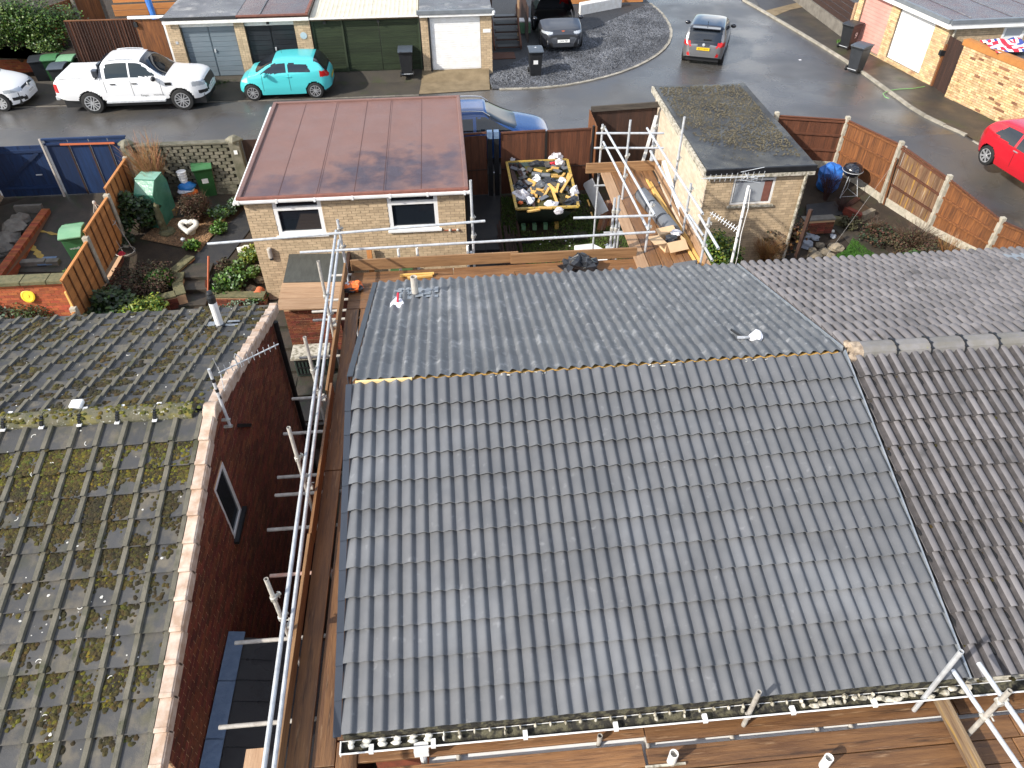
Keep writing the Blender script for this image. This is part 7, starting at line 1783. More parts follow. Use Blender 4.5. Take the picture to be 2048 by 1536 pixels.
for k in range(5):
    a = G(1291 + 3 * k, 358 + 2 * k, zp + .02 + .03 * (k % 2)); c = G(1388 + 7 * k, 528 + 3 * k, zp + .02 + .03 * (k % 2))
    stick(a, c, .05, .03, 'batten_y', 'roof_batten', ['long orange batten lying farthest left of those by the right toe board', 'second long orange batten from the left by the right toe board', 'middle long orange batten of those by the right toe board', 'fourth long orange batten, next to the one touching the toe board', 'long orange batten touching the right toe board of the loading bay'][k], 'batten', 'long battens in the loading bay')

# ================================================================== yard by the skip
sb = tag(MB().obox(G(1165, 368, -.1), G(1196, 432, -.38) - G(1165, 368, -.1), G(1183, 357, .25) - G(1165, 368, -.1), (.02, -.02, .02)).build('white_board', MT['upvc']), 'white plastic board leaning beside the skip', 'board')
sg_ = [G(1148, 497, -.72), G(1185, 493, -.72), G(1215, 508, -.72), G(1215, 530, -.75), G(1150, 530, -.75)]
tag(MB().prism(sg_, (0, 0, .12)).build('white_sheet', MT['upvc'], bevel=.03), 'white plastic sheet folded on the grass below the toe board', 'sheet')
for k in range(9):
    a = G(1192 + 5 * k, 478 - 2 * k, -.75); c = G(1212 + 5.5 * k, 402 - 1 * k, .0 + .03 * (k % 3))
    stick(a, c, .11, .035, ('fence_z', 'board_y', 'brown_fence_z')[k % 3], 'leaning_plank', '%s brown plank in the leaning stack under the loading bay' % ('bright orange', 'wet mid', 'dark red')[k % 3], 'plank', 'planks leaning under the loading bay')
for k in range(16):
    x = 1.25 + .045 * k; y0 = rnd.uniform(17.0, 17.6); y1 = rnd.uniform(19.0, 19.9)
    a = Vector((x, y0, zg(y0) + .03 + .03 * (k % 3))); c = Vector((x + rnd.uniform(-.1, .1) - .08, y1, zg(y1) + .06 + .05 * (k % 3)))
    stick(a, c, .05, .04, 'dark_wood_y', 'old_batten', 'dark old batten in the %s of the long pile left of the skip' % ('left part' if k < 5 else 'middle' if k < 11 else 'right part'), 'batten', 'old battens piled left of the skip')
for k in range(14):
    px, py = rnd.uniform(1075, 1150), rnd.uniform(472, 492); P = GT(px, py, .02); crumple('foam_scrap', 'white foam scrap scattered on the grass', 'scrap', P, (rnd.uniform(.015, .035),) * 2 + (.015,), 'bag_white', 'white scraps on the grass', .3, 6, 4)
for k, (px, py) in enumerate(((1175, 400), (1182, 425))): stick(GT(px, py, .05), GT(px + 4, py + 12, .1), .05, .03, 'batten_y', 'batten_offcut', 'yellow batten offcut dropped beside the leaning white board', 'timber offcut', 'offcuts by the white board')
stick((.08, 16.6, -.9), (-.0, 16.9, .25), .12, .04, 'batten_z', 'timber_prop', 'orange timber prop standing against the garage wall', 'timber') if False else None
P = GY(738, 520, 16.7); stick((P.x, 16.75, -.9), (P.x + .02, 16.85, P.z + .25), .13, .05, 'orange_fence_z', 'timber_prop', 'orange timber prop standing against the buff garage wall', 'timber')
stick(GT(981, 522), GT(985, 505, .3), .03, .02, 'white_paint', 'white_lath', 'white lath standing at the edge of the path', 'lath')

# ================================================================== planting
def foliage(name, label, cat, c, r, n, leaf, m, group=None, stems=6, stem_m='bark', lumps=14, shell=.55, up=.0, droop=0.0, clip=None, parent_z=None):
    """uneven crown of single leaves grouped in lumps, on real stems"""
    c = Vector(c); r = Vector(r); base = Vector((c.x, c.y, parent_z if parent_z is not None else c.z - r.z))
    t = T(name, label, cat, base, 0, group); sd = rnd.random() * 90
    L = []
    for k in range(lumps):
        d = Vector((rnd.gauss(0, 1), rnd.gauss(0, 1), rnd.gauss(0.15, .8))).normalized() * rnd.uniform(shell, 1.0)
        L.append((Vector((c.x + d.x * r.x * .85, c.y + d.y * r.y * .85, c.z + d.z * r.z * .8)), rnd.uniform(.28, .55)))
    b = MB(); ms = m if isinstance(m, (list, tuple)) else [m]
    for i in range(n):
        P, s = rnd.choice(L)
        d = Vector((rnd.gauss(0, 1), rnd.gauss(0, 1), rnd.gauss(0, 1))).normalized() * (rnd.random() ** .4)
        p = P + Vector((d.x * r.x, d.y * r.y, d.z * r.z)) * s
        if p.z < base.z + .02 or (clip and not clip(p)): continue
        a = rnd.uniform(0, 6.28); e = Vector((math.cos(a), math.sin(a), rnd.uniform(-.5, .5) + up - droop)).normalized()
        nrm = (d + Vector((rnd.uniform(-.6, .6), rnd.uniform(-.6, .6), rnd.uniform(0, .9)))).normalized(); s2 = nrm.cross(e)
        if s2.length < .05: continue
        s2.normalize(); l = leaf * rnd.uniform(.6, 1.35); w = l * rnd.uniform(.32, .5)
        b.add([p, p + e * l * .5 + s2 * w, p + e * l, p + e * l * .5 - s2 * w], [(0, 1, 2, 3)], i % len(ms))
    b.build('foliage', [MT[x] for x in ms], t)
    if stems:
        b = MB()
        for k in range(stems):
            P, s = L[k % len(L)]; q = base.lerp(P, .5) + Vector((rnd.uniform(-.08, .08), rnd.uniform(-.08, .08), .0))
            b.path([base + Vector((rnd.uniform(-.05, .05), rnd.uniform(-.05, .05), -.05)), q, P], [.018, .012, .006], 5)
        b.build('stems', MT[stem_m], t)
    return t
def twiggy(name, label, cat, base, h, spread, n, m, group=None, forks=3, thick=.008, lean=(0, 0)):
    t = T(name, label, cat, base, 0, group); base = Vector(base); b = MB()
    for k in range(n):
        a = rnd.uniform(0, 6.28); s = spread * rnd.random() ** .5; hh = h * rnd.uniform(.6, 1.05)
        tip = base + Vector((math.cos(a) * s + lean[0], math.sin(a) * s + lean[1], hh)); mid = base.lerp(tip, .5) + Vector((-math.cos(a) * s * .15, -math.sin(a) * s * .15, 0))
        b.path([base + Vector((math.cos(a) * .04, math.sin(a) * .04, -.03)), mid, tip], [thick, thick * .7, thick * .25], 4)
        for f in range(forks):
            p = mid.lerp(tip, rnd.uniform(0, .8)); d = (tip - mid).normalized() + Vector((rnd.uniform(-.5, .5), rnd.uniform(-.5, .5), rnd.uniform(-.1, .3)))
            b.tube(p, p + d * h * rnd.uniform(.1, .25), thick * .5, 3, r2=thick * .15)
    b.build('stems', MT[m], t); return t
# ivy over the far left fence
P = G(55, 55, 1.8)
iv = foliage('ivy_bush', 'large bright green ivy mass over the dark fence at the top left corner', 'ivy', (-17.3, 33.0, 1.95), (2.7, .9, 1.2), 30000, .085, ['leaf_ivy', 'leaf_ivy', 'leaf_mid', 'leaf_green'], stems=10, lumps=90, shell=.15, parent_z=.5)
foliage('ivy_bush', 'trailing end of green ivy hanging down beside the green bins', 'ivy', (-15.85, 32.6, 1.0), (.7, .5, .9), 4200, .085, ['leaf_ivy', 'leaf_mid'], stems=4, lumps=20, shell=.2, parent_z=.1)
foliage('ivy_bush', 'small dark ivy on the soil of the raised yard', 'ivy', (-13.9, 33.0, 1.1), (1.0, .5, .25), 900, .1, ['leaf_dark', 'leaf_mid'], stems=2, parent_z=1.0)
# left garden
def bush(px, py, hgt, rad, n, leaf, m, label, name='garden_shrub', **k):
    P = GT(px, py); return foliage(name, label, 'shrub', (P.x, P.y, P.z + hgt * .6), (rad * 1.12, rad * 1.12 * k.pop('deep', .9), hgt * .58), int(n * 1.25), leaf, m, parent_z=P.z, **k)
bush(283, 465, 1.15, .55, 2600, .12, ['leaf_dark', 'leaf_mid', 'leaf_dark'], 'glossy dark evergreen shrub beside the green plastic cover')
bush(400, 445, .8, .42, 2300, .05, ['leaf_brown', 'leaf_olive', 'leaf_brown'], 'rounded purple brown shrub in the middle of the left garden', lumps=26)
bush(295, 580, .6, .75, 3200, .06, ['leaf_olive', 'leaf_brown'], 'low dark spreading shrub beside the wire obelisk', lumps=22)
bush(232, 640, .75, .55, 1900, .12, ['leaf_mid', 'leaf_dark'], 'glossy green shrub by the lowest orange fence panel')
bush(290, 640, .62, .48, 3200, .07, ['leaf_lime', 'leaf_lime', 'leaf_green'], 'bright lime yellow rounded shrub behind the mossy roof', lumps=24)
bush(322, 580, .45, .36, 2000, .11, ['leaf_green'], 'tuft of bright green strap leaves left of the garden steps', up=1.2)
bush(268, 595, .4, .3, 900, .07, ['leaf_brown', 'leaf_wine'], 'small reddish bare shrub left of the green tuft')
bush(140, 610, .85, .5, 2600, .09, ['leaf_green', 'leaf_ivy'], 'bright green leafy shrub against the orange retaining wall')
bush(80, 652, .75, .62, 3600, .05, ['leaf_olive', 'leaf_mid'], 'dense olive brown clipped bush below the yellow plate', lumps=26)
bush(8, 668, .8, .4, 900, .09, ['leaf_sage', 'leaf_brown'], 'grey green shrub at the left edge above the mossy roof')
for k, (px, py, hh, rr, n, lf, mm_, lab) in enumerate(((462, 585, .5, .36, 1600, .1, ['leaf_green', 'leaf_mid'], 'leafy green rockery plant nearest the garden rail'), (490, 560, .45, .4, 1800, .09, ['leaf_green', 'leaf_ivy'], 'green rockery plant in the middle of the rockery'), (505, 520, .3, .33, 1000, .08, ['leaf_ivy', 'leaf_lime'], 'mossy green rockery plant near the white stone'), (455, 550, .4, .25, 700, .08, ['leaf_brown', 'leaf_olive'], 'small dark brown plant on the upper left of the rockery'),
        (490, 612, .18, .42, 1200, .05, ['leaf_sage'], 'silver green carpet plant along the front of the rockery'), (520, 602, .2, .3, 800, .05, ['leaf_sage', 'leaf_green'], 'silver plant by the terracotta pot'), (438, 440, .35, .3, 700, .08, ['leaf_green', 'leaf_sage'], 'green plant along the bark bed edge nearest the patio'), (470, 425, .3, .3, 700, .08, ['leaf_sage', 'leaf_mid'], 'sage coloured plant along the bark bed edge near the garage'), (440, 465, .32, .25, 600, .08, ['leaf_green'], 'small green tuft beside the sloping path'), (388, 500, .25, .17, 500, .1, ['leaf_green'], 'small green tuft in front of the heart planter'), (500, 508, .22, .2, 600, .06, ['leaf_lime'], 'round yellow green cushion by the garage corner'), (482, 410, .25, .22, 500, .06, ['leaf_ivy'], 'bright green cushion plant at the garage corner by the path'), (250, 490, .35, .28, 700, .08, ['leaf_dark'], 'dark foliage growing inside the wire obelisk'))):
    bush(px, py, hh, rr, n, lf, mm_, lab, name='garden_plant', stems=2, up=.6)
twiggy('bare_tree', 'bare orange twigged small tree in a planter by the pierced wall', 'tree', GT(335, 415) + Vector((0, 0, .1)), 2.0, .62, 95, 'twig', forks=6, thick=.013, lean=(-.2, 0))
twiggy('twiggy_bush', 'thin upright bare stems above the rounded purple shrub', 'shrub', GT(402, 448), .95, .45, 170, 'leaf_brown', forks=4, thick=.007)
twiggy('twiggy_bush', 'bare reddish stems beside the low dark shrub', 'shrub', GT(268, 600), .55, .3, 40, 'twig_dark', forks=3, thick=.006)
# right garden
bush(1430, 560, 1.3, .5, 3400, .075, ['leaf_mid', 'leaf_lime', 'leaf_green'], 'rounded variegated green shrub at the foot of the scaffold', lumps=26)
bush(1545, 505, 1.25, .62, 3000, .09, ['leaf_brown', 'leaf_olive', 'straw'], 'brown withered hydrangea by the small garage corner', lumps=24)
for k, (px, py, h_, sp_, n, m_, lab) in enumerate(((1525, 540, 1.1, .5, 150, 'straw', 'clump of straw coloured grass stalks under the withered hydrangea'), (1820, 500, .8, .75, 170, 'twig_dark', 'wide brown heather like bush before the fence'), (1885, 522, .75, .5, 70, 'straw', 'pale dry stalks near the right hand white post'), (1650, 400, .9, .4, 90, 'leaf_wine', 'dark red bare shrub beside the blue tarpaulin'), (1680, 425, .5, .35, 70, 'leaf_wine', 'low dark red twigs by the dark steps'), (1742, 470, .6, .3, 40, 'twig_dark', 'tangle of bare stems beside the raised bed'))):
    twiggy('twiggy_bush', lab, 'shrub', GT(px, py), h_, sp_, n, m_, forks=4, thick=.006)
bush(1828, 515, .6, .7, 3600, .06, ['leaf_brown', 'leaf_olive'], 'low brown mound of withered foliage by the fence post')
bush(1835, 540, .55, .5, 1500, .1, ['leaf_dark', 'leaf_mid'], 'dark green laurel like plant at the edge of the tiled roof')
bush(1940, 545, .6, .35, 800, .1, ['leaf_dark', 'leaf_mid'], 'dark green leaves at the foot of the right hand white post')
bush(1780, 355, .9, .18, 400, .09, ['leaf_mid', 'leaf_green'], 'thin climbing rose on the middle fence post', stems=2)
bush(1695, 455, .35, .3, 500, .07, ['leaf_olive'], 'small olive plant above the garden stones')
bush(1760, 480, .3, .6, 900, .07, ['leaf_brown', 'leaf_dark'], 'dark ground plants along the garden path')
for (px, py, w_) in ((1545, 25, .5), (1660, 45, .5), (1685, 66, .4)): pass

# ================================================================== left garden objects
cv = T('plastic_cover', 'tall green plastic garden store with a sloping top by the orange fence', 'garden store', GT(300, 450))
B0 = GT(300, 455); b = MB()
u = Vector((.95, -.2, 0)).normalized(); v = Vector((.2, .95, 0)).normalized(); o = Vector((-9.2, 20.35, zg(20.4)))
b.prism([o, o + Vector((0, 0, 1.1)), o + v * .3 + Vector((0, 0, 1.42)), o + v * .75 + Vector((0, 0, 1.45)), o + v * .9 + Vector((0, 0, 1.15)), o + v * .9], u * .6); b.build('body', MT['green_cover'], cv, bevel=.02)
MB().obox(o + v * .3 + Vector((-.01, 0, 1.43)), u * .62, v * .45 + Vector((0, 0, .03)), (0, 0, .012)).build('top_panel', MT['cover_pale'], cv); MB().obox(o - v * .012 + u * .05 + Vector((0, 0, .1)), u * .5, v * .01, (0, 0, .95)).build('door', MT['green_cover'], cv)
gb2 = T('grey_box', 'grey plastic storage box behind the green garden store', 'box', GT(325, 420))
P = GT(322, 395); MB().box((P.x - .25, P.y - .2, P.z), (P.x + .25, P.y + .25, P.z + .75)).build('body', MT['pvc_grey'], gb2, bevel=.03); MB().box((P.x - .28, P.y - .23, P.z + .75), (P.x + .28, P.y + .28, P.z + .85)).build('lid', MT['lamp_clear'], gb2, bevel=.03)
P = GT(335, 425); pb = T('timber_planter', 'low timber planter holding the bare orange tree', 'planter', P)
for (p0, p1) in (((-.32, -.25, 0), (.32, -.2, .2)), ((-.32, .2, 0), (.32, .25, .2)), ((-.32, -.2, 0), (-.27, .2, .2)), ((.27, -.2, 0), (.32, .2, .2))): MB().box(P + Vector(p0), P + Vector(p1)).build('board', MT['weathered_x'], pb)
MB().box(P + Vector((-.27, -.2, 0)), P + Vector((.27, .2, .16))).build('soil', MT['soil'], pb)
P = GT(382, 405)
cbg = T('compost_bag', 'blue orange and green compost bags stacked beside the green wheelie bin', 'bag', P)
for k, (dz, m_) in enumerate(((.0, 'bag_green'), (.2, 'bag_orange'), (.38, 'bag_blue'), (.29, 'bag_white'))):
    b = MB(); b.blob(P + Vector((rnd.uniform(-.04, .04), -.06 * (k == 3) , .16 + dz)), (.26, .2, .14 if k < 3 else .06), 12, 7, .35); b.build('bag', MT[m_], cbg, smooth=True)
wb_ = T('white_tubs', 'stack of white plastic tubs on the compost bags', 'tub', P + Vector((0, 0, .66)))
for k in range(4): MB().lathe([(.10 + .005 * k, 0), (.12 + .005 * k, .10), (.13 + .005 * k, .105)], P + Vector((-.02, .05, .66 + .08 * k)), 14).build('tub', MT['upvc'], wb_)
hp = T('heart_planter', 'white heart shaped planter standing on the bark bed', 'planter', GT(382, 475))
P = GT(382, 476); pts = []
for k in range(28):
    a = 2 * math.pi * k / 28; x = .23 * (16 * math.sin(a) ** 3) / 16; z = .23 * (13 * math.cos(a) - 5 * math.cos(2 * a) - 2 * math.cos(3 * a) - math.cos(4 * a)) / 16
    pts.append(P + Vector((x, .10 + z * .8, .34 + z * .42)))
b = MB(); b.path(pts + [pts[0]], .075, 10); b.build('rim', MT['white_stone'], hp, smooth=True)
b = MB(); b.prism([p + Vector((0, .02, -.03)) for p in pts], (0, .02, -.03)); b.build('soil', MT['soil'], hp)
b = MB(); ct = P + Vector((0, .08, .0)); lo = [ct + Vector(((p - P).x * .45, (p - P).y * .4, .02)) for p in pts]; n_ = len(pts)
b.add([tuple(p) for p in pts] + [tuple(p) for p in lo], [(k, (k + 1) % n_, n_ + (k + 1) % n_, n_ + k) for k in range(n_)]); b.build('bowl', MT['white_stone'], hp, smooth=True)
gs = T('stone_figure', 'mossy tapering stone figure standing in the bark bed', 'statue', GT(332, 468))
P = GT(330, 465); b = MB(); b.lathe([(.13, 0), (.12, .15), (.10, .4), (.11, .55), (.08, .7), (.09, .78), (.05, .9), (.0, 1.0)], P, 10); b.blob(P + Vector((0, -.1, .35)), (.08, .06, .1), 8, 5, .3); b.blob(P + Vector((.03, 0, .85)), (.07, .07, .08), 8, 5, .3)
b.build('figure', MT['mossy_stone'], gs, smooth=True); MB().lathe([(.24, -.05), (.25, .06), (.2, .12)], P + Vector((.1, -.05, 0)), 9).build('base_stone', MT['mossy_stone'], gs)
ob = T('wire_obelisk', 'rusty white wire obelisk leaning on the orange fence', 'plant support', GT(250, 500))
P = GT(252, 505); b = MB(); tp_ = P + Vector((-.35, .1, 1.55))
for k in range(5):
    a = 2 * math.pi * k / 5; q = Vector((math.cos(a), math.sin(a), 0)); b.path([P + q * .26, P.lerp(tp_, .55) + q * .22, P.lerp(tp_, .85) + q * .14, tp_], .009, 5)
for t_, r_ in ((.03, .27), (.6, .22)): c = P.lerp(tp_, t_); b.path([c + Vector((math.cos(a), math.sin(a), 0)) * r_ for a in np.linspace(0, 6.29, 15)], .011, 5)
b.blob(tp_, (.05, .05, .06), 8, 5, 0); b.build('wire', MT['pale_pipe'], ob)
rfw = T('red_flower', 'single red ornamental flower on a stake by the wire obelisk', 'ornament', GT(252, 535)); P = GT(253, 530)
MB().tube(P, P + Vector((0, 0, .35)), .006, 5).build('stake', MT['dark_trim'], rfw); b = MB(); b.blob(P + Vector((0, 0, .38)), (.1, .09, .05), 9, 5, .5); b.build('flower', MT['flag_red'], rfw)
# steps, rail and walls of the left garden
gs2 = tag(MB().box((-7.75, 16.2, -1.6), (-6.75, 17.0, -1.02)).build('garden_steps', MT['brown_slab']), kind='structure')
for k, (px, py) in enumerate(((388, 548), (384, 570), (380, 597))):
    P = GT(px, py); z = P.z + (.13 - .05 * k)
    MB().box((P.x - .55, P.y - .35, z - .35), (P.x + .5, P.y + .35, z)).build('step', MT['brown_slab'], gs2, bevel=.012)
def lowwall(name, label, q, zt, w, m='red_brick', cap='mossy_stone', hgt=.5):
    t = T(name, label, 'wall', GT(*q[0])); P = [G(*p, zt) for p in q]
    for a, c in zip(P[:-1], P[1:]):
        d = (c - a); dn = d.normalized(); s = Vector((dn.y, -dn.x, 0))
        if s.y > 0: s = -s
        MB().obox(a + Vector((0, 0, -hgt)), d, -s * w, (0, 0, hgt - .05)).build('core', MT['red_mortar'], t)
        MB().obox(a + s * .03 + Vector((0, 0, -.05)), d, -s * (w + .06), (0, 0, .05)).build('coping', MT[cap], t, bevel=.008)
        n = max(1, int(d.length / .225))
        for r in range(max(1, int(hgt / .075) - 1)):
            for k in range(n): MB().obox(a + d * (k / n) + Vector((0, 0, -hgt + .01 + r * .075)), dn * (d.length / n - .01), s * .015, (0, 0, .065)).build('brick', MT[m], t)
    return t
lowwall('rockery_wall', 'low brown brick wall along the front of the rockery', [(415, 592), (528, 592)], -.62, .2, hgt=.55)
lowwall('step_wall', 'mossy topped brick wall curving down beside the garden steps', [(388, 512), (350, 545), (345, 566), (352, 590), (310, 600)], -.52, .22, hgt=.7)
stx = lambda q, h: GT(*q, h)
rl = T('copper_rail', 'copper coloured handrail beside the garden steps', 'handrail', GT(415, 585))
MB().tube(GT(416, 586, .1), GT(417, 512, .95), .03, 10).build('post', MT['copper'], rl); MB().beam(GT(412, 590, -.1), GT(413, 560, .3), .06, .05).build('bracket', MT['felt_wine'], rl)
tag(MB().blob(GT(492, 500, .12), (.26, .15, .11), 9, 6, .5).build('white_rock', MT['white_stone']), 'long white stone on top of the rockery', 'stone')
for k, (px, py, s_) in enumerate(((505, 580, .2), (472, 590, .22), (500, 592, .16), (525, 585, .15), (448, 598, .18), (520, 560, .18), (475, 545, .2), (515, 535, .15))): tag(MB().blob(GT(px, py, .06), (s_, s_ * .7, s_ * .6), 8, 5, .5).build('rockery_stone', MT['stone']), ['brown stone at the right of the rockery near the pot', 'brown stone in the front row of the rockery', 'small brown stone beside the silver carpet plant', 'brown stone next to the terracotta pot', 'brown stone by the copper rail', 'brown stone against the garage wall in the rockery', 'brown stone at the back left of the rockery', 'brown stone at the back right of the rockery'][k], 'stone', 'rockery stones')
tpot = T('terracotta_pot', 'terracotta pot lying on its side in the rockery by the garage wall', 'pot', GT(520, 598)); P = GT(517, 592, .15)
MB().lathe([(.16, 0), (.17, .03), (.13, .05), (.11, .25), (0, .25)], P, 18, ax=(.1, .9, .2)).build('pot', MT['terracotta'], tpot); MB().lathe([(.12, -.005), (.0, -.004)], P, 16, ax=(.1, .9, .2)).build('hollow', MT['ink'], tpot)
for (px, py, r_, lab, m_) in ((128, 632, .3, 'white rimmed round pot of dark soil by the fence', 'grey_bin'), (72, 644, .28, 'pale green round pot behind the mossy roof', 'pale_green_lid'), (30, 640, .2, 'small dark pot below the yellow plate', 'skip_green')):
    P = GT(px, py); pt_ = T('plant_pot', lab, 'pot', P); MB().lathe([(r_ * .8, 0), (r_ * .95, .28), (r_ * 1.05, .3), (r_ * 1.05, .33), (r_ * .92, .33), (r_ * .9, .27), (0, .27)], P, 22).build('pot', [MT[m_]], pt_)
    b = MB(); b.path([P + Vector((math.cos(a), math.sin(a), 0)) * r_ + Vector((0, 0, .335)) for a in np.linspace(0, 6.3, 23)], .022, 6); b.build('rim', MT['old_white'], pt_)
for k, (px, py, l_) in enumerate(((66, 529, .75), (108, 528, .35))): tag(MB().box(GT(px, py) + Vector((-l_ / 2, -.1, -.02)), GT(px, py) + Vector((l_ / 2, .1, .14))).build('concrete_block', MT['grey_concrete'], bevel=.015), ['long mossy concrete block on the dark patio', 'short concrete block beside the pale green bin'][k], 'block')
tag(MB().box(GT(88, 518) + Vector((-.05, -.35, 0)), GT(88, 518) + Vector((.35, .3, .03))).build('wet_slab', MT['blue_flash']), 'wet grey slab lying between the concrete blocks', 'slab')
def smear(name, q, w):
    b = MB(); P = [GT(*p, .028) for p in q]; vs = []
    for k, p in enumerate(P):
        d = (P[min(k + 1, len(P) - 1)] - P[max(k - 1, 0)]).normalized(); s = Vector((-d.y, d.x, 0)) * w * rnd.uniform(.4, 1.3); vs += [p - s, p + s]
    b.add(vs, [(2 * k, 2 * k + 2, 2 * k + 3, 2 * k + 1) for k in range(len(P) - 1)]); return tag(b.build(name, MT['yellow_paint']), kind='structure')
def dense(q, k=5):
    out = []
    for a, c in zip(q[:-1], q[1:]):
        for i in range(k): out.append((a[0] + (c[0] - a[0]) * i / k + rnd.uniform(-2, 2), a[1] + (c[1] - a[1]) * i / k + rnd.uniform(-1.2, 1.2)))
    return out + [q[-1]]
smear('paint_stain', dense([(72, 460), (100, 466), (134, 472)]), .05); smear('paint_stain', dense([(52, 486), (72, 502), (84, 518), (90, 528)]), .09)
bk = T('dark_trough', 'dark stone trough and rubble behind the orange garden wall', 'trough', GT(25, 455))
for (px, py, s_) in ((30, 455, .4), (12, 480, .35), (40, 440, .25), (8, 500, .3)): MB().blob(GT(px, py, .1), (s_, s_, .2), 9, 5, .6).build('rubble', MT['grey_concrete'], bk)
MB().box(GT(62, 425) + Vector((-.4, -.06, .0)), GT(62, 425) + Vector((.4, .06, .25))).build('edging', MT['grey_concrete'], bk)
lt2 = T('garden_light', 'small solar garden light by the bark bed edge', 'lamp', GT(372, 497)); P = GT(372, 497)
MB().tube(P, P + Vector((0, 0, .28)), .012, 6).build('stake', MT['dark_trim'], lt2); MB().lathe([(.05, 0), (.07, .06), (.02, .1)], P + Vector((0, 0, .26)), 10).build('lantern', MT['galv'], lt2)

# ================================================================== right garden objects
bq = T('kettle_barbecue', 'black kettle barbecue on metal legs before the brown fence', 'barbecue', GT(1690, 385))
P = GT(1690, 388)
MB().lathe([(.0, .60), (.15, .62), (.25, .70), (.29, .80), (.30, .82)], P, 26).build('bowl', MT['car_black'], bq, smooth=True); MB().lathe([(.305, .82), (.30, .86), (.25, .96), (.13, 1.02), (.0, 1.035)], P, 26).build('lid', MT['car_black'], bq, smooth=True)
MB().lathe([(.302, .81), (.312, .81), (.312, .83), (.302, .83)], P, 26).build('rim', MT['galv'], bq)
MB().tube(P + Vector((-.05, 0, 1.05)), P + Vector((.05, 0, 1.05)), .014, 6).build('handle', MT['dark_trim'], bq)
for a in (-2.4, -.7, 1.0): MB().tube(P + Vector((.18 * math.cos(a), .18 * math.sin(a), .68)), P + Vector((.38 * math.cos(a), .38 * math.sin(a), 0)), .012, 8).build('leg', MT['galv'], bq)
b = MB(); q = [P + Vector((.36 * math.cos(a), .36 * math.sin(a), .04)) for a in (-2.4, -.7, 1.0)]
for k in range(3): b.tube(q[k], q[(k + 1) % 3], .007, 5)
b.build('brace', MT['galv'], bq)
P = GT(1650, 380); bt = MB(); bt.blob(P + Vector((0, 0, .42)), (.36, .33, .5), 14, 9, .35); bt.v = [tuple(Vector(v) + Vector((mnoise.noise(Vector(v) * 5), mnoise.noise(Vector(v) * 5 + Vector((9, 0, 0))), 0)) * .08) for v in bt.v]
tag(bt.build('blue_tarpaulin', MT['tarp_blue'], smooth=False), 'bright blue tarpaulin wrapped over something beside the barbecue', 'tarpaulin')
rbd = T('raised_bed', 'small brick edged raised bed with a stone edging in the right garden', 'planter', GT(1725, 430))
for (q0, q1, m_) in (((1688, 420), (1722, 436), 'red_brick'), ((1722, 436), (1745, 425), 'stone'), ((1688, 420), (1715, 402), 'brown_fence_x'), ((1660, 440), (1690, 446), 'mossy_stone')): MB().beam(GT(*q0, .1), GT(*q1, .1), .16, .26).build('edging', MT[m_], rbd)
MB().prism([GT(*q, .1) for q in ((1690, 420), (1722, 434), (1743, 424), (1716, 404))], (0, 0, .06)).build('soil', MT['chippings'], rbd)
dst = tag(MB().prism([GT(*q, .04) for q in ((1612, 412), (1670, 405), (1685, 430), (1660, 438), (1612, 432))], (0, 0, .05)).build('dark_paving', MT['dark_slab']), kind='structure')
lowwall('garden_step_wall', 'low dark red brick wall stepping across the right garden', [(1608, 440), (1672, 436)], -.12, .2, m='red_brick', cap='grey_concrete', hgt=.5)
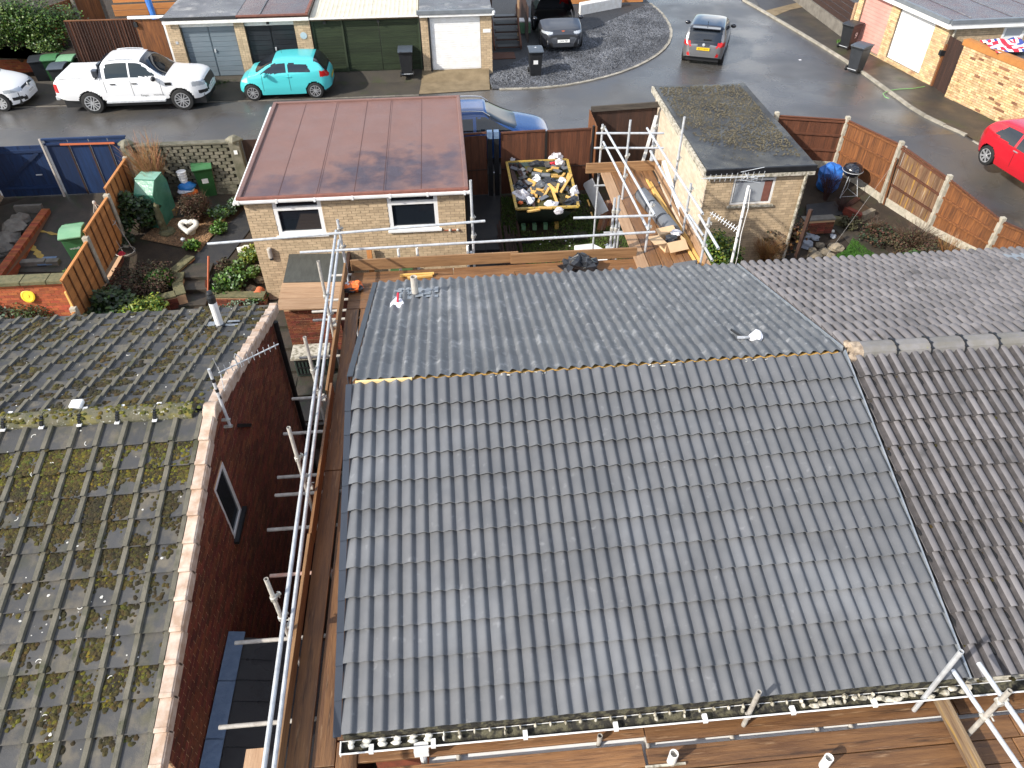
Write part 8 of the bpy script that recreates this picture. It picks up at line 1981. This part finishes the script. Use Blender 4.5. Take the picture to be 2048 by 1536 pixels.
for k, (px, py, s_, m_) in enumerate(((1614, 472, .2, 'stone_grey'), (1631, 476, .14, 'stone_grey'), (1614, 490, .2, 'stone_grey'), (1665, 462, .07, 'white_stone'), (1666, 472, .11, 'stone_grey'), (1650, 505, .2, 'stone'), (1630, 512, .22, 'stone'), (1672, 495, .24, 'stone'), (1660, 512, .16, 'stone'), (1640, 490, .14, 'stone'), (1625, 500, .13, 'stone'), (1650, 497, .04, 'white_stone'), (1636, 488, .04, 'white_stone'), (1740, 450, .09, 'stone'))):
    tag(MB().blob(GT(px, py, .05), (s_, s_ * .8, s_ * .55), 9, 5, .5).build('garden_stone', MT[m_]), ['large grey slate stone nearest the small garage wall', 'smaller grey stone touching the large slate stone', 'grey stone lowest by the garage corner post', 'small white pebble above the brown stones', 'pale flat stone right of the slate stones', 'brown stone at the lawn tip, upper of the front pair', 'large brown stone lowest beside the lawn', 'largest brown stone at the top corner of the lawn', 'brown stone tucked against the lawn edge', 'brown stone in the middle of the stone group', 'brown stone at the left of the stone group', 'tiny white pebble among the brown stones', 'tiny white pebble left of the brown stones', 'lone brown stone in the bed by the path'][k], 'stone', {'stone_grey': 'grey garden stones', 'white_stone': 'white garden stones', 'stone': 'brown stones by the lawn'}[m_])
P = GT(1585, 560); pst = stick((9.55, 17.2, -1), (9.62, 17.25, .9), .09, .09, 'dark_wood_z', 'timber_post', 'dark timber post at the corner of the small garage', 'post')
cl = MB().tube(G(1632, 540, .1), FP[2] + Vector((.0, -.1, 1.1)), .0035, 5).build('washing_line', MT['galv_dirty']); tag(cl, 'thin green washing line stretched to the fence post', 'line')
hs = MB(); pts = [GT(*q, .07) for q in ((1850, 173), (1825, 177), (1800, 178), (1778, 181), (1766, 187), (1770, 194), (1778, 197))]
pp = []
for i in range(len(pts) - 1):
    for t_ in (0, .33, .66): pp.append(pts[i].lerp(pts[i + 1], t_))
hs.path(pp + [pts[-1]], .011, 6); tag(hs.build('garden_hose', MT['green_hose']), 'thin green hose trailing across the dark pavement', 'hose')
for (q, m_) in (((1714, 96), 'leaf_ivy'), ((1690, 68), 'leaf_ivy')): pass
blades('weeds', [xy(GT(*q)) for q in ((1655, 20), (1700, 72), (1690, 78), (1645, 24))], 1200, .12, 'leaf_green', .05, .02)
blades('weeds', [xy(GT(*q)) for q in ((1672, 86), (1690, 82), (1700, 92), (1678, 98))], 500, .1, 'leaf_green', .05, .02)
blades('weeds', [xy(GT(*q)) for q in ((430, 160), (480, 152), (482, 168), (430, 176))], 900, .1, 'leaf_mid', .1, .02)
# odd leaves and litter on the road
for (px, py) in ((1865, 345), (1690, 288), (990, 345), (1600, 120)): tag(MB().box(GT(px, py, .015) + Vector((-.05, -.04, 0)), GT(px, py, .015) + Vector((.05, .04, .012))).build('litter', MT['bag_white']), 'scrap of white litter on the wet road', 'litter', 'litter on the road')
# white scaffold sheet corner and shelf below the front lift at the far left
MB().box(GX(515, 1500, -2.3) + Vector((-.1, -.2, 0)), GX(515, 1500, -2.3) + Vector((.12, .0, .04))).build('board', MT['pale_board_y'], sf)
